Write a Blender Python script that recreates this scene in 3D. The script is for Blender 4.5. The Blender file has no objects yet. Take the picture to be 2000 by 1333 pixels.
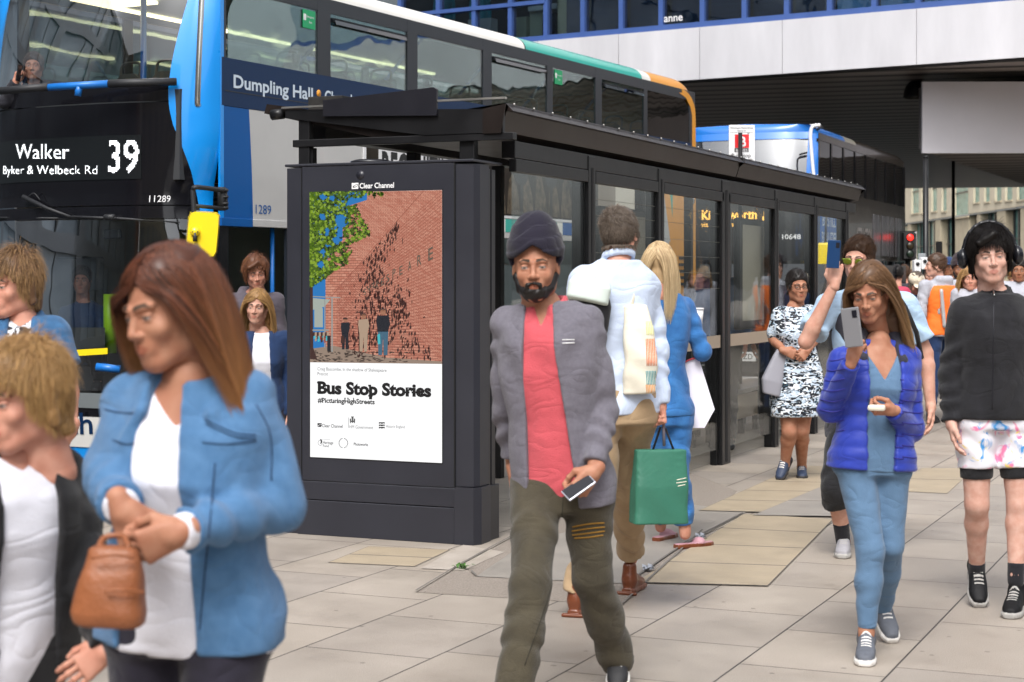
import bpy, bmesh, math, random
import numpy as np
from mathutils import Vector, Matrix, Euler
R = math.radians
random.seed(7); np.random.seed(7)
SC = bpy.context.scene
# ------------------------------------------------------------------ camera
CAM_H, F, HOR, YAW = 1.57, 3400.0, 548.0, R(23.5)
cam = bpy.data.objects.new('camera', bpy.data.cameras.new('camera')); SC.collection.objects.link(cam)
cam.location = (0, 0, CAM_H); cam.rotation_euler = (R(90), 0, YAW)
cam.data.sensor_width = 36; cam.data.lens = F/2000*36
cam.data.shift_y = -(666.5-HOR)/2000
cam.data.clip_start = .1; cam.data.clip_end = 1000
cam.data.dof.use_dof = True; cam.data.dof.focus_distance = 11.0; cam.data.dof.aperture_fstop = 5.0
SC.camera = cam
# ------------------------------------------------------------------ world, sun, exposure
SUN_EL, SUN_AZ = R(52), R(168)
w = bpy.data.worlds.new('World'); SC.world = w; w.use_nodes = True
nt = w.node_tree; nt.nodes.clear()
sky = nt.nodes.new('ShaderNodeTexSky'); sky.sky_type = 'NISHITA'; sky.sun_disc = False
sky.sun_elevation = SUN_EL; sky.sun_rotation = SUN_AZ; sky.air_density = 1.0; sky.dust_density = 4.0; sky.ozone_density = 1.0
hs = nt.nodes.new('ShaderNodeHueSaturation'); hs.inputs['Saturation'].default_value = .22
bg = nt.nodes.new('ShaderNodeBackground'); bg.inputs[1].default_value = .15
wo = nt.nodes.new('ShaderNodeOutputWorld')
nt.links.new(sky.outputs[0], hs.inputs['Color']); nt.links.new(hs.outputs[0], bg.inputs[0]); nt.links.new(bg.outputs[0], wo.inputs[0])
sl = bpy.data.lights.new('sun', 'SUN'); sl.energy = 1.15; sl.angle = R(22); sl.color = (1, .975, .94)
sun = bpy.data.objects.new('sun', sl); SC.collection.objects.link(sun)
sd = Vector((math.sin(SUN_AZ)*math.cos(SUN_EL), math.cos(SUN_AZ)*math.cos(SUN_EL), math.sin(SUN_EL)))
sun.rotation_euler = sd.to_track_quat('Z', 'Y').to_euler()
SC.view_settings.view_transform = 'Standard'; SC.view_settings.look = 'None'
SC.view_settings.exposure = .9; SC.view_settings.gamma = 1
SC.cycles.max_bounces = 8; SC.cycles.transparent_max_bounces = 16; SC.cycles.glossy_bounces = 4; SC.cycles.diffuse_bounces = 3
SC.cycles.caustics_reflective = False; SC.cycles.caustics_refractive = False
SC.cycles.use_denoising = True
# ------------------------------------------------------------------ coordinates
FW = Vector((-math.sin(YAW), math.cos(YAW), 0)); RT = Vector((math.cos(YAW), math.sin(YAW), 0)); UP = Vector((0, 0, 1))
CP = Vector((0, 0, CAM_H))
def P(px, py, D): return CP+D*(FW+RT*((px-1000)/F)+UP*((HOR-py)/F))
def G(px, py, z=0.0):
    D = (CAM_H-z)*F/(py-HOR); return P(px, py, D)
def onx(px, x):      # y on the vertical plane X=x seen at column px
    k = (px-1000)/F; D = x/(-math.sin(YAW)+math.cos(YAW)*k); return D*(math.cos(YAW)+math.sin(YAW)*k)
def ony(px, y):      # x on the vertical plane Y=y at column px
    k = (px-1000)/F; D = y/(math.cos(YAW)+math.sin(YAW)*k); return D*(-math.sin(YAW)+math.cos(YAW)*k)
def depth(p): return (Vector(p)-CP).dot(FW)
def zat(py, D): return CAM_H+(HOR-py)*D/F
# ------------------------------------------------------------------ materials
def c4(c): return (c[0], c[1], c[2], 1)
def sr(h):           # sRGB hex to linear
    h = h.lstrip('#'); o = []
    for i in (0, 2, 4):
        v = int(h[i:i+2], 16)/255; o.append(v/12.92 if v <= .04045 else ((v+.055)/1.055)**2.4)
    return tuple(o)
MATS = {}
def mat(name, col=(.5, .5, .5), rough=.5, metal=0, var=.0, vs=3.0, bump=0, bs=200, emis=None, es=1, coat=0, spec=.5, var2=None, stretch=(1, 1, 1), sheen=0, dirt=0):
    if name in MATS: return MATS[name]
    m = bpy.data.materials.new(name); m.use_nodes = True; n = m.node_tree; b = n.nodes['Principled BSDF']
    b.inputs['Base Color'].default_value = c4(col); b.inputs['Roughness'].default_value = rough
    b.inputs['Metallic'].default_value = metal; b.inputs['Coat Weight'].default_value = coat
    b.inputs['Specular IOR Level'].default_value = spec
    if sheen: b.inputs['Sheen Weight'].default_value = sheen
    if emis: b.inputs['Emission Color'].default_value = c4(emis); b.inputs['Emission Strength'].default_value = es
    tc = None
    if var or bump or var2 or dirt:
        tc = n.nodes.new('ShaderNodeNewGeometry'); mp = n.nodes.new('ShaderNodeMapping'); mp.inputs['Scale'].default_value = stretch
        n.links.new(tc.outputs['Position'], mp.inputs[0]); src = mp.outputs[0]
    if var or var2:
        t = n.nodes.new('ShaderNodeTexNoise'); t.inputs['Scale'].default_value = vs; t.inputs['Detail'].default_value = 6; t.inputs['Roughness'].default_value = .6
        n.links.new(src, t.inputs['Vector'])
        r = n.nodes.new('ShaderNodeValToRGB'); r.color_ramp.elements[0].position = .3; r.color_ramp.elements[1].position = .7
        a = var2 if var2 else tuple(x*(1-var) for x in col); bb = col if var2 else tuple(min(1, x*(1+var)) for x in col)
        r.color_ramp.elements[0].color = c4(a); r.color_ramp.elements[1].color = c4(bb)
        n.links.new(t.outputs[0], r.inputs[0]); n.links.new(r.outputs[0], b.inputs['Base Color'])
        rr = n.nodes.new('ShaderNodeMapRange'); rr.inputs['To Min'].default_value = max(.02, rough-.1); rr.inputs['To Max'].default_value = min(1, rough+.12)
        n.links.new(t.outputs[0], rr.inputs[0]); n.links.new(rr.outputs[0], b.inputs['Roughness'])
    if bump:
        t2 = n.nodes.new('ShaderNodeTexNoise'); t2.inputs['Scale'].default_value = bs; t2.inputs['Detail'].default_value = 4
        n.links.new(src, t2.inputs['Vector'])
        bp = n.nodes.new('ShaderNodeBump'); bp.inputs['Strength'].default_value = bump; bp.inputs['Distance'].default_value = .01
        n.links.new(t2.outputs[0], bp.inputs['Height']); n.links.new(bp.outputs[0], b.inputs['Normal'])
    MATS[name] = m; return m
def glass(name, tint=(.8, .85, .85), refl=1.0, rough=.0, base=.04):
    m = bpy.data.materials.new(name); m.use_nodes = True; n = m.node_tree; n.nodes.clear()
    o = n.nodes.new('ShaderNodeOutputMaterial'); t = n.nodes.new('ShaderNodeBsdfTransparent'); t.inputs[0].default_value = c4(tint)
    g = n.nodes.new('ShaderNodeBsdfGlossy'); g.inputs['Roughness'].default_value = rough; g.inputs[0].default_value = (.95, .97, 1, 1)
    ge = n.nodes.new('ShaderNodeNewGeometry'); tn = n.nodes.new('ShaderNodeTexNoise'); tn.inputs['Scale'].default_value = 1.3
    n.links.new(ge.outputs['Position'], tn.inputs[0]); bp = n.nodes.new('ShaderNodeBump'); bp.inputs['Strength'].default_value = .12; bp.inputs['Distance'].default_value = .05
    n.links.new(tn.outputs[0], bp.inputs['Height']); n.links.new(bp.outputs[0], g.inputs['Normal'])
    fr = n.nodes.new('ShaderNodeFresnel'); fr.inputs[0].default_value = 1.5
    mm = n.nodes.new('ShaderNodeMath'); mm.operation = 'MULTIPLY_ADD'; mm.inputs[1].default_value = refl; mm.inputs[2].default_value = base; mm.use_clamp = True
    n.links.new(fr.outputs[0], mm.inputs[0])
    mx = n.nodes.new('ShaderNodeMixShader'); n.links.new(mm.outputs[0], mx.inputs[0]); n.links.new(t.outputs[0], mx.inputs[1]); n.links.new(g.outputs[0], mx.inputs[2])
    n.links.new(mx.outputs[0], o.inputs[0]); MATS[name] = m; return m
# ------------------------------------------------------------------ objects
def link(o, parent=None):
    SC.collection.objects.link(o)
    if parent is not None: o.parent = parent
    return o
def thing(name, label, cat, loc=(0, 0, 0), rz=0, group=None):
    o = bpy.data.objects.new(name, None); o.empty_display_size = .2; link(o)
    o.location = loc; o.rotation_euler = (0, 0, rz); o['label'] = label; o['category'] = cat
    if group: o['group'] = group
    return o
def tag(o, label=None, cat=None, group=None, kind=None):
    if label: o['label'] = label
    if cat: o['category'] = cat
    if group: o['group'] = group
    if kind: o['kind'] = kind
    return o
class MB:
    """collects polygons with a material each"""
    def __init__(s): s.v = []; s.f = []; s.m = []; s.ms = []; s.sm = []
    def mi(s, m):
        if m not in s.ms: s.ms.append(m)
        return s.ms.index(m)
    def poly(s, pts, m, smooth=False):
        i = len(s.v); s.v += [tuple(p) for p in pts]; s.f.append(tuple(range(i, i+len(pts)))); s.m.append(s.mi(m)); s.sm.append(smooth)
    def raw(s, v, f, m, smooth=False):
        i = len(s.v); s.v += [tuple(p) for p in v]
        k = s.mi(m)
        for q in f: s.f.append(tuple(i+a for a in q)); s.m.append(k); s.sm.append(smooth)
    def box(s, lo, hi, m, bev=0):
        x0, y0, z0 = lo; x1, y1, z1 = hi
        if x0 > x1: x0, x1 = x1, x0
        if y0 > y1: y0, y1 = y1, y0
        if z0 > z1: z0, z1 = z1, z0
        if bev > 0 and bev < .49*min(x1-x0, y1-y0, z1-z0):
            b = bev; V = []; 
            bm = bmesh.new(); bmesh.ops.create_cube(bm, size=1)
            for q in bm.verts: q.co = Vector(((x0+x1)/2+q.co.x*(x1-x0), (y0+y1)/2+q.co.y*(y1-y0), (z0+z1)/2+q.co.z*(z1-z0)))
            bmesh.ops.bevel(bm, geom=list(bm.edges), offset=b, segments=2, affect='EDGES', profile=.5)
            bm.verts.index_update()
            s.raw([q.co[:] for q in bm.verts], [[a.index for a in fc.verts] for fc in bm.faces], m); bm.free(); return
        v = [(x0, y0, z0), (x1, y0, z0), (x1, y1, z0), (x0, y1, z0), (x0, y0, z1), (x1, y0, z1), (x1, y1, z1), (x0, y1, z1)]
        s.raw(v, [(0, 3, 2, 1), (4, 5, 6, 7), (0, 1, 5, 4), (1, 2, 6, 5), (2, 3, 7, 6), (3, 0, 4, 7)], m)
    def prism(s, pts, d, m):
        """polygon pts (3D) extruded by vector d"""
        n = len(pts); a = [Vector(p) for p in pts]; b = [p+Vector(d) for p in a]
        s.raw([*a, *b], [tuple(range(n))[::-1], tuple(range(n, 2*n))]+[(i, (i+1) % n, n+(i+1) % n, n+i) for i in range(n)], m)
    def tube(s, pts, r, m, n=8, cap=True):
        pts = [Vector(p) for p in pts]; rs = r if isinstance(r, (list, tuple)) else [r]*len(pts)
        V = []; Fc = []
        t0 = (pts[1]-pts[0]).normalized(); u = t0.orthogonal().normalized()
        for i, p in enumerate(pts):
            t = ((pts[min(i+1, len(pts)-1)]-pts[max(i-1, 0)])).normalized()
            u = (u-t*u.dot(t)).normalized(); w_ = t.cross(u)
            for k in range(n):
                a = 2*math.pi*k/n; V.append(p+rs[i]*(math.cos(a)*u+math.sin(a)*w_))
        for i in range(len(pts)-1):
            for k in range(n): Fc.append((i*n+k, i*n+(k+1) % n, (i+1)*n+(k+1) % n, (i+1)*n+k))
        if cap: Fc.append(tuple(range(n))[::-1]); Fc.append(tuple((len(pts)-1)*n+k for k in range(n)))
        s.raw(V, Fc, m, True)
    def build(s, name, parent=None, mtx=None, fix=False, thick=0):
        me = bpy.data.meshes.new(name); v = s.v
        if mtx is not None: v = [tuple(mtx @ Vector(p)) for p in v]
        me.from_pydata(v, [], s.f)
        for m in s.ms: me.materials.append(m)
        me.polygons.foreach_set('material_index', s.m); me.polygons.foreach_set('use_smooth', s.sm); me.update()
        if fix:
            bm = bmesh.new(); bm.from_mesh(me); bmesh.ops.recalc_face_normals(bm, faces=bm.faces); bm.to_mesh(me); bm.free()
        return link(bpy.data.objects.new(name, me), parent)
def smoothpts(pts, n=6):
    """Catmull-Rom through points"""
    p = [Vector(q) for q in pts]; p = [p[0]]+p+[p[-1]]; o = []
    for i in range(1, len(p)-2):
        for k in range(n):
            t = k/n; a, b, c, d = p[i-1], p[i], p[i+1], p[i+2]
            o.append(.5*((2*b)+(c-a)*t+(2*a-5*b+4*c-d)*t*t+(3*b-a-3*c+d)*t**3))
    o.append(p[-2]); return o
_tc = {}
def text_geo(txt, off=0.0, res=3, shear=0):
    key = (txt, off, res, shear)
    if key in _tc: return _tc[key]
    cu = bpy.data.curves.new('t', 'FONT'); cu.body = txt; cu.size = 1; cu.offset = off; cu.resolution_u = res; cu.shear = shear
    o = bpy.data.objects.new('t', cu); link(o); dg = bpy.context.evaluated_depsgraph_get(); dg.update()
    me = bpy.data.meshes.new_from_object(o.evaluated_get(dg))
    v = [(a.co.x, a.co.y) for a in me.vertices]; f = [tuple(q.vertices) for q in me.polygons]
    bpy.data.objects.remove(o); bpy.data.curves.remove(cu); bpy.data.meshes.remove(me)
    _tc[key] = (v, f); return v, f
def text(mb, txt, org, ux, uz, h, m, off=0.0, width=None, center=False, shear=0):
    """write txt on a plane: org lower-left, ux reading direction, uz up, h cap height; width = forced total width"""
    v, f = text_geo(txt, off, 3, shear); xs = [a[0] for a in v]; k = h/.70
    x0, x1 = min(xs), max(xs); kx = width/(x1-x0) if width else k
    ux = Vector(ux).normalized(); uz = Vector(uz).normalized(); org = Vector(org)
    sh = -(x1-x0)*kx/2 if center else 0
    mb.raw([org+ux*((a-x0)*kx+sh)+uz*(b*k) for a, b in v], f, m)
    return (x1-x0)*kx
def led(mb, txt, org, ux, uz, h, rows, m, off=0.02, width=None, fill=.78, up=None):
    """dot matrix lettering"""
    v, f = text_geo(txt, off, 3); v = np.array(v); x0, x1 = v[:, 0].min(), v[:, 0].max()
    ch = .72; st = ch/rows; kz = h/ch; kx = (width/(x1-x0)) if width else kz
    gx = np.arange(x0+st*.5, x1, st*(kz/kx)); gy = np.arange(-.22+st*.3, .78, st); GX, GY = np.meshgrid(gx, gy); ins = np.zeros(GX.shape, bool)
    for q in f:
        for j in range(1, len(q)-1):
            a, b, c = v[q[0]], v[q[j]], v[q[j+1]]
            d1 = (GX-b[0])*(a[1]-b[1])-(a[0]-b[0])*(GY-b[1]); d2 = (GX-c[0])*(b[1]-c[1])-(b[0]-c[0])*(GY-c[1]); d3 = (GX-a[0])*(c[1]-a[1])-(c[0]-a[0])*(GY-a[1])
            ins |= ~(((d1 < 0) | (d2 < 0) | (d3 < 0)) & ((d1 > 0) | (d2 > 0) | (d3 > 0)))
    ux = Vector(ux).normalized(); uz = Vector(uz).normalized(); org = Vector(org); s_ = h/rows*fill/2
    for x, y in zip(GX[ins], GY[ins]):
        p = org+ux*((x-x0)*kx)+uz*(y*kz)
        mb.poly([p-ux*s_-uz*s_*.8, p+ux*s_-uz*s_*.8, p+ux*s_+uz*s_*.8, p-ux*s_+uz*s_*.8], m)
# ================================================================== ground
def ground_mat():
    m = bpy.data.materials.new('paving_stone'); m.use_nodes = True; n = m.node_tree; b = n.nodes['Principled BSDF']
    g = n.nodes.new('ShaderNodeNewGeometry'); sx = n.nodes.new('ShaderNodeSeparateXYZ'); cx = n.nodes.new('ShaderNodeCombineXYZ')
    n.links.new(g.outputs['Position'], sx.inputs[0])
    ad = n.nodes.new('ShaderNodeMath'); ad.operation = 'ADD'; ad.inputs[1].default_value = 600+.79; n.links.new(sx.outputs[0], ad.inputs[0])
    ad2 = n.nodes.new('ShaderNodeMath'); ad2.operation = 'ADD'; ad2.inputs[1].default_value = 760+.35; n.links.new(sx.outputs[1], ad2.inputs[0])
    n.links.new(ad2.outputs[0], cx.inputs[0]); n.links.new(ad.outputs[0], cx.inputs[1])
    br = n.nodes.new('ShaderNodeTexBrick'); br.offset = .45; br.offset_frequency = 2; br.squash = 1.35; br.squash_frequency = 3
    for k, v in (('Scale', 1), ('Mortar Size', .0045), ('Mortar Smooth', .25), ('Bias', 0), ('Brick Width', .76), ('Row Height', .6)): br.inputs[k].default_value = v
    br.inputs['Color1'].default_value = c4(sr('#a69d94')); br.inputs['Color2'].default_value = c4(sr('#b5aa9d')); br.inputs['Mortar'].default_value = c4(sr('#3d3935'))
    n.links.new(cx.outputs[0], br.inputs[0])
    t = n.nodes.new('ShaderNodeTexNoise'); t.inputs['Scale'].default_value = 1.6; t.inputs['Detail'].default_value = 8; t.inputs['Roughness'].default_value = .65; n.links.new(g.outputs['Position'], t.inputs[0])
    t2 = n.nodes.new('ShaderNodeTexNoise'); t2.inputs['Scale'].default_value = 160; t2.inputs['Detail'].default_value = 3; n.links.new(g.outputs['Position'], t2.inputs[0])
    r = n.nodes.new('ShaderNodeValToRGB'); r.color_ramp.elements[0].position = .3; r.color_ramp.elements[1].position = .72
    r.color_ramp.elements[0].color = (.70, .68, .66, 1); r.color_ramp.elements[1].color = (1.0, 1.0, 1.0, 1); n.links.new(t.outputs[0], r.inputs[0])
    r2 = n.nodes.new('ShaderNodeValToRGB'); r2.color_ramp.elements[0].position = .3; r2.color_ramp.elements[1].position = .65
    r2.color_ramp.elements[0].color = (.82, .82, .82, 1); r2.color_ramp.elements[1].color = (1, 1, 1, 1); n.links.new(t2.outputs[0], r2.inputs[0])
    v = n.nodes.new('ShaderNodeTexVoronoi'); v.inputs['Scale'].default_value = 5.5; n.links.new(g.outputs['Position'], v.inputs[0])
    r3 = n.nodes.new('ShaderNodeValToRGB'); r3.color_ramp.elements[0].position = .05; r3.color_ramp.elements[1].position = .075
    r3.color_ramp.elements[0].color = (.55, .55, .55, 1); r3.color_ramp.elements[1].color = (1, 1, 1, 1); n.links.new(v.outputs['Distance'], r3.inputs[0])
    out = br.outputs[0]
    for x in (r, r2, r3):
        mx = n.nodes.new('ShaderNodeMixRGB'); mx.blend_type = 'MULTIPLY'; mx.inputs[0].default_value = 1; n.links.new(out, mx.inputs[1]); n.links.new(x.outputs[0], mx.inputs[2]); out = mx.outputs[0]
    n.links.new(out, b.inputs['Base Color'])
    rm = n.nodes.new('ShaderNodeMapRange'); rm.inputs['From Min'].default_value = .35; rm.inputs['From Max'].default_value = .65; rm.inputs['To Min'].default_value = .38; rm.inputs['To Max'].default_value = .62; n.links.new(t.outputs[0], rm.inputs[0]); n.links.new(rm.outputs[0], b.inputs['Roughness'])
    bp = n.nodes.new('ShaderNodeBump'); bp.inputs['Strength'].default_value = .5; bp.inputs['Distance'].default_value = .004
    sm = n.nodes.new('ShaderNodeMath'); sm.operation = 'MULTIPLY_ADD'; sm.inputs[1].default_value = -1.2; n.links.new(br.outputs['Fac'], sm.inputs[0]); n.links.new(t2.outputs[0], sm.inputs[2])
    n.links.new(sm.outputs[0], bp.inputs['Height']); n.links.new(bp.outputs[0], b.inputs['Normal'])
    return m
M_pave = ground_mat()
KX = -7.75
mb = MB(); mb.poly([(KX, -25, 0), (60, -25, 0), (60, 140, 0), (KX, 140, 0)], M_pave); tag(mb.build('pavement'), kind='structure')
M_asph = mat('asphalt', (.05, .05, .052), .85, var=.25, vs=8, bump=.5, bs=150)
mb = MB(); mb.poly([(-300, -100, -.14), (300, -100, -.14), (300, 400, -.14), (-300, 400, -.14)], M_asph); tag(mb.build('road'), kind='structure')
M_kerb = mat('kerb_granite', sr('#8d8a86'), .7, var=.2, vs=20, bump=.3, bs=120)
mb = MB()
y = -25
while y < 100:
    mb.box((KX-.15, y, -.3), (KX-.002, y+.905, .004), M_kerb, .008); y += .915
tag(mb.build('kerb'), kind='structure')
M_tan = mat('buff_slab', sr('#ab9c85'), .55, var2=sr('#9a8c77'), vs=5, bump=.3, bs=140)
M_agg = mat('exposed_aggregate', sr('#9d9389'), .8, var2=sr('#7d736a'), vs=90, bump=1, bs=110)
M_gsl = mat('grey_slab', sr('#989189'), .5, var2=sr('#88827b'), vs=4, bump=.3, bs=140)
M_lsl = mat('pale_slab', sr('#b5aca2'), .5, var2=sr('#a1978c'), vs=5, bump=.3, bs=140)
M_line = mat('joint_dirt', (.16, .145, .13), .95)
def patch(name, pix, m, lv=1, jn=0):
    """a sheet of different paving laid in the pavement; jn>0 splits it into slabs with open joints"""
    q = [G(*p) for p in pix]; mb = MB(); z = .0012+.0008*lv
    if not jn: mb.poly([(p.x, p.y, z) for p in q], m)
    else:
        a, b, c, d = q
        mb.poly([(p.x, p.y, z) for p in q], M_line)
        for i in range(jn):
            t0, t1 = i/jn+.006/(b-a).length/1, (i+1)/jn-.006/(b-a).length
            e = [a.lerp(b, t0), a.lerp(b, t1), d.lerp(c, t1), d.lerp(c, t0)]; ce = sum(e, Vector())/4
            e = [p+(ce-p).normalized()*.006 for p in e]
            mb.poly([(p.x, p.y, z+.0007) for p in e], m)
    tag(mb.build(name), kind='structure')
patch('aggregate_paving', [(812, 1158), (905, 1102), (1120, 985), (1300, 905), (1440, 960), (1360, 1040), (1260, 1140), (1215, 1183)], M_agg)
patch('grey_paving', [(930, 1128), (1030, 1060), (1330, 985), (1462, 1000), (1330, 1070), (1225, 1142)], M_gsl, 5)
patch('buff_paving', [(1240, 1140), (1452, 1006), (1628, 1016), (1500, 1147)], M_tan, 7, 4)
patch('buff_paving_row', [(1365, 1000), (1560, 912), (1700, 914), (1530, 1004)], M_tan, 10, 5)
patch('pale_paving', [(822, 1112), (905, 1066), (985, 1080), (905, 1116)], M_lsl, 4)
patch('buff_paving_near', [(640, 1100), (720, 1068), (880, 1075), (810, 1108)], M_tan, 2, 2)
patch('grey_paving_far', [(1470, 1010), (1600, 955), (1700, 958), (1640, 1012)], M_gsl, 12, 2)
patch('buff_paving_far', [(1740, 960), (1800, 915), (1905, 915), (1850, 965)], M_tan, 1, 2)
mb = MB()
for (a, b) in (((812, 1158), (905, 1102)), ((905, 1102), (1000, 1050)), ((1215, 1183), (1372, 1038)), ((1225, 1142), (1340, 1062)), ((1340, 1062), (1452, 1004)), ((920, 1118), (930, 1128))):
    p, q = G(*a), G(*b); n_ = (q-p).cross(UP).normalized()*.006
    mb.poly([(p-n_)+UP*.0125, (p+n_)+UP*.0125, (q+n_)+UP*.0125, (q-n_)+UP*.0125], M_line)
tag(mb.build('paving_joint'), kind='structure')
# litter and a weed between the slabs
M_leaf = mat('weed_leaf', (.06, .16, .025), .6)
mb = MB(); c = G(903, 1113)
for i in range(26):
    a = random.random()*6.28; l = .02+random.random()*.035; d = Vector((math.cos(a), math.sin(a), 0)); s_ = d.cross(UP)*.007; h = Vector((0, 0, .012+random.random()*.02))
    o = c+Vector((random.uniform(-.03, .03), random.uniform(-.02, .02), .004)); mb.poly([o, o+d*l*.5+s_+h, o+d*l+h*.8, o+d*l*.5-s_+h], M_leaf)
tag(mb.build('weed'), 'small green weed growing in the paving joint near the advertising kiosk', 'weed')
M_foil = mat('foil', (.5, .52, .56), .3, .7)
for (px, py, lb) in ((1262, 1118, 'crumpled silver litter on the joint nearer the camera'), (1365, 1055, 'crumpled silver litter beside the pink sandal')):
    c = G(px, py); mb = MB()
    for i in range(9):
        a = i*.7; o = c+Vector((math.cos(a)*.02, math.sin(a)*.025, .014+.006*(i % 3)))
        mb.poly([o, o+Vector((.03, .006*i % .02, .012)), o+Vector((.022, .03, .004)), o+Vector((-.01, .022, .015))], M_foil)
    tag(mb.build('litter'), lb, 'litter')

# ================================================================== kiosk
M_kio = mat('kiosk_paint', sr('#272830'), .42, var=.1, vs=2.5, bump=.05, bs=300)
M_kio2 = mat('kiosk_side', sr('#1c1c22'), .35, var=.2, vs=3)
M_gap = mat('shadow_gap', (.008, .008, .009), .8)
KY = 9.36; xL = ony(565, KY); xR = ony(889, KY); xS = -4.40; KT = zat(318, depth((xL, KY, 0)))+.0
kio = thing('advertising_kiosk', 'dark grey street advertising kiosk with a lit screen in front of the bus shelter', 'kiosk', (xL, KY, 0))
kw = xR-xL
KT = 2.272
mb = MB()
mb.box((.0, .012, .5), (kw, .42, KT-.02), M_kio2, .006)
mb.box((.09, 0, .335), (kw-.0, .02, KT), M_kio, .004)     # face frame (behind the screen)
mb.box((-.02, .004, .28), (.086, .05, KT-.006), M_kio, .004)
# right chamfer column
ch = [(kw+.003, .002), (kw+.115, .012), (kw+.135, .06), (kw+.130, .20), (kw+.003, .20)]
mb.prism([(x, y, .345) for x, y in ch], (0, 0, KT-.355), M_kio)
mb.box((kw-.05, .202, 0.02), (kw+.09, .34, KT-.03), M_kio2, .004)
mb.box((kw+.05, .222, .02), (kw+.120, .245, KT-.03), M_kio2, .002); mb.box((kw+.04, .28, .02), (kw+.112, .335, KT-.03), M_kio2, .002)
mb.build('body', kio, fix=True)
mb = MB()
mb.box((.06, -.006, .0), (kw-.004, .40, .215), M_kio, .004)
mb.box((.06, -.003, .219), (kw-.004, .40, .332), M_kio, .004)
mb.box((-.04, .012, .0), (.056, .40, .275), M_kio, .004)
ch2 = [(kw, -.012), (kw+.12, -.002), (kw+.15, .05), (kw+.142, .20), (kw, .20)]
mb.prism([(x, y, 0) for x, y in ch2], (0, 0, .34), M_kio)
mb.box((kw+.0, .204, 0), (kw+.132, .35, .33), M_kio2, .004)
mb.build('plinth', kio, fix=True)
mb = MB(); mb.box((-.03, -.006, KT+.002), (kw+.12, .42, KT+.018), M_kio, .004); mb.build('top_cap', kio)
mb = MB(); mb.tube([(.47, .2, KT+.018), (.47, .2, KT+.035), (.47, .2, KT+.045)], [.13, .13, .10], M_kio2, 24); mb.build('vent_dome', kio)
mb = MB(); sz_ = zat(342, depth((xL+.52, KY, 0))); mb.tube([(.50, -.0015, sz_), (.50, .002, sz_)], .028, mat('sensor_disc', sr('#26262e'), .3), 28); mb.build('sensor', kio)
# seams
mb = MB()
mb.box((.087, -.0045, .34), (.0895, .0, KT-.003), M_gap); mb.box((kw-.002, -.0145, .34), (kw+.002, .002, KT-.003), M_gap)
mb.build('panel_seam', kio)
# --- screen
def ew(col): return col
def emat(name, col, s=.92):
    m = bpy.data.materials.new(name); m.use_nodes = True; n = m.node_tree; b = n.nodes['Principled BSDF']
    b.inputs['Base Color'].default_value = (.01, .01, .01, 1); b.inputs['Roughness'].default_value = .25; b.inputs['Emission Color'].default_value = c4(col); b.inputs['Emission Strength'].default_value = s; MATS[name] = m; return m
ES = .6
S0x, S1x = ony(606.5, KY)-xL, ony(864, KY)-xL
sD0, sD1 = depth((xL+S0x, KY, 0)), depth((xL+S1x, KY, 0))
S1z = (zat(378, sD0)+zat(371, sD1))/2; S0z = (zat(893, sD0)+zat(904.5, sD1))/2
W_, H_ = S1x-S0x, S1z-S0z
def S(u, v, l=0): return Vector((S0x+u*W_, -.0045-.0009*l, S0z+v*H_))     # u right, v up, l layer
E_white = emat('screen_white', (.93, .93, .935), ES); E_blk = emat('screen_black', (.003, .003, .004), ES); E_grey = emat('screen_grey', (.09, .09, .09), ES)
mb = MB(); mb.box((S0x-.004, -.0035, S0z-.004), (S1x+.004, .001, S1z+.004), mat('screen_bezel', (.004, .004, .005), .2))
mb.poly([S(0, 0), S(1, 0), S(1, 1), S(0, 1)], E_white); scr = mb.build('screen', kio)
def brick_em():
    m = bpy.data.materials.new('screen_brick'); m.use_nodes = True; n = m.node_tree; b = n.nodes['Principled BSDF']; b.inputs['Base Color'].default_value = (.01, .01, .01, 1); b.inputs['Roughness'].default_value = .25
    uv = n.nodes.new('ShaderNodeUVMap'); br = n.nodes.new('ShaderNodeTexBrick')
    for k, v in (('Scale', 1), ('Mortar Size', .09), ('Mortar Smooth', .3), ('Brick Width', 3.2), ('Row Height', .9)): br.inputs[k].default_value = v
    br.inputs['Color1'].default_value = c4(sr('#b4705c')); br.inputs['Color2'].default_value = c4(sr('#c98d77')); br.inputs['Mortar'].default_value = c4(sr('#6b3a30'))
    n.links.new(uv.outputs[0], br.inputs[0]); t = n.nodes.new('ShaderNodeTexNoise'); t.inputs['Scale'].default_value = 1.7; t.inputs['Detail'].default_value = 5; n.links.new(uv.outputs[0], t.inputs[0])
    mx = n.nodes.new('ShaderNodeMixRGB'); mx.blend_type = 'MULTIPLY'; mx.inputs[0].default_value = .55; n.links.new(br.outputs[0], mx.inputs[1]); n.links.new(t.outputs[0], mx.inputs[2])
    n.links.new(mx.outputs[0], b.inputs['Emission Color']); b.inputs['Emission Strength'].default_value = ES*1.35; return m
E_brick = brick_em()
E_sky = emat('screen_sky', sr('#2272b4'), ES*.95); E_dark = emat('screen_shade', sr('#3c2420'), ES); E_pav = emat('screen_pave', sr('#8d7a6c'), ES); E_pavd = emat('screen_pave_dark', sr('#40352f'), ES)
GREENS = [emat('screen_leaf_%s' % n, sr(h), ES) for n, h in (('dark', '#10170a'), ('mid', '#22330c'), ('bright', '#456016'), ('pale', '#7f9a30'))]
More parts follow.
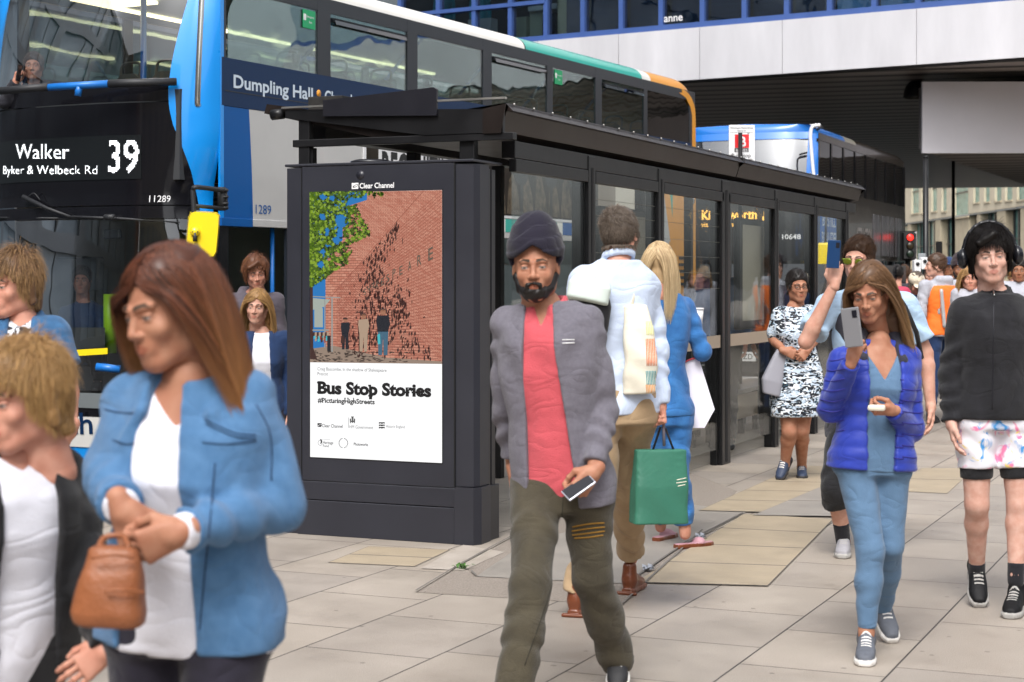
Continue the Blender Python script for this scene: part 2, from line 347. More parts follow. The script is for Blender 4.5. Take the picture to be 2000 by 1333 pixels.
# photo area in target pixels: x 607..863, y 374..712
def T(px, py, l):
    u = (px-607)/(863.5-607); yt = 378+(371-378)*u; yb = 893+(904.5-893)*u; return S(u, 1-(py-yt)/(yb-yt), l)
mb = MB(); mb.poly([T(607, 378, 1), T(607, 708, 1), T(863.5, 711, 1), T(863.5, 371.3, 1)], E_brick)
bk = mb.build('picture_wall', scr)
uvl = bk.data.uv_layers.new(name='UVMap')
for i, (u, v) in enumerate(((0, 14), (0, 0), (13, 0), (13, 26))): uvl.data[i].uv = (u*7, v*4.2)
mb = MB()
mb.poly([T(607, 378, 2), T(607, 682, 2), T(638, 682, 2), T(638, 516, 2), T(642, 514, 2), T(642, 505, 2), T(650, 500, 2), T(650, 492, 2), T(672, 470, 2), T(672, 445, 2), T(686, 440, 2), T(686, 402, 2), T(720, 391, 2), T(720, 374.7, 2)], E_sky)
mb.build('picture_sky', scr)
mb = MB(); mb.poly([T(607, 682, 3), T(607, 708.4, 3), T(863.5, 711, 3), T(863.5, 706, 3), T(760, 699, 3), T(690, 684, 3), T(655, 676, 3)], E_pav)
for i in range(150):
    x = random.uniform(610, 800); y0 = random.uniform(686, 707)
    if y0 > 690 and x > 700+(y0-690)*7 or x > 850: continue
    wv = random.uniform(3, 12); mb.poly([T(x, y0, 4), T(x+wv*.4, y0+1.2, 4), T(x+wv, y0+.3, 4), T(x+wv*.5, y0-1.1, 4)], E_pavd)
mb.build('picture_ground', scr)
# converging brick courses and tree shadows on the wall of the picture
mb = MB(); E_line = emat('screen_course', sr('#8a4c3f'), ES)
for i in range(46):
    t = i/45; yr = 372+t*332; yl = 560+t*118; xl = 660
    if yr < 560:
        s_ = (yr-372)/188*0+0
    a = (862.5, yr); b = (xl, yl); k0 = max(0.0, 0)
    # keep courses below the coping line from (828,373) to (620,610)
    for s0 in range(20):
        x0_, x1_ = a[0]+(b[0]-a[0])*s0/20, a[0]+(b[0]-a[0])*(s0+1)/20; y0_, y1_ = a[1]+(b[1]-a[1])*s0/20, a[1]+(b[1]-a[1])*(s0+1)/20
        if y0_ < 373+(828-x0_)*1.14: continue
        mb.poly([T(x0_, y0_, 2), T(x1_, y1_, 2), T(x1_, y1_+.8, 2), T(x0_, y0_+1.3, 2)], E_line)
mb.poly([T(828, 373, 3), T(620, 612, 3), T(620, 613.2, 3), T(829.5, 373, 3)], E_line)
mb.build('picture_courses', scr)
mb = MB()
rr = random.Random(5)
for (cx, cy, sx_, sy_, n_) in ((735, 500, 16, 46, 170), (750, 455, 20, 30, 110), (770, 440, 8, 26, 60), (735, 575, 30, 40, 160), (765, 620, 26, 45, 190), (730, 650, 22, 34, 150), (700, 660, 16, 26, 80), (785, 600, 12, 50, 60), (800, 680, 16, 20, 60), (832, 690, 8, 14, 25)):
    for i in range(int(n_*.9)):
        x = rr.gauss(cx, sx_*.75); y_ = rr.gauss(cy, sy_*.7)
        if y_ < 380+(828-x)*1.14 or y_ > 702 or x > 858: continue
        a_, b_ = rr.uniform(.7, 2.2), rr.uniform(2, 7); mb.poly([T(x-a_, y_, 4), T(x-a_*.2, y_+b_, 4), T(x+a_, y_+b_*.2, 4), T(x+a_*.5, y_-b_, 4)], E_dark)
mb.build('picture_shadow', scr)
mb = MB(); E_let = emat('screen_letter', sr('#5b5247'), ES)
word = 'SHAKESPEARE'; xs_ = [716.5, 724.5, 733, 741, 751, 761, 773, 786.5, 803, 821.5, 843]; ys_ = [572, 566, 559, 558, 552, 545, 535, 530, 521, 510, 498]; hs_ = [12, 13, 13.5, 14, 14.5, 15, 15.5, 17, 18, 21, 24]
for c_, x, y_, h in zip(word, xs_, ys_, hs_):
    o = T(x-h*.2, y_+h/2, 6); ux_ = (T(x+5, y_-2.8, 6)-T(x, y_, 6)); text(mb, c_, o, ux_, (0, 0, 1), (T(x, y_, 0)-T(x, y_+h, 0)).z, E_let, .015, width=h*.42/256*W_)
mb.build('picture_lettering', scr)
mb = MB(); rr = random.Random(11)
# tree trunk and foliage in the picture
mb.poly([T(607.5, 560, 5), T(607.5, 702, 5), T(622, 703, 5), T(614, 680, 5), T(613, 560, 5)], E_dark)
def inside_tree(x, y):
    ed = np.interp(y, [374, 395, 405, 430, 440, 462, 475, 490, 500, 515, 530, 548, 560], [722, 700, 700, 712, 722, 728, 690, 693, 684, 684, 655, 632, 612])
    return x < ed
gaps = [(rr.uniform(625, 720), rr.uniform(378, 520), rr.uniform(2.5, 8)) for _ in range(26)]+[(668, 430, 11), (690, 395, 9), (660, 470, 8)]
n = 0
while n < 3600:
    x = 607+rr.random()**1.35*122; y_ = rr.uniform(374, 560)
    if not inside_tree(x, y_) or (x > 655 and rr.random() < .35): continue
    if any((x-gx)**2+(y_-gy)**2 < gr*gr for gx, gy, gr in gaps): continue
    n += 1; r_ = rr.uniform(1.6, 4.3); a0 = rr.random()*6.28
    pts = []
    for k in range(10):
        q = r_*(1 if k % 2 == 0 else .5); a = a0+k*.628; xx = x+q*math.cos(a); yy = y_+q*math.sin(a); pts.append(T(min(max(xx, 607.3), 862), max(yy, 376-(xx-607)*.027), 6+int(n/600)))
    mb.poly(pts, GREENS[min(3, int(rr.random()**1.6*2.0+(n/1500)))])
for i in range(70):
    x = rr.uniform(722, 752); y_ = rr.gauss(376, 3.5) if x < 745 else rr.gauss(380, 2)
    if y_ < 375: continue
    r_ = rr.uniform(1.2, 3); mb.poly([T(x-r_, y_, 6), T(x, y_+r_, 6), T(x+r_, y_+.4, 6), T(x, max(y_-r_, 374.2), 6)], rr.choice(GREENS))
mb.build('picture_tree', scr)
# picture: three people against the wall, canopy
mb = MB(); E_s = emat('screen_steel', sr('#8d8f8c'), ES); E_d2 = emat('screen_navy', sr('#1a1d26'), ES); E_bl = emat('screen_denim', sr('#3d6076'), ES); E_tn = emat('screen_linen', sr('#a58d78'), ES); E_sk = emat('screen_skin', sr('#9a6a52'), ES); E_aq = emat('screen_aqua', sr('#3fae b8'.replace(' ', '')), ES); E_gl = emat('screen_glassy', sr('#9aa29a'), ES)
def tp(l_, pts, m): mb.poly([T(x, y, l_) for x, y in pts], m)
tp(5, [(613, 579), (668, 581), (668, 583), (613, 581)], E_s); tp(5, [(650, 583), (653, 583), (653, 688), (650, 688)], E_s); tp(5, [(636, 585), (638, 585), (638, 680), (636, 680)], E_s); tp(4, [(613, 583), (648, 586), (636, 600), (613, 606)], E_gl)
tp(4, [(616, 590), (633, 603), (633, 640), (616, 640)], E_gl); tp(5, [(612, 644), (645, 644), (645, 647), (612, 647)], E_s)
for i in range(16): tp(5, [(613+i*2, 650+(i*7) % 14), (617+i*2, 649+(i*7) % 14), (617+i*2, 656+(i*5) % 14), (613+i*2, 658+(i*5) % 14)], (E_dark, E_aq, E_tn, emat('screen_red%d' % i, sr('#8e3b35'), ES))[i % 4])
tp(6, [(642, 656), (649, 656), (649, 686), (642, 686)], E_d2); mb.build('picture_canopy', scr)
def fig(x, y0, y1, top, bot, sk):
    h = y1-y0; w_ = h*.13
    global mb; mb = MB()
    tp(7, [(x-w_*.45, y0+h*.02), (x+w_*.45, y0+h*.02), (x+w_*.4, y0+h*.13), (x-w_*.4, y0+h*.13)], sk)
    tp(7, [(x-w_*.5, y0), (x+w_*.5, y0), (x+w_*.6, y0+h*.06), (x-w_*.6, y0+h*.06)], E_d2)
    tp(7, [(x-w_, y0+h*.16), (x+w_*.9, y0+h*.14), (x+w_*1.15, y0+h*.32), (x+w_*.8, y0+h*.5), (x-w_*.9, y0+h*.5), (x-w_*1.1, y0+h*.3)], top)
    tp(7, [(x-w_*.85, y0+h*.49), (x+w_*.85, y0+h*.49), (x+w_*.7, y1), (x+w_*.1, y1), (x, y0+h*.6), (x-w_*.2, y1), (x-w_*.8, y1)], bot); mb.build('picture_person', scr)
fig(678, 621, 683, E_d2, E_d2, E_sk); fig(714, 613, 687, E_tn, E_tn, E_sk); fig(752, 603, 694, E_d2, E_bl, E_sk)
mb = MB()
tp(8, [(741, 654), (746, 652), (747, 672), (742, 673)], E_aq); tp(8, [(670, 657), (675, 656), (676, 671), (669, 671)], E_dark)
mb.build('picture_bags', scr)
# screen writing
mb = MB()
def wr(txt, px, py, hpx, m, wpx=None, off=0.0, l=2):
    o = T(px, py, l); text(mb, txt, o, (1, 0, 0), (0, 0, 1), hpx/515*H_, m, off, width=wpx/256.5*W_ if wpx else None)
wr('Craig Bascombe, In the shadow of Shakespeare', 622, 724, 6.4, E_grey, 136); wr('Prescot', 622, 733.5, 6.4, E_grey, 21)
wr('Clear Channel', 631, 834.8, 6.3, E_blk, 41, .012); wr('HM Government', 685.5, 837, 6.3, E_grey, 46.5); wr('Historic England', 757, 835.5, 5.4, E_grey, 36)
wr('Heritage', 633, 867.5, 6, E_blk, 20.5, .008); wr('Fund', 633, 873.6, 5, E_blk, 11.5, .008); wr('Photoworks', 694, 870.5, 5.6, E_blk, 28, .02)
for i in range(5): tp(2, [(634+i*2.6, 859), (636+i*2.6, 859), (636+i*2.6, 859.7), (634+i*2.6, 859.7)], E_grey)
# slab-serif headline: heavy letters with added slabs
def slab(txt, px, py, hpx, wpx, off):
    v, f = text_geo(txt, off); x0, x1 = min(a[0] for a in v), max(a[0] for a in v); k = wpx/(x1-x0)
    wr(txt, px, py, hpx, E_blk, wpx, off)
    x = x0
    for i, c_ in enumerate(txt):
        if c_ == ' ' or c_ == '#': continue
        va, _ = text_geo(txt[:i+1], off); vb = [a for a in va]
        xr = max(a[0] for a in vb); v1, _ = text_geo(c_, off); wd = max(a[0] for a in v1)-min(a[0] for a in v1); xl_ = xr-wd
        X0, X1 = px+(xl_-x0)*k, px+(xr-x0)*k; t = hpx*.16; xh = hpx*.745
        def bar(a, b, yb): tp(3, [(a, py-yb), (b, py-yb), (b, py-yb-t), (a, py-yb-t)], E_blk)
        e = hpx*.035; st = hpx*.28
        if c_ in 'Bsu#PHSicrnthgpoe' or True:
            if c_ == 'B': bar(X0-e*1.6, X0+st, 0); bar(X0-e*1.6, X0+st, hpx-t)
            if c_ == 'P': bar(X0-e*1.6, X0+st+e*2, 0); bar(X0-e*1.6, X0+st, hpx-t)
            if c_ == 'H': bar(X0-e, X0+st+e, 0); bar(X1-st-e, X1+e, 0); bar(X0-e, X0+st+e, hpx-t); bar(X1-st-e, X1+e, hpx-t)
            if c_ == 'i': bar(X0-e*1.5, X1+e*1.5, 0)
            if c_ in 'rn': bar(X0-e*1.6, X0+st+e*1.6, 0)
            if c_ == 'n' or c_ == 'h': bar(X1-st-e, X1+e*1.5, 0)
            if c_ == 'h': bar(X0-e*1.6, X0+st+e, 0); bar(X0-e*1.8, X0+st*.7, hpx-t)
            if c_ == 'p': bar(X0-e*1.6, X0+st+e*1.6, -hpx*.29); bar(X0-e*1.8, X0+st*.7, xh-t)
            if c_ == 'u': bar(X0-e*1.8, X0+st*.7, xh-t); bar(X1-st, X1+e*1.8, 0)
slab('Bus Stop Stories', 622.5, 768.5, 22.5, 221, .05); slab('#PicturingHighStreets', 622.5, 786.6, 9.2, 112.5, .03)
# small marks
def logo(px, py, s_, m, l, hole):
    tp(l, [(px, py-s_), (px+s_*1.15, py-s_), (px+s_*1.15, py-s_*.45), (px+s_*.95, py), (px+s_*.1, py), (px, py-s_*.2)], m)
    pts = [(px+s_*.6+s_*.5*math.cos(a)*.95+s_*.22*math.sin(a), py-s_*.5-s_*.3*math.sin(a)*.9-s_*.14*math.cos(a)) for a in [i*.3927 for i in range(16)]]
    tp(l+1, pts, hole)
    pts = [(px+s_*.66+s_*.33*math.cos(a)+s_*.15*math.sin(a), py-s_*.5-s_*.19*math.sin(a)-s_*.1*math.cos(a)) for a in [i*.3927 for i in range(16)]]
    tp(l+2, pts, m)
logo(622, 834.5, 7.5, E_blk, 2, E_white)
tp(2, [(683, 816), (683.8, 816), (683.8, 836), (683, 836)], E_grey)
for dx, dy, w_, h_ in ((0, 0, 3, 9), (3.6, -1.5, 4, 10), (8, 0, 3, 9), (2.5, -4.2, 6, 3), (1, 4, 10, 3)): tp(2, [(686+dx, 818+dy), (686+dx+w_, 818+dy), (686+dx+w_*.8, 818+dy+h_), (686+dx+w_*.2, 818+dy+h_)], E_grey)
for i in range(3):
    y_ = 825+i*4.6; tp(2, [(743, y_), (754.5, y_), (754.5, y_+3.2), (752, y_+2.2), (749, y_+3.4), (746, y_+2.2), (743, y_+3.4)], E_blk)
for i in range(20):
    if i in (0, 10): continue
    a = i*.314; x, y_ = 673.5+8.6*math.sin(a), 866-9.3*math.cos(a); s_ = 1.0; tp(2, [(x-s_, y_-s_), (x+s_*.6, y_-s_*1.2), (x+s_, y_+s_), (x-s_*.6, y_+s_*.9)], E_blk if i < 6 or i > 14 else E_grey)
for i in range(14):      # crossed-fingers mark
    a = i/13*5.2+.6; x, y_ = 627.5+4.3*math.cos(a), 865.5-5*math.sin(a)*1.0; tp(2, [(x-.5, y_-.6), (x+.6, y_-.6), (x+.6, y_+.6), (x-.5, y_+.6)], E_blk)
tp(2, [(627, 858), (629, 858), (631.5, 866), (629.8, 867)], E_blk); tp(2, [(630.5, 858.5), (631.8, 859), (628.5, 868), (627.3, 867)], E_blk)
mb.build('screen_writing', scr)
# header lettering on the kiosk frame
M_wht = mat('white_vinyl', (.75, .75, .76), .5)
mb = MB(); ox = ony(703, KY)-xL; D_ = depth((xL+ox, KY, 0))
text(mb, 'Clear Channel', (ox, -.0035, zat(368.5, D_)), (1, 0, 0), (0, 0, 1), 10.2*D_/F, M_wht, .022, width=70*D_/F/.93)
def K(px, py): x = ony(px, KY)-xL; return Vector((x, -.0035, zat(py, depth((xL+x, KY, 0)))))
mb.poly([K(687.5, 358), K(701, 357.5), K(700, 369.5), K(687.5, 370)], M_wht)
mb.raw([K(694.8+5.2*math.cos(a)+1.5*math.sin(a), 363.8-2.9*math.sin(a)-1.5*math.cos(a))+Vector((0, -.001, 0)) for a in [i*.3927 for i in range(16)]], [tuple(range(16))], M_kio)
mb.raw([K(695.6+3.5*math.cos(a)+1*math.sin(a), 363.6-1.7*math.sin(a)-1*math.cos(a))+Vector((0, -.002, 0)) for a in [i*.3927 for i in range(16)]], [tuple(range(16))], M_wht)
mb.build('header_lettering', kio)

# ================================================================== shelter
M_blk = mat('shelter_black', (.008, .008, .009), .34, spec=.35, var=.35, vs=3, bump=.03, bs=80)
M_fas = mat('shelter_fascia', sr('#1f1917'), .35, var=.4, vs=2.2, spec=.3)
M_under = mat('shelter_soffit', (.01, .01, .011), .5, var=.3)
M_glass = glass('shelter_glass', (.91, .93, .92), .22, 0, .02)
M_rail = mat('beige_vinyl', sr('#a89886'), .6)
M_steel = mat('brushed_steel', (.35, .34, .32), .35, .8, var=.2)
SX = -4.27; BXs = -5.62
sh = thing('bus_shelter', 'long black bus shelter with glass panels and sloping roof behind the kiosk', 'shelter', (SX, 0, 0))
posts = [onx(p, SX) for p in (1152, 1288, 1415, 1514, 1591, 1652)]
def zf(px, py): return zat(py, depth((SX, onx(px, SX), 0)))
RZ = 2.36    # underside of the roof beam
for i, y in enumerate(posts):
    mb = MB(); wd = .07 if i != 2 else .13
    mb.box((-.09, y-wd, .0), (.02, y+wd*.9, RZ+.06), M_blk, .006)
    mb.box((-.06, y-wd-.012, .02), (-.01, y-wd-.001, RZ-.02), M_blk); mb.box((.021, y-wd*.25, .02), (.024, y+wd*.2, RZ-.02), M_gap)
    if i == 2: mb.box((-.07, y-wd-.03, 0), (-.02, y-wd-.013, .45), M_blk, .004)
    mb.build('post', sh)
    mb = MB(); mb.box((BXs-SX-.04, y-.04, 0), (BXs-SX+.04, y+.04, 2.5), M_blk, .005); mb.build('rear_post', sh)
yend = posts[-1]+.55
yK = 9.84
# rail + glass panes on the pavement side
seg = [yK]+posts
for i in range(len(seg)-1):
    a, b = seg[i]+(.07 if i else 0), seg[i+1]-.08
    mb = MB(); mb.box((-.012, a, .14), (-.004, b, RZ-.12), M_glass); mb.build('glass_pane', sh)
    mb = MB(); mb.box((-.03, a, RZ-.12), (.02, b, RZ-.04), M_blk, .004); mb.build('pane_frame', sh)
    if i >= 2:
        mb = MB(); mb.box((-.001, a-.01, 1.0), (.003, b+.01, 1.105), M_rail); mb.build('vinyl_band', sh)
# wire rules on glass (wavy thin lines seen on panes)
for i in (1, 2):
    mb = MB(); a, b = seg[i]+.1, seg[i+1]-.1
    for z in (1.5, 1.63, 1.76, 1.89, 2.02, 2.13): mb.box((-.0035, a, z), (-.0025, b, z+.003), mat('glass_line', (.12, .12, .1), .5))
    mb.build('glass_pattern', sh)
# roof: sloped fascia along the pavement side, deck falling to the middle
xo = .07; yn = onx(993, SX+xo)
FT, FB = 2.62, 2.47
def roofseg(y0, y1, nm):
    mb = MB()
    sec = [(xo, FT), (xo-.02, FT+.02), (.1, FT-.03), (-.7, 2.56), (-1.62, 2.70), (-1.64, 2.64), (-.75, 2.44), (-.1, 2.43), (xo-.05, FB)]
    V = [(x, y0, z) for x, z in sec]+[(x, y1, z) for x, z in sec]; n_ = len(sec)
    mb.raw(V, [tuple(range(n_)), tuple(range(n_, 2*n_))[::-1]]+[(i, i+n_, (i+1) % n_+n_, (i+1) % n_) for i in range(n_)], M_fas)
    mb.build(nm, sh, fix=True)
ysp = onx(1427, SX)+.1
roofseg(yn, ysp-.01, 'roof'); roofseg(ysp+.01, yend, 'roof')
mb = MB(); mb.box((xo-.012, ysp-.01, FT-.02), (xo+.012, ysp+.07, FT+.018), M_blk, .003); mb.build('roof_joint_cover', sh)
mb = MB()
y = yn+.1
while y < yend:
    mb = MB(); mb.tube([(xo-.005, y, FT+.012), (xo-.005, y, FT+.026)], .007, M_steel, 6); y += .31; mb.build('roof_rivet', sh)
# inner soffit and lintel beam
mb = MB(); mb.box((-.08, yK, RZ-.035), (.012, yend-.1, RZ+.07), M_blk, .004); mb.build('lintel', sh)
mb = MB(); mb.box((BXs-SX-.05, yn+.2, 2.48), (BXs-SX+.05, yend-.1, 2.58), M_blk, .004); mb.build('rear_beam', sh)
# near end: deep end fascia, bar and header board
mb = MB()
xE = ony(563, yn)-SX
mb.prism([(xE, yn-.035, 2.655), (xo-.02, yn-.035, 2.60), (xo-.02, yn-.035, 2.46), (xo-.55, yn-.035, 2.46), (xE, yn-.035, 2.60)], (0, .03, 0), M_blk)
mb.box((xE-.02, yn-.05, 2.66), (xo-.0, yn-.02, 2.672), M_steel)
mb.prism([(xo-.15, yn-.045, 2.605), (xo+.0, yn-.045, 2.63), (xo-.03, yn-.045, 2.455), (xo-.15, yn-.045, 2.455)], (0, .01, 0), M_fas)
mb.tube([(xE-.10, yn-.03, 2.625), (xE-.02, yn-.03, 2.63)], .035, M_blk, 10)
mb.build('end_fascia', sh, fix=True)
mb = MB(); x0, x1 = ony(576, yn)-SX, ony(1006, yn)-SX
mb.box((x0, yn-.03, 2.415), (x1, yn+.03, 2.46), M_blk, .004); mb.build('end_bar', sh)
mb = MB(); x0, x1 = ony(586, yn)-SX, ony(607, yn)-SX; mb.box((x0, yn-.02, 2.25), (x1, yn+.04, 2.62), M_blk, .004); mb.box((x0+.02, yn+.0, 0), (x1+.015, yn+.05, 2.41), M_blk); 
x0 = ony(897, yn)-SX; mb.box((x0, yn-.0, 2.2), (x0+.1, yn+.06, 2.42), M_blk, .004); mb.build('end_post', sh)
x0, x1 = ony(640, yn)-SX, ony(861, yn)-SX
mb = MB(); mb.prism([(x0, yn-.06, 2.60), (x1, yn-.06, 2.575), (x1, yn-.06, 2.735), (x1-.02, yn-.06, 2.748), (x0, yn-.06, 2.70)], (0, .022, 0), mat('header_board', sr('#191920'), .35, var=.1))
mb.build('header_board', sh, fix=True)
mb = MB(); x2 = ony(586, yn)-SX; mb.box((x2, yn+.1, 2.62), (x0+.05, yn+.4, 2.745), mat('weathered_box', sr('#2b2825'), .8, var2=sr('#161514'), vs=25), .004); mb.build('roof_box', sh)
# poster case inside the shelter
def inframe(px0, px1, xx, z0, z1):
    y0, y1 = onx(px0, SX+xx), onx(px1, SX+xx); mb = MB()
    mb.box((xx-.03, y0, z0), (xx+.03, y1, z1), M_blk, .02); mb.box((xx+.031, y0+.1, z0+.08), (xx+.034, y1-.12, z1-.06), mat('poster_back', sr('#b8b0a0'), .5, var=.05)); return mb.build('poster_case', sh)
inframe(1438, 1492, -.16, 1.12, 2.14)
inframe(1168, 1262, -.5, 1.2, 2.15)
# bench
mb = MB()
for y in np.arange(posts[2]+.2, posts[5], .55):
    for xx in (-1.0, -.7): mb.box((xx-.03, y-.03, 0), (xx+.03, y+.03, .43), M_blk)
mb.box((-1.1, posts[2]+.1, .43), (-.6, posts[5], .47), M_steel, .006); mb.build('bench_seat', sh)
mb = MB(); mb.box((-.62, posts[2]+.1, .18), (-.60, posts[4], .42), M_rail); mb.build('bench_apron', sh)
for k, y in enumerate((posts[2]+.3, posts[2]+1.0, posts[3]+.5)):
    mb = MB(); mb.tube(smoothpts([(-1.0, y, .47), (-1.02, y, .66), (-.9, y, .72), (-.7, y, .70), (-.62, y, .47)], 4), .014, M_steel, 8); mb.tube(smoothpts([(-1.0, y+.45, .47), (-1.02, y+.45, .66), (-.9, y+.45, .72), (-.7, y+.45, .70), (-.62, y+.45, .47)], 4), .014, M_steel, 8)
    mb.build('bench_armrest', sh)
# ================================================================== buses
B_blue = mat('bus_sky_blue', sr('#0a8be0'), .28, coat=.5, var=.04, vs=1)
B_dblue = mat('bus_mid_blue', sr('#055296'), .4, spec=.3, var=.04, vs=1)
B_navy = mat('bus_navy', sr('#08294d'), .4, spec=.3)
B_grey = mat('bus_pale_grey', sr('#b9b8b6'), .35, coat=.3, var=.05, vs=1.5)
B_white = mat('bus_roof_white', sr('#e4e2dc'), .35, coat=.3, var=.05, vs=2)
B_teal = mat('bus_teal', sr('#15a394'), .3, coat=.4)
B_oran = mat('bus_amber', sr('#e29a2e'), .3, coat=.4)
B_blk = mat('bus_black', (.006, .006, .008), .12, spec=.4)
B_rub = mat('rubber', (.018, .019, .022), .55)
B_frm = mat('window_frame', sr('#24282e'), .35)
B_int = mat('bus_interior', (.035, .037, .04), .7)
B_ceil = mat('bus_ceiling', sr('#c3cbc8'), .6)
B_rail = mat('blue_handrail', sr('#1b6fc2'), .35)
B_seat = mat('seat_shell', sr('#5d6064'), .5)
B_yel = mat('mirror_yellow', sr('#f0d21e'), .3, coat=.4)
B_gls = glass('bus_glass', (.60, .70, .67), .5, 0, .07)
B_gls2 = glass('bus_dark_glass', (.10, .11, .11), 1.0, 0, .10)
B_wsc = glass('windscreen_glass', (.66, .70, .70), .5, 0, .08)
B_tyre = mat('tyre', (.02, .02, .02), .8)
B_light = mat('interior_light', (1, .9, .6), .5, emis=(1, .84, .5), es=1.8)
M_led = mat('led_white', (.9, .9, .9), .5, emis=(.9, .95, 1), es=1.5)
M_leda = mat('led_amber', (.9, .5, .1), .5, emis=(1, .5, .08), es=1.7)
M_chr = mat('stainless', (.62, .62, .6), .22, .95)

def bframe(px, D, ang, loc_off=0):
    """bus local frame: +x to the kerb side, +y rearward, origin at the kerb side front corner"""
    p = P(px, HOR, D); p.z = 0; return p, -(ang-YAW)
p1, rz1 = bframe(430, 15.0, R(27.9))
bus = thing('double_decker_bus', 'blue double decker bus on route 39 with lit white destination display, nearest at the stop', 'bus', p1, rz1)
M1 = Matrix.Translation(p1) @ Matrix.Rotation(rz1, 4, 'Z'); I1 = M1.inverted()
def S1(px):          # bus y of a column on the bus side plane
    o = I1 @ CP; d = I1.to_3x3() @ (P(px, HOR, 1)-CP); t = -o.x/d.x; return o.y+t*d.y
def Z1(px, py): y = S1(px); return zat(py, depth(M1 @ Vector((0, y, 0))))
L1 = S1(1357)+.02; TOPZ, G0, NB, PB, SK = 4.23, 3.50, 3.08, 2.10, .02
def side_poly(mb, pts, m, x=0, th=.02): mb.prism([(x-th, y, z) for y, z in pts], (th, 0, 0), m)
# ---- structure of the near side
mb = MB()
yb = S1(489)
n = 14; curve = [(yb-.02+.06*math.sin((i/n)*1.4), NB-(NB-PB)*i/n) for i in range(n+1)]
side_poly(mb, [(.02, NB), (.02, PB+.16)]+[(.02, PB)]+[(c[0], c[1]) for c in curve[::-1]], B_dblue)
yo = S1(1290)
side_poly(mb, curve+[(yo+.35, PB), (yo, NB)], B_grey)
side_poly(mb, [(yo, NB), (yo+.35, PB), (L1-.12, PB), (L1-.12, NB)], B_oran)
side_poly(mb, [(S1(1306), 2.95), (S1(1314), 2.95), (S1(1313), 2.45)], B_teal, .004)
# lower body behind the door
ws = S1(640)
side_poly(mb, [(ws, SK), (ws, 1.02), (yo+.2, 1.02), (yo+.25, SK)], B_grey); side_poly(mb, [(yo+.2, 1.02), (yo+.25, SK), (L1-.12, SK), (L1-.12, 1.02)], B_oran)
side_poly(mb, [(S1(1150)+.3, 1.02), (S1(1150)+.3, PB), (yo+.3, PB), (yo+.2, 1.02)], B_grey); side_poly(mb, [(yo+.3, PB), (yo+.2, 1.02), (L1-.12, 1.02), (L1-.12, PB)], B_oran)
mb.box((-.03, .0, PB-.06), (.015, yb+.02, PB+.012), B_dblue, .004); mb.box((-.03, yb+.022, PB-.055), (.012, S1(1150)+.3, PB+.01), B_grey, .004)
mb.build('side_panel', bus, fix=True)
mb = MB()
for a, b, m in ((960, 985, B_white), (985, 1086, B_teal), (1086, 1097, B_white), (1097, 1123, B_dblue), (1123, 1172, B_white), (S1, 0, None)):
    if m is None: continue
    mb.box((-.02, S1(a), PB+.014), (.014, S1(b)-.002, PB+.16), m)
mb.build('livery_stripe', bus)
# ---- upper glazing: dark band + panes
def rrect(y0, y1, z0, z1, r, n=5, corners=(1, 1, 1, 1)):
    pts = []
    for (cy, cz, a0, on) in ((y1-r, z1-r, 0, corners[0]), (y0+r, z1-r, 90, corners[1]), (y0+r, z0+r, 180, corners[2]), (y1-r, z0+r, 270, corners[3])):
        if on: pts += [(cy+r*math.cos(R(a0+90*i/n)), cz+r*math.sin(R(a0+90*i/n))) for i in range(n+1)]
        else: s_ = 1 if a0 in (0, 270) else -1; t_ = 1 if a0 in (0, 90) else -1; pts.append((cy+s_*r, cz+t_*r))
    return pts
wins = [(441, 620, 0), (645, 795, 1), (815, 943, 0), (960, 1068, 1), (1079, 1163, 0), (1175, 1257, 1), (1264, 1346, 0)]
GT = 4.10
mb = MB()
edges = [(S1(a), S1(b)) for a, b, _ in wins]
prev = .05
for i, (y0, y1) in enumerate(edges):
    mb.box((-.025, prev, G0), (.004, y0, TOPZ), B_frm); prev = y1
mb.box((-.025, prev, G0), (.004, L1-.02, TOPZ), B_frm)
mb.box((-.025, .05, GT), (.003, L1-.05, TOPZ), B_frm)
mb.build('window_band', bus)
mb = MB(); mb.box((-.02, .02, NB+.004), (.003, L1-.06, G0), B_navy); mb.box((-.01, .06, NB+.13), (.006, S1(610), NB+.138), B_frm); mb.build('lettering_band', bus)
for i, (y0, y1) in enumerate(edges):
    mb = MB(); e = .012
    if i == 0: side_poly(mb, rrect(y0+.04, y1, G0, GT, .28, 6, (0, 1, 0, 0)), B_gls, -.006, .006)
    elif i == 6: side_poly(mb, rrect(y0, y1, G0, GT, .28, 6, (1, 0, 0, 0)), B_gls2, .0, .006)
    else: side_poly(mb, rrect(y0, y1, G0, GT, .01), B_gls, -.006, .006)
    wn = mb.build('window', bus, fix=True)
    if wins[i][2]:
        mb = MB(); zt = GT-.04; zb_ = G0+.52
        for lo, hi in (((y0+.02, zt-.035), (y1-.02, zt)), ((y0+.02, zb_), (y1-.02, zb_+.04)), ((y0+.02, zb_), (y0+.06, zt)), ((y1-.06, zb_), (y1-.02, zt))):
            mb.box((-.012, lo[0], lo[1]), (.022, hi[0], hi[1]), B_frm, .004)
        mb.prism([(.03, y0+.05, zt-.06), (.03, y1-.05, zt-.06), (.012, y1-.05, zb_+.04), (.012, y0+.05, zb_+.04)], (.004, 0, 0), B_gls2)
        mb.build('hopper_vent', wn, fix=True)
mb = MB()
for i in (0, 4):
    y1 = edges[i][1] if i == 0 else edges[i][0]+.30
    mb.box((-.001, y1-.24, GT-.19), (.003, y1-.04, GT-.02), mat('exit_green', sr('#149a62'), .4))
    mb.box((.003, y1-.23, GT-.12), (.004, y1-.19, GT-.06), M_wht)
    text(mb, 'Emergency', (.0035, y1-.18, GT-.09), (0, 1, 0), (0, 0, 1), .022, M_wht, width=.12); text(mb, 'Exit', (.0035, y1-.14, GT-.14), (0, 1, 0), (0, 0, 1), .022, M_wht)
mb.build('exit_sticker', bus)
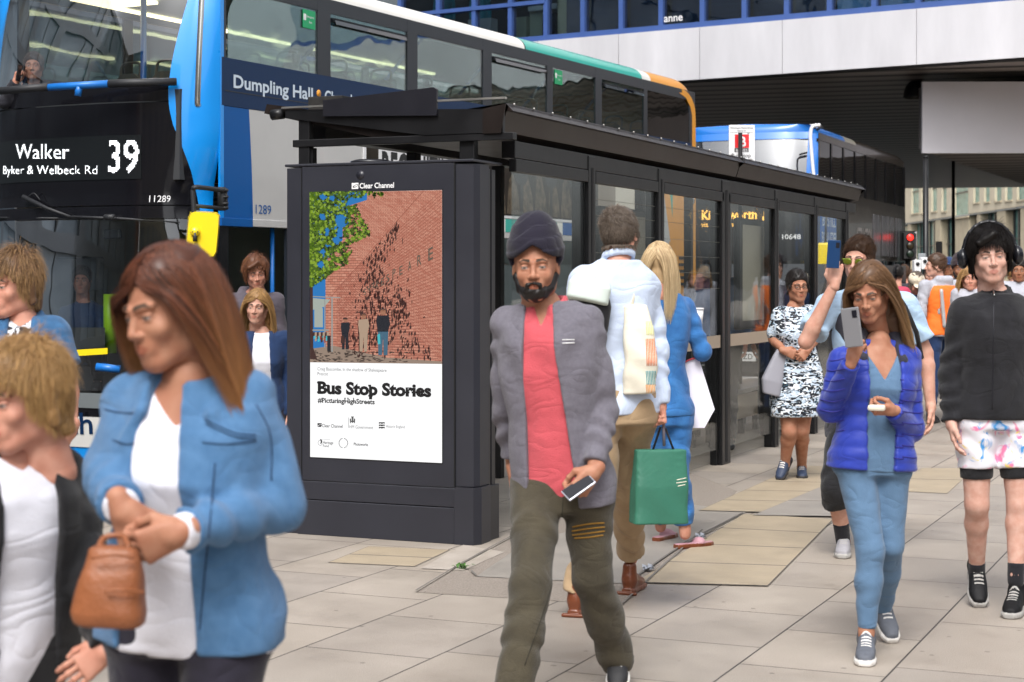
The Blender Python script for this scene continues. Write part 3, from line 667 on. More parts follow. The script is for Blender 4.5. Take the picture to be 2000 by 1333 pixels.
# ---- roof: rounded cantrail and crown; rear end rounds down
SEGS = [(0.15, S1(1025), B_white), (S1(1027), S1(1254), B_teal), (S1(1254), S1(1271), B_white), (S1(1271), L1, B_oran)]
def roofz(x):         # cross-section height above TOPZ at distance inboard d
    d = min(-x, 2.55+x); return .16*math.sqrt(max(0, 1-(1-min(d/.24, 1))**2))+.05*(1-abs(x+1.275)/1.275)
xs = [0, -.006, -.02, -.045, -.09, -.15, -.24, -.5, -.9, -1.275, -1.65, -2.05, -2.31, -2.4, -2.5, -2.53, -2.55]
def ydrop(y):         # rear corner rounding
    d = L1-y; return .34*(1-math.sqrt(max(0, 1-(1-min(d/.5, 1))**2))) if d < .5 else 0
mb = MB()
for a, b, m in SEGS:
    ys = list(np.linspace(a, b, 6)) if b < L1 else list(np.linspace(a, L1-.5, 3))+[L1-.5+.5*math.sin(t*math.pi/16) for t in range(1, 9)]
    V = [(x, y, TOPZ+roofz(x)-ydrop(y)*(1+roofz(x)*1.2)) for y in ys for x in xs]; nx = len(xs)
    mb.raw(V, [(j*nx+i, (j+1)*nx+i, (j+1)*nx+i+1, j*nx+i+1) for j in range(len(ys)-1) for i in range(nx-1)], m, True)
mb.build('roof', bus, fix=True)
mb = MB()     # rear wall and amber corner pillars
mb.prism([(-.0, L1-.12, SK), (-.0, L1, SK)]+[(-.0, L1, 3.85)]+[(-.0, L1-.5+.5*math.sin(R(a)), TOPZ-.34+.34*math.cos(R(a))-.0) for a in (75, 60, 45, 30, 15, 0)]+[(-.0, L1-.5, TOPZ-.05)]+[(-.0, L1-.62+.5*math.sin(R(a)), TOPZ-.40+.34*math.cos(R(a))) for a in (0, 30, 60, 80)], (.006, 0, 0), B_oran)
mb.box((-2.55, L1-.05, SK), (-.005, L1, 4.0), B_oran)
mb.build('rear_panel', bus, fix=True)
mb = MB(); yl = S1(1347)
mb.tube([(.0, yl, Z1(1347, 393)), (.05, yl, Z1(1347, 393)), (.06, yl, Z1(1347, 393))], [.06, .055, .04], M_chr, 14)
mb.build('marker_lamp', bus)
mb = MB(); yl = S1(1332)
for i in range(5): mb.box((.0, yl-.12, 1.86-i*.09), (.012, yl+.14, 1.90-i*.09), B_rub)
mb.build('vent_louvre', bus)
# ---- off side, floors, interior
mb = MB()
mb.box((-2.55, .2, SK), (-2.53, L1, NB), B_grey); mb.box((-2.55, .3, NB), (-2.52, L1, G0), B_navy)
for i in range(8): y = .3+i*(L1-.5)/7; mb.box((-2.55, y-.07, G0), (-2.53, y+.07, TOPZ), B_frm)
mb.build('offside_panel', bus)
mb = MB(); mb.box((-2.545, .3, G0), (-2.54, L1-.1, TOPZ-.05), B_gls); mb.build('offside_window', bus)
mb = MB(); mb.box((-2.52, .25, 2.30), (-.03, L1-.06, 2.42), B_int); mb.build('upper_floor', bus)
mb = MB(); mb.box((-2.52, .05, .12), (-.03, L1-.06, .2), B_int); mb.box((-2.52, .9, .2), (-1.3, 1.0, 1.15), B_int); mb.build('lower_floor', bus)
mb = MB(); mb.box((-2.50, .35, 4.235), (-.06, L1-.4, 4.25), B_ceil); mb.prism([(-.05, .3, 4.24), (-.05, .3, 4.08), (-.22, .3, 4.24)], (0, L1-.8, 0), B_ceil); mb.build('upper_ceiling', bus, fix=True)
mb = MB(); mb.box((-2.50, .35, 2.27), (-.06, L1-.4, 2.295), B_int); mb.build('lower_ceiling', bus)
mb = MB()
for xx in (-.42, -2.1):
    mb.box((xx-.02, .9, 4.205), (xx+.02, 4.0, 4.23), B_light); mb.box((xx-.02, 4.5, 4.205), (xx+.02, 7.2, 4.23), B_light)
mb.box((-2.1, .45, 4.20), (-1.5, 1.0, 4.225), B_light); mb.box((-1.0, .45, 4.20), (-.5, .8, 4.225), B_light)  # two front panels added to brighten the passenger behind the upper windscreen
mb.build('light_strip', bus)
def seat_geo(mb, x, y, z):
    pts = [(x-.40, z+.62), (x-.37, z+.74), (x-.28, z+.80), (x-.14, z+.80), (x-.05, z+.74), (x-.02, z+.62), (x-.02, z+.1), (x-.40, z+.1)]
    mb.prism([(a, y+.1, b) for a, b in pts], (0, .06, 0), B_seat); mb.box((x-.42, y-.35, z), (x, y+.1, z+.1), B_int, .02)
    mb.tube(smoothpts([(x-.33, y+.13, z+.74), (x-.33, y+.15, z+.87), (x-.28, y+.15, z+.91), (x-.14, y+.15, z+.91), (x-.09, y+.15, z+.87), (x-.09, y+.13, z+.74)], 3), .014, B_seat, 6)
for r_ in range(11):
    y = 1.3+r_*.82
    for xx in (-.1, -.55, -1.55, -2.0):
        mb = MB(); seat_geo(mb, xx, y, 2.82); mb.build('seat', bus)
mb = MB()
for r_ in range(5):
    y = 2.2+r_*1.6
    mb.tube(smoothpts([(-.95, y-.1, 2.42), (-.9, y-.1, 3.3), (-.62, y, 3.8), (-.3, y+.1, 4.15), (-.1, y+.15, 4.2)], 4), .02, B_rail, 8)
mb.tube([(-1.3, .55, 2.42), (-1.3, .55, 4.2)], .028, B_rail, 8)
mb.build('handrail', bus)
# ---- front end surface: a from 0 (kerb side) to 2.55, bulging forward
def FRT(a, z, out=0.0):
    t = a/1.275-1; b = .50*(max(0, 1-abs(t)**2.8))**.62
    tilt = 0
    if z > 3.0: tilt = -.19*((z-3.0)/1.2)**2-.02*(z-3)
    if z < 2.3: tilt = .05-.05*((z-1.2)/1.1)**2
    else: tilt += .0
    # bottle neck between the decks at the corner
    k = max(0, 1-a/.35); pinch = .10*k*math.exp(-((z-2.25)/.33)**2)
    e = .0005; nx_, ny_ = (a-1.275)/1.275, 1.0
    return Vector((-a-pinch+(-nx_)*out*.6, -(b)-tilt*min(1, b/.25)-out+pinch*.3, z))
def strip(mb, fl, fr, z0, z1, m, nz=40, na=16, out=0.0):
    """surface between kerbside limit fl(z) and far limit fr(z)"""
    V = []; Fc = []
    for j in range(nz+1):
        z = z0+(z1-z0)*j/nz; a0, a1 = fl(z), fr(z)
        for i in range(na+1): V.append(FRT(a0+(a1-a0)*i/na, z, out))
    for j in range(nz):
        for i in range(na): Fc.append((j*(na+1)+i, j*(na+1)+i+1, (j+1)*(na+1)+i+1, (j+1)*(na+1)+i))
    mb.raw(V, Fc, m, True)
# swoosh boundary of the blue corner, from photo heights
zz = [.55, 1.2, 2.0, 2.16, 2.30, 2.5, 2.7, 2.9, 3.05, 3.2, 3.4, 3.6, 3.8, 4.0, 4.2, 4.35]
aa = [.015, .02, .03, .05, .07, .12, .19, .26, .29, .30, .29, .27, .25, .23, .215, .20]
def bl(z): return float(np.interp(z, zz, aa))
def acos_(x): return x
mb = MB(); strip(mb, lambda z: 0.0, bl, 2.0, 4.24, B_blue, 50, 14); mb.build('front_corner', bus); mb = MB()
strip(mb, lambda z: 2.55-bl(z), lambda z: 2.55, .5, 4.24, B_blue, 40, 8)
mb.build('front_corner', bus); mb = MB(); mb.prism([(-.02, .0, PB-.02), (.002, .0, PB-.02), (.002, .0, 4.24), (-.02, .0, 4.24)], (0, .05, 0), B_blue)
mb.build('corner_trim', bus)
mb = MB(); V = []; nz = 8
for j in range(nz+1):       # front cap to the roof
    t = j/nz
    for i in range(33):
        a = 2.55*i/32; p = FRT(a, 4.24); yy = p.y*(math.cos(t*math.pi/2))+.16*(1-math.cos(t*math.pi/2)); V.append(Vector((p.x, yy, 4.24+roofz(p.x)*math.sin(t*math.pi/2))))
mb.raw(V, [(j*33+i, j*33+i+1, (j+1)*33+i+1, (j+1)*33+i) for j in range(nz) for i in range(32)], B_blue, True); mb.build('front_dome', bus)
mb = MB(); strip(mb, bl, lambda z: 2.55-bl(z), 3.24, 4.24, glass('upper_screen_glass', (.75, .8, .8), .35, 0, .05), 30, 30, -.004); mb.build('upper_windscreen', bus)
mb = MB(); strip(mb, lambda z: bl(z)+.0, lambda z: 2.55-bl(z), 3.10, 3.235, B_blk, 8, 30); strip(mb, lambda z: bl(z), lambda z: 2.55-bl(z), 2.215, 3.09, B_blk, 30, 30, .0); strip(mb, lambda z: bl(z), lambda z: 2.55-bl(z), 2.10, 2.205, B_blk, 6, 30, .004); mb.build('display_surround', bus)
mb = MB(); strip(mb, lambda z: .03, lambda z: 2.52, .62, 2.095, B_wsc, 20, 40, -.002); mb.build('lower_windscreen', bus)
mb = MB(); strip(mb, lambda z: 0.0, lambda z: 2.55, .47, .60, mat('dash_grey', sr('#6f7577'), .4), 6, 40, .01); strip(mb, lambda z: 0., lambda z: 2.55, .40, .468, B_blk, 4, 40)
strip(mb, lambda z: .0, lambda z: 2.55, .13, .395, mat('bumper_white', sr('#cfcdc8'), .35), 8, 40, .03); strip(mb, lambda z: .0, lambda z: 2.55, -.05, .128, B_blue, 6, 40, .02)
bmp = mb.build('bumper', bus)
# pixel to bus-front point
def fa(px, z):
    best = None
    for i in range(0, 256):
        a = i*.01; p = M1 @ FRT(a, z, .012); D = depth(p); q = 1000+(p-CP).dot(RT)/D*F
        if best is None or abs(q-px) < best[0]: best = (abs(q-px), a, D)
    return best[1], best[2]
def FPt(px, py, out=.012):
    z = zat(py, 14.8)
    for _ in range(3): a, D = fa(px, z); z = zat(py, D)
    return FRT(a, z, out), a, z
def wrapface(mb2, fun, x0px, x1px, py):    # maps a flat text block onto the curved front
    pass
def front_text(mb, txt, px0, px1, pyb, pyt, m, out=.014, off=.01, ledrows=0):
    """writes along the curved front, reading from far side to kerb side"""
    (pa, a0, z0) = FPt(px0, pyb); (pb, a1, z1) = FPt(px1, pyb); zt = FPt((px0+px1)/2, pyt)[2]
    t = MB(); Ln = abs(a1-a0)
    (led(t, txt, (0, 0, 0), (1, 0, 0), (0, 0, 1), zt-z0, ledrows, m, off, Ln) if ledrows else text(t, txt, (0, 0, 0), (1, 0, 0), (0, 0, 1), zt-z0, m, off, Ln))
    mb.raw([FRT(a0-x*(1 if a1 < a0 else -1), z0+(z1-z0)*x/Ln+z, out) for x, y, z in t.v], t.f, m)
mb = MB()
d0, a0, zb = FPt(-12, 352); d1, a1, _ = FPt(276, 352); zt_ = FPt(140, 268)[2]; zb = FPt(140, 353)[2]
strip(mb, lambda z: a1, lambda z: a0, zb, zt_, mat('display_matrix', sr('#16191b'), .25), 4, 24, .006); dsp = mb.build('destination_display', bus)
mb = MB(); front_text(mb, 'Walker', 30, 134, 311, 277, M_led, .009, .004, 15); front_text(mb, 'Byker & Welbeck Rd', 6, 190, 341, 318, M_led, .009, .0, 11); front_text(mb, '39', 210, 271, 336, 271, M_led, .009, .012, 22)
mb.build('display_text', dsp)
mb = MB(); front_text(mb, '11289', 290, 333, 395, 382, M_wht, .010, .0); mb.build('fleet_number', bus)
mb = MB(); front_text(mb, 'Stagecoach', -25, 184, 847, 819, B_navy, .036, .012); mb.build('operator_name', bmp)
mb = MB(); y0 = S1(490); z0 = Z1(490, 417); text(mb, '11289', (.004, y0, z0), (0, 1, 0), (0, 0, 1), Z1(490, 399)-z0, B_dblue, .0, width=S1(529)-y0)
mb.build('fleet_number', bus)
M_bann = mat('band_white', sr('#c9d6e2'), .4)
mb = MB(); y0 = S1(455); z0 = Z1(455, 171); text(mb, 'Dumpling Hall', (.007, y0, z0), (0, 1, 0), (0, 0, 1), Z1(455, 146)-z0, M_bann, .022, width=S1(610)-y0)
y0 = S1(633); text(mb, 'Chowdene', (.007, y0, z0), (0, 1, 0), (0, 0, 1), Z1(455, 146)-Z1(455, 171), M_bann, .022)
mb.tube([(.003, S1(622), Z1(622, 183)), (.007, S1(622), Z1(622, 183))], .035, B_oran, 14); mb.build('route_lettering', bus)
# wipers
mb = MB()
def fp(px, py, out=.03): return FPt(px, py, out)[0]
mb.tube([fp(52, 385, .05), fp(100, 408, .06), fp(142, 424, .05)], [.022, .016, .012], B_rub, 8); mb.tube([fp(142, 424, .05), fp(230, 427, .05)], .011, B_rub, 6)
mb.tube([fp(-5, 426, .03), fp(116, 427, .03)], .010, B_rub, 6); mb.tube([fp(116, 428, .03), fp(230, 427, .03), fp(353, 435, .03)], [.006, .012, .005], B_rub, 6)
mb.tube(smoothpts([fp(60, 390, .06), fp(72, 378, .05), fp(84, 392, .04)], 4), .005, B_rub, 6)
mb.tube([fp(210, 425, .06), fp(228, 425, .06)], .026, B_rub, 8)
mb.build('wiper', bus)
# grab rail on the corner
mb = MB(); rp = [M1 @ FRT(.19, 4.4, .06)]
pts = [P(395, -20, 14.45), P(391, 60, 14.43), P(388, 130, 14.42), P(386, 190, 14.43), P(386, 205, 14.47), P(388, 206, 14.6)]
mb.tube([I1 @ p for p in smoothpts(pts, 4)], .024, M_chr, 10); mb.build('branch_deflector', bus)
# kerbside mirror
mb = MB(); D0 = 14.3
def q(px, py, d=0): return I1 @ P(px, py, D0+d)
mb.tube(smoothpts([q(440, 373, .3), q(385, 366), q(378, 371), q(377, 385), q(380, 440), q(381, 470)], 4), .02, B_rub, 8)
mb.tube([q(378, 402), q(440, 408, .3)], .016, B_rub, 8)
mb.tube([q(433, 366, .3), q(433, 412, .3)], .034, B_rub, 10); mb.tube([q(441, 368, .3), q(443, 410, .3)], .012, B_rub, 8)
for z_ in (372, 385, 398, 406): mb.tube([q(428, z_, .28), q(446, z_, .28)], .011, B_rub, 6)
mb.build('mirror_bracket', bus)
mb = MB(); out_ = [(372, 414), (380, 411), (424, 415), (430, 421), (429, 440), (424, 494), (418, 504), (410, 505), (370, 497), (364, 490), (363, 470), (367, 425)]
V0 = [q(x, y, .1) for x, y in out_]; V1 = [q(396+(x-396)*.92, 458+(y-458)*.94, -.03) for x, y in out_]; n_ = len(out_)
mb.raw(V0+V1, [tuple(range(n_)), tuple(range(n_, 2*n_))[::-1]]+[(i, (i+1) % n_, n_+(i+1) % n_, n_+i) for i in range(n_)], B_yel)
mr = mb.build('mirror_housing', bus, fix=True)
mb = MB(); c_ = q(381, 453, -.04); c2 = q(381, 453, -.075); mb.tube([c_, c2], [.042, .034], B_yel, 16); mb.tube([q(381, 455, -.06), q(381, 472, -.06)], .018, B_rub, 8)
for dx in (-5, 5): mb.tube([q(381+dx, 453, -.074), q(381+dx, 453, -.08)], .006, B_rub, 6)
mb.build('mirror_knuckle', mr)
# door opening: dark inside, door leaf folded
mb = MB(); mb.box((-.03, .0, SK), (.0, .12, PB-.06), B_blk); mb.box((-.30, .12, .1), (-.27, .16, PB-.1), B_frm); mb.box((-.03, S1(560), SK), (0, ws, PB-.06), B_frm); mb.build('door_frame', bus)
mb = MB(); mb.tube([(-.2, .35, .2), (-.2, .35, 2.0)], .02, B_rail, 8); mb.tube([(-.1, .9, .7), (-.1, .9, 2.1)], .02, B_rail, 8); mb.build('door_pole', bus)
# cab details seen through the windscreen
mb = MB(); cc = lambda px, py, d: I1 @ P(px, py, d)
mb.raw([cc(20, 640, 15.6), cc(205, 640, 15.3), cc(205, 685, 15.3), cc(20, 685, 15.6), cc(20, 640, 15.9), cc(205, 640, 15.6), cc(205, 685, 15.6), cc(20, 685, 15.9)], [(0, 1, 2, 3), (4, 7, 6, 5), (0, 4, 5, 1), (3, 2, 6, 7), (0, 3, 7, 4), (1, 5, 6, 2)], B_int)
mb.raw([cc(145, 684, 15.0), cc(210, 680, 14.9), cc(210, 692, 14.9), cc(145, 696, 15.0), cc(145, 684, 15.3), cc(210, 680, 15.2), cc(210, 692, 15.2), cc(145, 696, 15.3)], [(0, 1, 2, 3), (4, 7, 6, 5), (0, 4, 5, 1), (3, 2, 6, 7), (0, 3, 7, 4), (1, 5, 6, 2)], B_yel)
mb.tube([cc(75, 660, 15.5), cc(75, 610, 15.8)], .02, B_int, 8)
mb.build('dashboard', bus)
mb = MB(); mb.tube([cc(215, 575, 15.7), cc(215, 690, 15.7)], .06, mat('lime_pole', sr('#9ccc1e'), .4), 10); mb.build('lime_pole', bus)
mb = MB(); c_ = cc(190, 540, 16.3); mb.box((c_.x-.22, c_.y-.05, c_.z-.13), (c_.x+.05, c_.y+.05, c_.z+.18), mat('ticket_machine', sr('#7d8284'), .5), .02); mb.build('ticket_machine', bus)
mb = MB(); mb.tube([cc(110, 505, 15.2), cc(165, 505, 15.2)], .004, B_rub, 6); c_ = cc(220, 460, 15.0); mb.box((c_.x-.09, c_.y-.02, c_.z-.03), (c_.x+.09, c_.y+.02, c_.z+.05), B_rub, .015); mb.build('cab_mirror', bus)
mb = MB(); mb.tube([cc(188, 717, 14.9), cc(235, 722, 14.9)], .035, B_rail, 8); mb.build('cab_handle', bus)
for yy in (2.6, 8.4):
    mb = MB(); mb.tube([(-.32, yy, .36), (-.05, yy, .36)], .48, B_tyre, 26); wl = mb.build('wheel', bus)
    mb = MB(); mb.tube([(-.06, yy, .36), (-.03, yy, .36)], [.27, .2], M_chr, 20); mb.build('rim', wl)
# interior front rail upstairs
mb = MB(); mb.tube([cc(0, 178, 15.0), cc(95, 170, 14.85)], .034, B_rub, 8); mb.tube([cc(95, 171, 14.85), cc(212, 164, 14.75)], .032, B_rail, 8); mb.tube([cc(212, 164, 14.75), cc(262, 162, 14.72), cc(345, 160, 14.8)], .034, B_rub, 8); mb.tube([cc(155, 168, 14.8), cc(152, 188, 14.8)], .03, B_rail, 8)
mb.build('front_guard_rail', bus)
mb = MB(); mb.prism([(-2.5, -.3, 2.43), (-2.5, -.3, 3.2), (-2.5, .0, 3.24), (-2.5, .3, 2.43)], (2.3, 0, 0), B_int); mb.build('front_dash', bus, fix=True)
# ---- lower deck windows seen through the shelter
mb = MB()
lw = [(960, 1150)]
ya, yb2 = S1(640), S1(1150)+.3
mb.box((-.03, ya, 1.02), (.002, yb2, 1.09), B_frm); mb.box((-.03, ya, PB-.06), (.002, yb2, PB+.0), B_frm)
k = 0; y = ya
ws_l = []
while y < yb2-.3:
    y2 = min(y+1.42, yb2); mb.box((-.03, y, 1.09), (.002, y+.09, PB-.06), B_frm); ws_l.append((y+.09, y2)); y = y2
mb.box((-.03, yb2-.09, 1.09), (.003, yb2, PB-.06), B_frm)
mb.build('lower_window_band', bus)
for a, b in ws_l:
    mb = MB(); mb.box((-.012, a, 1.09), (-.006, b, PB-.06), B_gls); mb.build('window', bus)
# ---- big side advert
y0, y1 = S1(708), S1(1262)
za, zb = PB+.17, 3.04
ad = MB(); ad.box((.003, y0, za), (.012, y1, zb), M_wht); ad.box((.0125, y0+.05, za+.03), (.014, y1-.05, zb-.04), mat('advert_dark', sr('#17130f'), .6, var2=sr('#332c25'), vs=2.6, spec=.2))
adv = ad.build('side_advert', bus)
ad = MB(); ya_ = S1(737); ad.box((.0145, ya_, 2.35), (.0155, S1(905), 2.93), M_wht)
text(ad, 'RECRUITING', (.0162, ya_+.06, 2.50), (0, 1, 0), (0, 0, 1), .35, mat('ad_black', (.01, .01, .01), .5), .03, width=S1(900)-ya_-.1); ad.build('advert_lettering', adv)
ad = MB(); rr = random.Random(4); Mbr = mat('advert_brush', sr('#6f6352'), .6, var2=sr('#1d1813'), vs=11, spec=.2); Mk = mat('advert_shadow', sr('#0d0b0a'), .5)
yA, yB = S1(958), S1(1140)
for k in range(7):
    c_ = yA+(yB-yA)*(k+.5)/7; w_ = (yB-yA)/14
    pts = [(c_-w_*.9, za+.05), (c_-w_*.6, za+.35+rr.random()*.2), (c_-w_*.1, za+.5+rr.random()*.15), (c_+w_*.4, za+.4), (c_+w_*.8, za+.25), (c_+w_*.95, za+.05)]
    ad.poly([(.0147, a, b) for a, b in pts], Mbr)
for k in (2.1, 4.3, 6.2):
    c_ = yA+(yB-yA)*k/7; ad.poly([(.0153, c_+.16*math.cos(a), za+.52+.14*math.sin(a)) for a in [i*.4189 for i in range(15)]], Mk); ad.box((.0151, c_-.035, za+.06), (.0155, c_+.035, za+.45), Mk)
ad.build('advert_picture', adv)
ad = MB(); Mt = mat('ad_taupe', sr('#857b6d'), .5); ad.box((.0145, S1(1166), za+.04), (.0152, S1(1255), zb-.05), Mt); ad.box((.0156, S1(1200), za+.1), (.0162, S1(1244), zb-.2), mat('ad_card', sr('#cfc9ba'), .5))
ad.build('advert_panel', adv)

# ================================================================== second bus
p2, rz2 = bframe(1598, 29.3, R(22.8))
bus2 = thing('double_decker_bus', 'dark brown double decker bus with blue front and amber display, second in the queue', 'bus', p2, rz2)
M2 = Matrix.Translation(p2) @ Matrix.Rotation(rz2, 4, 'Z'); I2 = M2.inverted()
def S2(px): o = I2 @ CP; d = I2.to_3x3() @ (P(px, HOR, 1)-CP); t = -o.x/d.x; return o.y+t*d.y
L2 = S2(1768); T2 = 4.06
K_brn = mat('bus_dark_brown', sr('#2a2522'), .2, coat=.3, var=.15, vs=1)
K_wr = mat('bus_wrap', sr('#3a3632'), .15, var=.3, vs=1.2, coat=.3)
K_b = mat('bus2_blue', sr('#1c6cc0'), .25, coat=.5)
mb = MB()
mb.box((-.03, .02, 2.95), (0, L2-.05, 3.12), K_brn); mb.box((-.03, .02, 1.95), (0, L2-.02, 2.95), K_wr); mb.box((-.03, 1.2, .0), (0, L2-.02, 1.0), K_brn)
for k in range(9): y = .05+k*(L2-.15)/8; mb.box((-.03, y-.05, 3.12), (.004, y+.06, T2-.1), B_blk)
mb.box((-.03, .02, T2-.12), (.004, L2-.2, T2), K_brn)
for k in range(7): y = 1.3+k*(L2-1.4)/6; mb.box((-.03, y-.06, 1.0), (.004, y+.06, 1.95), B_frm)
mb.box((-.04, L2-.06, 0), (-.0, L2, 3.75), K_brn); mb.box((-2.5, L2-.05, 0), (-.04, L2, 3.8), K_brn)
mb.box((-2.5, .1, 0), (-2.47, L2, T2-.1), K_brn)
mb.build('side_panel', bus2)
mb = MB(); mb.box((-.02, .1, 3.12), (-.012, L2-.1, T2-.12), B_gls2); mb.box((-.02, 1.2, 1.0), (-.012, L2-.1, 1.95), B_gls2); mb.build('side_window', bus2)
def roof2(x): d = min(-x, 2.5+x); return .14*math.sqrt(max(0, 1-(1-min(max(d, 0)/.22, 1))**2))+.04*(1-abs(x+1.25)/1.25)
xs2 = [0, -.01, -.04, -.09, -.15, -.22, -.6, -1.25, -1.9, -2.28, -2.4, -2.49, -2.5]
mb = MB()
def yd2(y): d = L2-y; return .35*(1-math.sqrt(max(0, 1-(1-min(d/.5, 1))**2)))
for a, b, m in ((.0, S2(1650), K_b), (S2(1650), S2(1672), mat('bus2_grey', sr('#8b877c'), .3, coat=.4)), (S2(1672), L2, K_brn)):
    ys = list(np.linspace(a, b, 5)) if b < L2 else list(np.linspace(a, L2-.5, 3))+[L2-.5+.5*math.sin(t*math.pi/16) for t in range(1, 9)]
    V = [(x, y, T2+roof2(x)-yd2(y)) for y in ys for x in xs2]; nx = len(xs2)
    mb.raw(V, [(j*nx+i, (j+1)*nx+i, (j+1)*nx+i+1, j*nx+i+1) for j in range(len(ys)-1) for i in range(nx-1)], m, True)
mb.build('roof', bus2, fix=True)
def F2(a, z, out=0.0):
    t = a/1.25-1; b = .42*(max(0, 1-abs(t)**3))**.6; tilt = -.28*(max(0, z-2.9)/1.1)**1.3*min(1, b/.25)
    return Vector((-a, -b-tilt-out, z))
def strip2(mb, a0, a1, z0, z1, m, nz=10, na=24, out=0.0, arch=0):
    V = []
    for j in range(nz+1):
        for i in range(na+1):
            a = a0+(a1-a0)*i/na; V.append(F2(a, z0+(z1-z0-(arch*(a/1.25-1)**2 if arch else 0))*j/nz, out))
    mb.raw(V, [(j*(na+1)+i, j*(na+1)+i+1, (j+1)*(na+1)+i+1, (j+1)*(na+1)+i) for j in range(nz) for i in range(na)], m, True)
mb = MB(); strip2(mb, 0, .17, 1.9, T2, K_b, 12, 8); strip2(mb, 2.33, 2.5, 1.9, T2, K_b, 12, 8); strip2(mb, .17, 2.33, T2-.10, T2+.02, K_b, 4, 24, .01)
V = []
for j in range(7):
    t = j/6
    for i in range(25):
        a = 2.5*i/24; p = F2(a, T2); V.append(Vector((p.x, p.y*math.cos(t*math.pi/2), T2+roof2(p.x)*math.sin(t*math.pi/2))))
mb.raw(V, [(j*25+i, j*25+i+1, (j+1)*25+i+1, (j+1)*25+i) for j in range(6) for i in range(24)], K_b, True)
mb.build('front_dome', bus2)
M_ws2 = glass('bus_windscreen_grey', (.35, .38, .40), 1.0, .03, .16)
mb = MB(); strip2(mb, .17, 2.33, 2.95, T2-.08, M_ws2, 12, 24, -.005, .06); mb.build('upper_windscreen', bus2)
mb = MB(); strip2(mb, .02, 2.48, 1.9, 2.94, B_blk); strip2(mb, .0, 2.5, .0, .55, K_b); mb.build('display_surround', bus2)
mb = MB(); strip2(mb, .05, 2.45, .56, 1.9, B_wsc); mb.build('lower_windscreen', bus2)
mb = MB(); mb.box((-2.4, .1, 2.05), (-.1, L2-.1, 2.2), B_int); mb.box((-2.4, .2, .1), (-.1, L2-.1, .2), B_int); mb.box((-2.4, 2.0, .2), (-.1, 2.1, 4.0), B_int); mb.build('interior', bus2)
def fa2(px, z):
    best = (9e9, 0, 0)
    for i in range(0, 251):
        a = i*.01; p = M2 @ F2(a, z, .02); D = depth(p); q_ = 1000+(p-CP).dot(RT)/D*F
        if abs(q_-px) < best[0]: best = (abs(q_-px), a, D)
    return best[1], best[2]
def ft2(mb, txt, px0, px1, pyb, pyt, m, rows=0, off=.01):
    a0, D = fa2(px0, 2.4); a1, _ = fa2(px1, 2.4); z0, z1 = zat(pyb, D), zat(pyt, D); t = MB(); Ln = abs(a1-a0)
    (led(t, txt, (0, 0, 0), (1, 0, 0), (0, 0, 1), z1-z0, rows, m, off, Ln, .85) if rows else text(t, txt, (0, 0, 0), (1, 0, 0), (0, 0, 1), z1-z0, m, off, Ln))
    mb.raw([F2(a0-x, z0+z, .02) for x, y, z in t.v], t.f, m)
mb = MB(); ft2(mb, 'Killingworth', 1371, 1478, 430, 411, M_leda, 12, .02); ft2(mb, 'via Four Lane Ends', 1370, 1466, 444, 434, M_leda, 9); ft2(mb, '63', 1490, 1510, 442, 407, M_leda, 14, .02); mb.build('display_text', bus2)
mb = MB(); ft2(mb, '10648', 1528, 1564, 467.5, 458, M_wht); mb.build('fleet_number', bus2)
mb = MB()
for (px, py) in ((1364, 250), (1577, 243)):
    a, D = fa2(px, 4.0); p = F2(a, zat(py, D), -.25); mb.box((p.x-.09, p.y-.06, p.z-.05), (p.x+.09, p.y+.06, p.z+.02), M_wht, .01)
mb.build('roof_marker', bus2)
mb = MB(); pp = [(1602, 245), (1588, 247), (1583, 262), (1585, 300), (1590, 350), (1592, 372)]; mb.tube([I2 @ P(x, y, 28.6) for x, y in smoothpts([(a, b, 0) for a, b in pp], 4) for _ in [0]] if False else [I2 @ P(v.x, v.y, 28.6) for v in smoothpts([(a, b, 0) for a, b in pp], 4)], .028, M_wht, 8)
mb.tube([I2 @ P(x, y, 28.7) for x, y in ((1585, 247), (1600, 243), (1607, 248), (1595, 254))], .02, B_rub, 6); mb.build('branch_deflector', bus2)
mb = MB(); c_ = I2 @ P(1612, 508, 28.6); mb.box((c_.x-.12, c_.y-.05, c_.z-.28), (c_.x+.1, c_.y+.05, c_.z+.28), B_yel, .03); mb.tube([c_+Vector((0, 0, .25)), c_+Vector((0, .1, .9)), c_+Vector((-.2, .4, .95))], .02, B_rub); mb.build('mirror_housing', bus2)
# bus stage poster on its side + rear louvres + lamps
mb = MB(); y0, y1 = .15, S2(1640); mb.box((.001, y0, 1.3), (.008, y1, 3.02), K_b); text(mb, 'BE STILL', (.009, y0+.15, 2.5), (0, 1, 0), (0, 0, 1), .2, M_bann, .01); text(mb, 'BEAUTIFUL', (.009, y0+.1, 2.2), (0, 1, 0), (0, 0, 1), .2, M_bann, .01)
mb.box((.001, S2(1642), 1.5), (.008, S2(1650), 2.8), B_oran); mb.build('side_poster', bus2)
mb = MB()
for a, b in ((1705, 1718), (1722, 1745), (1749, 1760)): mb.box((.001, S2(a), 2.05), (.012, S2(b), 2.85), mat('steel_grey_panel', sr('#77757a'), .25, .6, var=.3, vs=2, stretch=(3, 3, .2)), .004)
text(mb, 'ATTRACTION', (.004, S2(1672), 2.2), (0, 1, 0), (0, 0, 1), .35, mat('faint_letter', sr('#8d8a88'), .4), .02, width=S2(1703)-S2(1672))
mb.build('side_hatch', bus2)
mb = MB()
for i in range(16): mb.box((.0, S2(1763), .9+i*.09), (.014, S2(1767), .94+i*.09), B_rub)
mb.build('rear_louvre', bus2)
mb = MB()
for (a, z) in ((1671, 3.62), (1703, 3.33), (1722, 3.08), (1733, 3.12), (1744, 3.14)): mb.box((-.3, S2(a)-.1, z-.02), (-.2, S2(a)+.25, z+.03), B_light)
mb.build('interior_lamp', bus2)
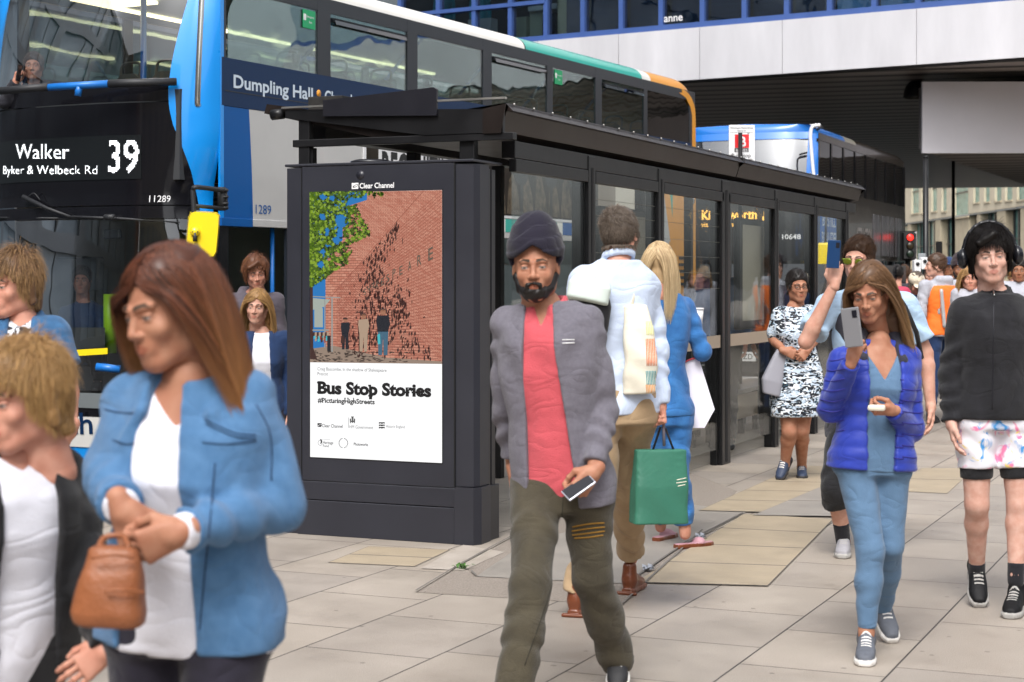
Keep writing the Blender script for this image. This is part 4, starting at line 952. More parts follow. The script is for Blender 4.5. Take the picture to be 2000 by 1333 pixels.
for yy in (2.3, L2-2):
    mb = MB(); mb.tube([(-.32, yy, .36), (-.02, yy, .36)], .48, B_tyre, 22); wl = mb.build('wheel', bus2)
    mb = MB(); mb.tube([(-.03, yy, .36), (.0, yy, .36)], [.27, .2], M_chr, 16); mb.build('rim', wl)

# number plate of the vehicle between the buses
car = thing('parked_van', 'dark vehicle with amber lamp bar and number plate ending OZD seen through the shelter glass', 'van', P(1452, HOR, 22.0)-UP*CAM_H, rz1)
K_van = mat('van_paint', sr('#10131c'), .25, coat=.6)
MV = Matrix.Translation(car.location) @ Matrix.Rotation(rz1, 4, 'Z'); IV = MV.inverted()
# ================================================================== surroundings
def CF(lat, D, z): p = D*FW+lat*RT; return Vector((p.x, p.y, z))
def brickmat(name, c1, c2, mo, sc=1.0, bw=.225, rh=.075):
    m = bpy.data.materials.new(name); m.use_nodes = True; n = m.node_tree; b = n.nodes['Principled BSDF']; b.inputs['Roughness'].default_value = .85
    g = n.nodes.new('ShaderNodeNewGeometry'); s = n.nodes.new('ShaderNodeSeparateXYZ'); n.links.new(g.outputs['Position'], s.inputs[0])
    ad = n.nodes.new('ShaderNodeMath'); n.links.new(s.outputs[0], ad.inputs[0]); n.links.new(s.outputs[1], ad.inputs[1])
    a2 = n.nodes.new('ShaderNodeMath'); a2.inputs[1].default_value = 300; n.links.new(ad.outputs[0], a2.inputs[0])
    c = n.nodes.new('ShaderNodeCombineXYZ'); n.links.new(a2.outputs[0], c.inputs[0]); n.links.new(s.outputs[2], c.inputs[1])
    br = n.nodes.new('ShaderNodeTexBrick')
    for k, v in (('Scale', sc), ('Mortar Size', .006), ('Brick Width', bw), ('Row Height', rh)): br.inputs[k].default_value = v
    br.inputs['Color1'].default_value = c4(c1); br.inputs['Color2'].default_value = c4(c2); br.inputs['Mortar'].default_value = c4(mo)
    n.links.new(c.outputs[0], br.inputs[0]); n.links.new(br.outputs[0], b.inputs['Base Color']); MATS[name] = m; return m
M_brick = brickmat('red_brick', sr('#9a5a3e'), sr('#b8734f'), sr('#8a8078'))
M_stone = mat('sandstone', sr('#cdbfa4'), .85, var2=sr('#b5a68c'), vs=1.2, bump=.2, bs=30)
M_stone2 = mat('pale_stone_band', sr('#ddd0b8'), .8, var2=sr('#c9bca2'), vs=1.5)
M_win = glass('office_glass', (.16, .30, .28), 1.3, 0, .22)
M_wdk = mat('window_dark', (.02, .03, .035), .08)
M_teal = mat('teal_glazing', sr('#3f6f69'), .08, var2=sr('#7fb0a8'), vs=.8, stretch=(1, 1, 2))
M_panel = mat('grey_cladding', sr('#8f9498'), .35, var=.1, vs=.6)
M_fasc = mat('concrete_fascia', sr('#cbcace'), .7, var2=sr('#b5b4b8'), vs=.9, stretch=(1, 1, .25))
M_fr = mat('blue_mullion', sr('#3a5590'), .45, var=.08)
# --- footbridge over the street
u0 = Vector((.846, -.533))
def B(t, z, off=0): lat = 3.68+.846*t+.533*off; D = 38-.533*t+.846*off; return CF(lat, D, z)
def tpx(px): k = (px-1000)/F; return (k*38-3.68)/(.846+.533*k)
fb = thing('footbridge', 'white walled footbridge building with blue framed glazing spanning above the street', 'footbridge', B(0, 0))
If = Matrix.Translation(B(0, 0)).inverted()
def fl(v): return If @ v
def slab(mb, t0, t1, z0, z1, o0, o1, m):
    V = [fl(B(t, z, o)) for z in (z0, z1) for t, o in ((t0, o0), (t1, o0), (t1, o1), (t0, o1))]
    mb.raw(V, [(0, 3, 2, 1), (4, 5, 6, 7), (0, 1, 5, 4), (1, 2, 6, 5), (2, 3, 7, 6), (3, 0, 4, 7)], m)
FZ0, FZ1 = 5.93, 7.06
mb = MB()
js = [-40]+[tpx(p) for p in (900, 1050, 1208, 1366.5, 1528, 1790)]+[20]
for i in range(len(js)-1): slab(mb, js[i]+.006, js[i+1]-.006, FZ0, FZ1, 0, .3, M_fasc)
slab(mb, -40, 20, FZ0-.03, FZ0+.05, .05, .32, M_gap); slab(mb, -40, 20, FZ0+.1, FZ1-.03, .1, .34, M_gap)
mb.build('fascia', fb, fix=True)
mb = MB()
mu = [700, 775, 850, 920, 991, 1060.6, 1133, 1208, 1286, 1367, 1449, 1532, 1616, 1703, 1789, 1879, 1968, 2060]
for p in mu: slab(mb, tpx(p)-.055, tpx(p)+.055, FZ1, 10.5, .10, .3, M_fr)
slab(mb, -40, 20, FZ1+.002, FZ1+.13, .06, .3, M_fr); slab(mb, -40, tpx(1060), 7.93, 8.02, .08, .3, M_fr); slab(mb, tpx(1060), 20, 8.85, 8.95, .08, .3, M_fr)
mb.build('window_frame', fb, fix=True)
M_bg = glass('bridge_glass', (.62, .70, .74), .7, 0, .06)
mb = MB(); slab(mb, -40, 20, FZ1+.1, 10.5, .2, .21, M_bg); mb.build('glazing', fb)
M_blind = mat('navy_blind', sr('#2c4263'), .7, var2=sr('#1d2c49'), vs=2, stretch=(.5, .5, 14))
mb = MB(); slab(mb, -40, 20, 10.5, 14, 0, 6, M_fasc); slab(mb, -40, 20, 6.0, FZ1+.02, .35, 8, mat('office_floor', sr('#77716a'), .8)); slab(mb, -40, 20, FZ1, 10.5, 7.8, 8, mat('office_wall', sr('#4b4f52'), .8, var2=sr('#2d3033'), vs=.7)); mb.build('upper_wall', fb, fix=True)
mb = MB()
for a, b, o in ((1085, 1130, .5), (1136, 1205, .45), (1211, 1275, .5), (1290, 1363, .55), (1371, 1446, .45), (1453, 1530, .5), (1536, 1614, .5)): slab(mb, tpx(a), tpx(b), FZ1+.1, 10.4, o, o+.03, M_blind)
mb.build('blind', fb, fix=True)
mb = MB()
for a, b in ((1621, 1701), (1707, 1787), (1793, 1877), (1883, 1966), (1972, 2060)): slab(mb, tpx(a), tpx(b), FZ1+.14, 10.4, .4, .43, mat('sky_reflection_blue', sr('#5aa5ea'), .3, var2=sr('#a8d4fa'), vs=.4))  # sky reflection painted as blue panels just behind the right-hand panes
mb.build('sky_reflection_panel', fb, fix=True)
mb = MB()
slab(mb, tpx(1063), tpx(1083), FZ1, 9.5, .6, 1.2, mat('cream_post', sr('#d8cfae'), .6)); slab(mb, tpx(995), tpx(1022), FZ1, FZ1+.95, .9, 1.3, mat('cream_post2', sr('#cfd0b4'), .6)); slab(mb, tpx(873), tpx(918), FZ1+.2, FZ1+.8, .9, 1.2, M_wht); slab(mb, tpx(961), tpx(988), FZ1, FZ1+.75, .9, 1.3, mat('cream_post2'), ); slab(mb, tpx(996), tpx(1052), FZ1+.85, FZ1+.98, .8, 1.4, M_wht); slab(mb, tpx(1024), tpx(1050), FZ1, FZ1+.75, .8, 1.2, M_wdk)
mb.build('counter', fb, fix=True)
mb = MB(); p_ = fl(B(tpx(1292), FZ1+.2, .12)); 
text(mb, 'anne', p_, fl(B(1, 0, 0))-fl(B(0, 0, 0)), (0, 0, 1), .17, M_wht, .01); mb.build('window_lettering', fb)
# soffit running away under the building
def ceil_mat():
    m = bpy.data.materials.new('slatted_soffit'); m.use_nodes = True; n = m.node_tree; b = n.nodes['Principled BSDF']
    g = n.nodes.new('ShaderNodeNewGeometry'); mp = n.nodes.new('ShaderNodeMapping'); mp.inputs['Rotation'].default_value = (0, 0, R(-8)); n.links.new(g.outputs['Position'], mp.inputs[0])
    wv = n.nodes.new('ShaderNodeTexWave'); wv.bands_direction = 'Y'; wv.inputs['Scale'].default_value = .33; wv.inputs['Distortion'].default_value = .0; wv.wave_profile = 'SAW'
    n.links.new(mp.outputs[0], wv.inputs[0]); r = n.nodes.new('ShaderNodeValToRGB'); r.color_ramp.elements[0].color = c4(sr('#5b5654')); r.color_ramp.elements[1].color = c4(sr('#8b8482'))
    e = r.color_ramp.elements.new(.32); e.color = c4(sr('#37322f')); e = r.color_ramp.elements.new(.38); e.color = c4(sr('#a09893')); r.color_ramp.elements[0].color = c4(sr('#1a1918'))
    n.links.new(wv.outputs[0], r.inputs[0]); n.links.new(r.outputs[0], b.inputs['Base Color']); b.inputs['Roughness'].default_value = .4; b.inputs['Metallic'].default_value = .1
    return m
M_sof = ceil_mat()
mb = MB()
far = 83.5
pts = [B(-40, 5.97, .3), B(20, 5.97, .3), CF(50, far-6, 5.97), CF(17.5, far, 5.97), CF(-60, far+12, 5.97)]
mb.prism([fl(p) for p in pts], (0, 0, .12), M_sof); mb.build('soffit', fb, fix=True)
# lower box hanging beneath the soffit at the right
Db = 36.6; zb = 1.57+253*Db/F; lb = (1801-1000)/F*Db
mb = MB()
# left edge follows the street direction
e0 = CF(lb, Db, 0); e1 = e0+Vector((.0, 1, 0))*42+Vector((.9, 0, 0)); r0 = e0+(CF(1, 0, 0)-CF(0, 0, 0))*14+Vector((0, .0, 0)); r1 = e1+(r0-e0)
mb.prism([fl(Vector((p.x, p.y, zb))) for p in (e0, r0, r1, e1)], (0, 0, .05), M_sof)
mb.build('lower_soffit', fb, fix=True)
mb = MB(); n_ = (r0-e0).normalized(); bk_ = Vector((-n_.y, n_.x, 0))
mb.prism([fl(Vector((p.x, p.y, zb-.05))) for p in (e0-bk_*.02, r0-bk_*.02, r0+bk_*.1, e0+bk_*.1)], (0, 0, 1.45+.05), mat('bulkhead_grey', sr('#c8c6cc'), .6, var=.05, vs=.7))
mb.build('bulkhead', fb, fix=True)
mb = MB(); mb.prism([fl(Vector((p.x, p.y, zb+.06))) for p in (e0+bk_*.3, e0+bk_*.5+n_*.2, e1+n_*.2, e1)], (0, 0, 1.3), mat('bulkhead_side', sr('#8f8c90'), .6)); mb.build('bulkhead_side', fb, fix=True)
# dark side wall under the deck, and concrete columns
mb = MB(); a = CF(3.2, 44, 0); b = CF(6.0, 82, 0)
w0 = Vector((-13.5, 36, 0)); w1 = Vector((-13.4, 58, 0))
mb.prism([w0, w0+Vector((-.4, 0, 0)), w1+Vector((-.4, 0, 0)), w1], (0, 0, 4.4), mat('underpass_wall', sr('#2a2625'), .7, var=.3, vs=1)); tag(mb.build('underpass_wall'), 'dark wall under the footbridge on the far side of the road', 'wall')
pl = MB(); pl_m = mat('concrete_column', sr('#8f8b86'), .8, var=.1)
# pendant lamp under the deck
D_ = 38.5
lp = thing('pendant_lamp', 'black dome pendant lamp hanging under the footbridge beside the grey bulkhead', 'lamp', P(1789, 192, D_))
mb = MB(); rs = [(.0, .42), (.10, .40), (.2, .34), (.27, .24), (.30, .14), (.30, .05), (.30, -.02)]
V = []; N = 24
rs = [(.035, .40), (.10, .38), (.17, .33), (.23, .25), (.265, .15), (.28, .03), (.28, .0), (.265, .0), (.25, .12), (.2, .25), (.1, .34)]
for r_, z in rs:
    for k in range(N): a = 2*math.pi*k/N; V.append((r_*math.cos(a), r_*math.sin(a), z))
mb.raw(V, [(j*N+k, j*N+(k+1) % N, (j+1)*N+(k+1) % N, (j+1)*N+k) for j in range(len(rs)-1) for k in range(N)], M_blk, True); mb.build('lamp_shade', lp, fix=True)
mb = MB(); mb.tube([(0, 0, .05), (0, 0, .10), (0, 0, .2)], [.12, .16, .1], mat('lamp_glow', (1, .9, .5), .5, emis=(1, .85, .4), es=1.2), 14); mb.build('bulb', lp)
mb = MB(); mb.tube([(0, 0, .4), (0, 0, FZ0+.03-P(1789, 192, D_).z)], .02, M_blk, 6); mb.build('stem', lp)
# --- stone office building beyond, running along the street
XF = 33.8
ob = thing('office_building', 'pale stone office building with tall teal tinted windows beyond the underpass', 'building', CF(XF, 120, 0), YAW)
Io = (Matrix.Translation(CF(XF, 120, 0)) @ Matrix.Rotation(YAW, 4, 'Z'))
Ii = Io.inverted()
def O(D, z, o=0): return Ii @ CF(XF+o, D, z)       # o>0 behind the face
def Dof(px): return XF*F/(px-1000)
def obox(mb, D0, D1, z0, z1, o0, o1, m):
    a, b = O(D0, z0, o0), O(D1, z1, o1); mb.box((min(a.x, b.x), min(a.y, b.y), z0), (max(a.x, b.x), max(a.y, b.y), z1), m)
ZB = 6.5; ZT = 30
colw = [(1780, 1795), (1799, 1803), (1819, 1830), (1839, 1849), (1864, 1891), (1901, 1913), (1922, 1933), (1943, 1956), (1963, 1977), (1986, 2010), (2025, 2050), (2070, 2100), (2130, 2165)]
mb = MB(); prev = 225
for a, b in colw:
    d0, d1 = Dof(b), Dof(a)          # nearer .. farther
    obox(mb, d1, prev, ZB, ZT, 0, .35, M_stone2); prev = d0
obox(mb, 76, prev, ZB, ZT, 0, .35, M_stone2)
for i, (a, b) in enumerate(colw):
    d0, d1 = Dof(b), Dof(a); dm = (d0+d1)/2; zs = zat(417 if i < 2 else 413 if i < 4 else 424 if i == 4 else 396-(i-5)*1.5, dm) if i < 10 else 8.6
    if i != 4: obox(mb, d0, d1, ZB, zs, .002, .34, M_stone2)
    obox(mb, d0, d1, 13.6, 15.6, .002, .34, M_stone2)
mb.build('wall', ob)
for i, (a, b) in enumerate(colw):
    d0, d1 = Dof(b), Dof(a); dm = (d0+d1)/2; zs = zat(417 if i < 2 else 413 if i < 4 else 424 if i == 4 else 396-(i-5)*1.5, dm) if i < 10 else 8.6
    mb = MB(); obox(mb, d0+.01, d1-.01, zs, 13.6, .16, .2, M_teal); obox(mb, d0, d0+.16*(dm/120), zs, 13.6, .1, .16, B_frm if i != 4 else M_teal); obox(mb, d0, d1, zs+1.8, zs+1.9, .1, .15, B_frm); wn = mb.build('window', ob)
    mb = MB(); obox(mb, d0-.05, d1+.05, zs-.12, zs, -.08, .1, M_stone); mb.build('sill', wn)
mb = MB()
obox(mb, 76, 225, 0, ZB, .7, .9, mat('shop_glazing', sr('#7fa59f'), .2, var2=sr('#4d736d'), vs=.5))
mb.build('shopfront_glazing', ob)
mb = MB()
for a, b in ((1771, 1776), (1824, 1834), (1863, 1890), (1905, 1912), (1944, 1960), (1990, 2002), (2040, 2060)):
    d0, d1 = Dof(b), Dof(a); mb = MB(); obox(mb, d0, d1, 0, ZB, .1, .68, M_stone); mb.build('column', ob)
mb = MB()
for p in range(1775, 2060, 9): d0 = Dof(p); obox(mb, d0, d0+.3, 0, ZB, .6, .68, B_frm)
for z in (2.2, 4.4): obox(mb, 76, 225, z, z+.06, .58, .66, B_frm)
mb.build('shopfront_frame', ob)
mb = MB(); obox(mb, 76, 225, ZB-.12, ZB-.002, .05, .7, M_panel); mb.build('canopy_soffit', ob)
# end of street closure far away
mb = MB(); mb.prism([CF(-20, 250, 0), CF(60, 226, 0), CF(60, 232, 0), CF(-20, 256, 0)], (0, 0, 20), M_stone); far_ = mb.build('stone_terrace'); tag(far_, 'far stone terrace closing the street', 'building')
# --- buildings on the far side of the road and behind the camera (light, reflections)
def block(name, label, o, ux, w_, h_, bays, floors, wallm, glassm, rec=.15, dep=6, wf=.5, hf=.62, base=0):
    """facade of real piers and spandrels with recessed panes; ux along, face toward left of ux"""
    ux = Vector(ux).normalized(); nrm = Vector((ux.y, -ux.x, 0))
    ang = math.atan2(ux.y, ux.x); root = thing(name, label, 'building', o, ang)
    bw = w_/bays; fh = (h_-base)/floors; ww = bw*wf; wh = fh*hf
    mb = MB(); mb.box((0, .3, 0), (w_, dep, h_), wallm)
    if base: mb.box((0, 0, 0), (w_, .298, base*.25), wallm); mb.box((0, 0, base*.8), (w_, .298, base), wallm)
    for i in range(bays+1):
        x = i*bw; hw = (bw-ww)/2; mb.box((max(0, x-hw), 0, base), (min(w_, x+hw), .298, h_), wallm)
    for j in range(floors+1):
        z = base+j*fh; hh = (fh-wh)/2
        for i in range(bays): mb.box((i*bw+(bw-ww)/2, .004, max(base, z-hh)), ((i+1)*bw-(bw-ww)/2, .297, min(h_, z+hh)), wallm)
    mb.build('wall', root)
    for j in range(floors):
        for i in range(bays):
            x0 = i*bw+(bw-ww)/2; z0 = base+j*fh+(fh-wh)/2; mb = MB(); mb.box((x0, rec, z0), (x0+ww, rec+.04, z0+wh), glassm); mb.box((x0+ww/2-.03, rec-.04, z0), (x0+ww/2+.03, rec, z0+wh), B_frm)
            mb.build('window', root)
    return root
M_office = mat('office_panel_glass', sr('#5b6670'), .1, var2=sr('#8d98a0'), vs=.5)
M_panel2 = mat('dark_cladding', sr('#5f646a'), .4, var=.15, vs=.5)
block('office_block', 'grey panelled office block on the far side of the road', Vector((-19, -14, 0)), (0, 1, 0), 46, 13, 14, 4, M_panel2, M_office, wf=.8, hf=.8, base=0)
block('brick_building', 'brick and grey panel building behind the camera', Vector((-16, -16, 0)), (-1, 0, 0), 20, 16, 5, 4, M_brick, M_office, wf=.8, hf=.94)
block('stone_building', 'stone shop building behind the camera', Vector((6, -18, 0)), (-1, 0, 0), 21, 15, 7, 4, M_stone, M_office, wf=.55, hf=.65)
block('shopping_centre', 'shopping centre facade along the right of the pavement', Vector((15, 27, 0)), (0, -1, 0), 44, 8, 12, 2, M_panel, M_wdk, wf=.75, hf=.6)
# --- street furniture beyond the shelter
def pole(name, label, cat, px, pyt, D, r, base=None):
    p = P(px, HOR, D); t = thing(name, label, cat, (p.x, p.y, 0)); mb = MB(); zt = zat(pyt, D); mb.tube([(0, 0, 0), (0, 0, 1), (0, 0, zt)], [r*1.3, r, r*.9], M_blk, 14); mb.tube([(0, 0, zt), (0, 0, zt+.03)], [r*1.1, r*.6], M_blk, 14); mb.build('post', t)
    mb = MB(); mb.tube([(0, 0, 0), (0, 0, .28)], [r*1.9, r*1.6], M_blk, 14); mb.build('base', t); return t
t1 = pole('lamp_post', 'thick black post rising beside the dark bus under the bulkhead', 'post', 1808, 308, 30, .052)
mb = MB(); mb.box((-.1, -.16, zat(512, 30)), (.02, .0, zat(500, 30)+.04), M_panel, .01); mb.build('control_box', t1)
pole('lamp_post', 'thin dark post in front of the stone office building', 'post', 1862, 250, 44, .045)
D_ = 36; p = P(1776, HOR, D_)
tl = thing('traffic_light', 'traffic light showing red behind the rear of the dark bus', 'traffic light', (p.x, p.y, 0), YAW)
mb = MB(); zt = zat(455, D_); z0 = zat(506, D_)
mb.box((-.13, -.08, z0), (.13, .1, zt), mat('signal_black', (.01, .01, .01), .5), .01); mb.build('signal_head', tl)
mb = MB(); mb.box((-.17, .101, z0-.04), (.17, .12, zt+.04), M_blk, .01); mb.box((.131, .06, z0-.02), (.165, .1, zt+.02), M_wht); mb.build('backing_board', tl)
for i, (c_, e_) in enumerate((('#ff2a20', 6), ('#2a2008', 0), ('#0a2010', 0))):
    mb = MB(); z = zt-.10-i*.17; mb.tube([(0, -.082, z), (0, -.1, z)], [.075, .06], mat('lens%d' % i, sr(c_), .3, emis=sr(c_) if e_ else None, es=e_*.2), 16); mb.tube([(0, -.085, z+.0), (0, -.09, z)], .085, M_blk, 16); mb.build('lens', tl)
mb = MB(); mb.tube([(0, 0.13, 0), (0, .13, zt)], .055, M_blk, 12); mb.build('post', tl)
D_ = 38; p = P(1834, HOR, D_); sg = thing('road_sign', 'back of a small black rectangular sign on a post', 'sign', (p.x, p.y, 0), YAW)
mb = MB(); mb.box((-.07, -.02, zat(497, D_)), (.07, .01, zat(472, D_)), M_blk, .004); mb.build('sign_plate', sg); mb = MB(); mb.tube([(0, .03, 0), (0, .03, zat(475, D_))], .03, M_blk, 8); mb.build('post', sg)
for px, py, lb in ((1790, 520, 'white camera box on a pole left of the orange vest worker'), (1804, 515, 'taller white camera box beside the thick black post')):
    D_ = 26; p = P(px, HOR, D_); cb = thing('camera_box', lb, 'camera', (p.x, p.y, 0), YAW)
    mb = MB(); z = zat(py, D_); mb.box((-.05, -.08, z-.09), (.05, .08, z+.09), M_wht, .012); mb.build('housing', cb)
    mb = MB(); mb.tube([(0, -.081, z+.03), (0, -.1, z+.03)], [.03, .026], M_blk, 12); mb.build('lens', cb)
    mb = MB(); mb.tube([(.07, .02, 0), (.07, .02, z+.1)], .022, M_blk, 8); mb.build('post', cb)
# bus stop flag behind the shelter roof
D_ = 18.6; p = P(1450, HOR, D_); bs = thing('bus_stop_sign', 'white bus stop flag with a red square, behind the shelter roof', 'sign', (p.x, p.y, 0), YAW+R(2))
z1 = zat(244, D_); z0 = zat(322, D_); hw = 25.5*D_/F
mb = MB(); mb.box((-hw, .03, z0-.5), (hw, .05, z1), M_wht, .003); fg = mb.build('flag', bs)
mb = MB(); M_red = mat('flag_red', sr('#d8232a'), .4); a = D_/F
def q2(x, y): return ((x-1450)*a, zat(y, D_))
def rect(m, x0, y0, x1, y1, l): p0, p1_ = q2(x0, y1), q2(x1, y0); mb.box((p0[0], .03-.001*l-.0005, p0[1]), (p1_[0], .03-.001*l, p1_[1]), m)
rect(M_red, 1436, 262.5, 1464, 289, 1); rect(M_gap, 1435.5, 289.5, 1463, 297, 1)
def tx(s, x, y, h, m, w_=None, off=0): p0 = q2(x, y); text(mb, s, (p0[0], .0265, p0[1]), (1, 0, 0), (0, 0, 1), h*a, m, off, width=w_*a if w_ else None)
tx('B', 1446, 286, 19, M_wht, 12, .03); tx('BUSES', 1438, 296, 5, M_wht, 23, .01); tx('Bus Stop', 1430, 307, 7, M_gap, 37); tx('Monument Market Street', 1428, 251.5, 3.5, M_gap, 44); tx('Stand H', 1441, 257, 3.5, M_gap, 16); tx('No 1029', 1434, 320, 6, M_gap, 32); tx('39', 1460, 262.5, 3.5, M_gap)
rect(M_gap, 1427, 258.7, 1473, 259.2, 1); rect(M_gap, 1428, 311, 1472, 311.6, 1); mb.build('flag_print', fg)
mb = MB(); zt = zat(260, D_-.03); mb.tube([(-.028, -.03, 0), (-.028, -.03, zt)], .023, M_blk, 10); mb.build('post', bs)
# van body seen through the shelter
mb = MB(); y0 = 0
body = [(-.95, 0, .45), (.95, 0, .45), (.95, 0, 1.05), (.85, .25, 1.15), (-.85, .25, 1.15), (-.95, 0, 1.05)]
mb.box((-.95, 0, .35), (.95, 4.6, 1.05), K_van, .06); mb.prism([(-.9, .15, 1.05), (-.82, .6, 1.78), (-.82, 4.2, 1.78), (-.9, 4.5, 1.05)], (1.76, 0, 0), K_van); mb.build('body', car, fix=True)
mb = MB(); mb.box((-.03, -.03, 0), (.03, .0, .03), K_van)
npp = IV @ P(1457, 708, 21.9); mb = MB(); mb.box((-.35, -.02, .55), (.17, -.002, .665), M_wht, .004); text(mb, 'NK23 OZD', (-.32, -.022, .575), (1, 0, 0), (0, 0, 1), .07, M_gap, .012, width=.45); mb.build('number_plate', car)
mb = MB(); mb.box((-.55, -.012, .92), (.15, -.0, .98), mat('amber_lamp', sr('#f09a40'), .4, emis=(1, .5, .15), es=1.3), .005); mb.build('tail_lamp', car)
for x in (-.8, .8):
    for yy in (.8, 3.6):
        mb = MB(); mb.tube([(x-.1, yy, .32), (x+.1, yy, .32)], .32, B_tyre, 20); mb.build('wheel', car)
# ================================================================== sculpting by distance fields
SK_DT = np.float32
def vv(p): return np.array([p[0], p[1], p[2]], float)
class Sdf:
    def __init__(s): s.pr = []
    def add(s, fn, lo, hi, k=.015, op='u'): s.pr.append((fn, np.minimum(lo, hi), np.maximum(lo, hi), k, op)); return s
    def rc(s, a, b, ra, rb=None, k=.02, op='u', fold=0, ff=60, ph=0, cap=False):
        a, b = vv(a), vv(b); rb = ra if rb is None else rb; d = b-a; L2_ = max(1e-9, d @ d); Ln = math.sqrt(L2_); m = max(ra, rb)+abs(fold)*1.5
        def fn(X, Y, Z):
            t = np.clip(((X-a[0])*d[0]+(Y-a[1])*d[1]+(Z-a[2])*d[2])/L2_, 0, 1)
            r = ra+(rb-ra)*t
            if fold: r = r+fold*np.sin(t*Ln*ff+ph+2.2*np.sin(X*23+ph)+1.8*np.sin(Z*19+Y*17+ph*2))
            q_ = np.sqrt((X-a[0]-d[0]*t)**2+(Y-a[1]-d[1]*t)**2+(Z-a[2]-d[2]*t)**2)-r
            if cap: q_ = np.maximum(q_, ((X-b[0])*d[0]+(Y-b[1])*d[1]+(Z-b[2])*d[2])/Ln)
            return q_
        return s.add(fn, np.minimum(a, b)-m, np.maximum(a, b)+m, k, op)
    def ell(s, c, r, M=None, k=.02, op='u'):
        c = vv(c); r = np.array(r, float); M = np.eye(3) if M is None else np.array(M, float); m = np.abs(M.T) @ r if M is not None else r
        def fn(X, Y, Z):
            x, y, z = X-c[0], Y-c[1], Z-c[2]
            u = (M[0, 0]*x+M[0, 1]*y+M[0, 2]*z); v = (M[1, 0]*x+M[1, 1]*y+M[1, 2]*z); w_ = (M[2, 0]*x+M[2, 1]*y+M[2, 2]*z)
            k0 = np.sqrt((u/r[0])**2+(v/r[1])**2+(w_/r[2])**2); k1 = np.sqrt((u/r[0]**2)**2+(v/r[1]**2)**2+(w_/r[2]**2)**2)+1e-6
            return k0*(k0-1)/k1
        return s.add(fn, c-m, c+m, k, op)
    def loft(s, sl, lat, fwd, k=.02, op='u', p=2.4, round_=.02, fold=0, ff=18, ph=0):
        """sl: list of (centre, halfwidth, halfdepth) ordered along an axis that is monotone in z (or along the first-last line)"""
        C_ = np.array([vv(a[0]) for a in sl]); W = np.array([a[1] for a in sl]); Dp = np.array([a[2] for a in sl])
        ax = C_[-1]-C_[0]; Ln = np.linalg.norm(ax); ax = ax/Ln; T_ = (C_-C_[0]) @ ax; lat = vv(lat); fwd = vv(fwd)
        lat = lat-ax*(lat @ ax); lat /= np.linalg.norm(lat); fwd = np.cross(ax, lat)*(1 if np.dot(np.cross(ax, lat), fwd) > 0 else -1)
        m = max(W.max(), Dp.max())
        def fn(X, Y, Z):
            x, y, z = X-C_[0][0], Y-C_[0][1], Z-C_[0][2]; t = x*ax[0]+y*ax[1]+z*ax[2]; tc = np.clip(t, 0, Ln)
            cx, cy, cz = (np.interp(tc, T_, C_[:, i]-C_[0][i]) for i in range(3)); w_ = np.interp(tc, T_, W); dd = np.interp(tc, T_, Dp)
            ox, oy, oz = x-cx, y-cy, z-cz; u = ox*lat[0]+oy*lat[1]+oz*lat[2]; v = ox*fwd[0]+oy*fwd[1]+oz*fwd[2]
            if fold: 
                f_ = fold*np.sin(t*ff*1.3+3*np.sin(u*13+ph)+2.5*np.sin(v*11+t*7)+ph)+fold*.6*np.sin(u*ff*1.9+2*np.sin(t*9+ph)+ph); w_ = w_+f_; dd = dd+f_
            k0 = (np.abs(u/w_)**p+np.abs(v/dd)**p)**(1/p); q_ = (k0-1)*np.minimum(w_, dd)*1.0
            q_ = np.where(k0 > 1, (k0-1)*np.sqrt(u*u+v*v)/np.maximum(k0, 1e-4), q_)
            e = np.maximum(-t, t-Ln)+round_
            return np.minimum(np.maximum(q_+round_, e), 0)+np.sqrt(np.maximum(q_+round_, 0)**2+np.maximum(e, 0)**2)-round_
        lo, hi = C_.min(0)-m, C_.max(0)+m
        return s.add(fn, lo, hi, k, op)
    def plane(s, c, n, k=.004, box=None):
        """cut away everything on the side the normal points to"""
        c = vv(c); n = vv(n); n /= np.linalg.norm(n)
        return s.add(lambda X, Y, Z: -((X-c[0])*n[0]+(Y-c[1])*n[1]+(Z-c[2])*n[2]), np.array([-1e3]*3) if box is None else box[0], np.array([1e3]*3) if box is None else box[1], k, 'cut')
    def noise(s, amp, f=14, ph=0):
        s.pr.append((amp, f, ph, None, 'noise')); return s
    def mesh(s, h):
        """surface nets"""
        us = [p for p in s.pr if p[4] == 'u']; lo = np.min([p[1] for p in us], 0)-.03; hi = np.max([p[2] for p in us], 0)+.03
        n = np.ceil((hi-lo)/h).astype(int)+1; ax = [lo[i]+h*np.arange(n[i]) for i in range(3)]
        V = np.full(n, .04, np.float64); mg = .042
        for fn, l_, h_, k, op in s.pr:
            if op == 'noise':
                A, B_, C_ = ax[0][:, None, None], ax[1][None, :, None], ax[2][None, None, :]
                if callable(fn): V += fn(A, B_, C_); continue
                f, ph = l_, h_; A, B_, C_ = ax[0][:, None, None], ax[1][None, :, None], ax[2][None, None, :]
                nz = np.sin(f*(A+.6*C_)+ph+2*np.sin(f*.7*(B_+C_)+ph*1.7))*np.sin(f*.8*(C_-.5*B_)+ph*.6+1.5*np.sin(f*.9*A)); V += fn*nz; continue
            i0 = np.maximum(0, np.floor((l_-mg-lo)/h)).astype(int); i1 = np.minimum(n, np.ceil((h_+mg-lo)/h)+1).astype(int)
            if (i1 <= i0).any(): continue
            X = ax[0][i0[0]:i1[0], None, None]; Y = ax[1][None, i0[1]:i1[1], None]; Z = ax[2][None, None, i0[2]:i1[2]]
            d = fn(X, Y, Z); sub = V[i0[0]:i1[0], i0[1]:i1[1], i0[2]:i1[2]]
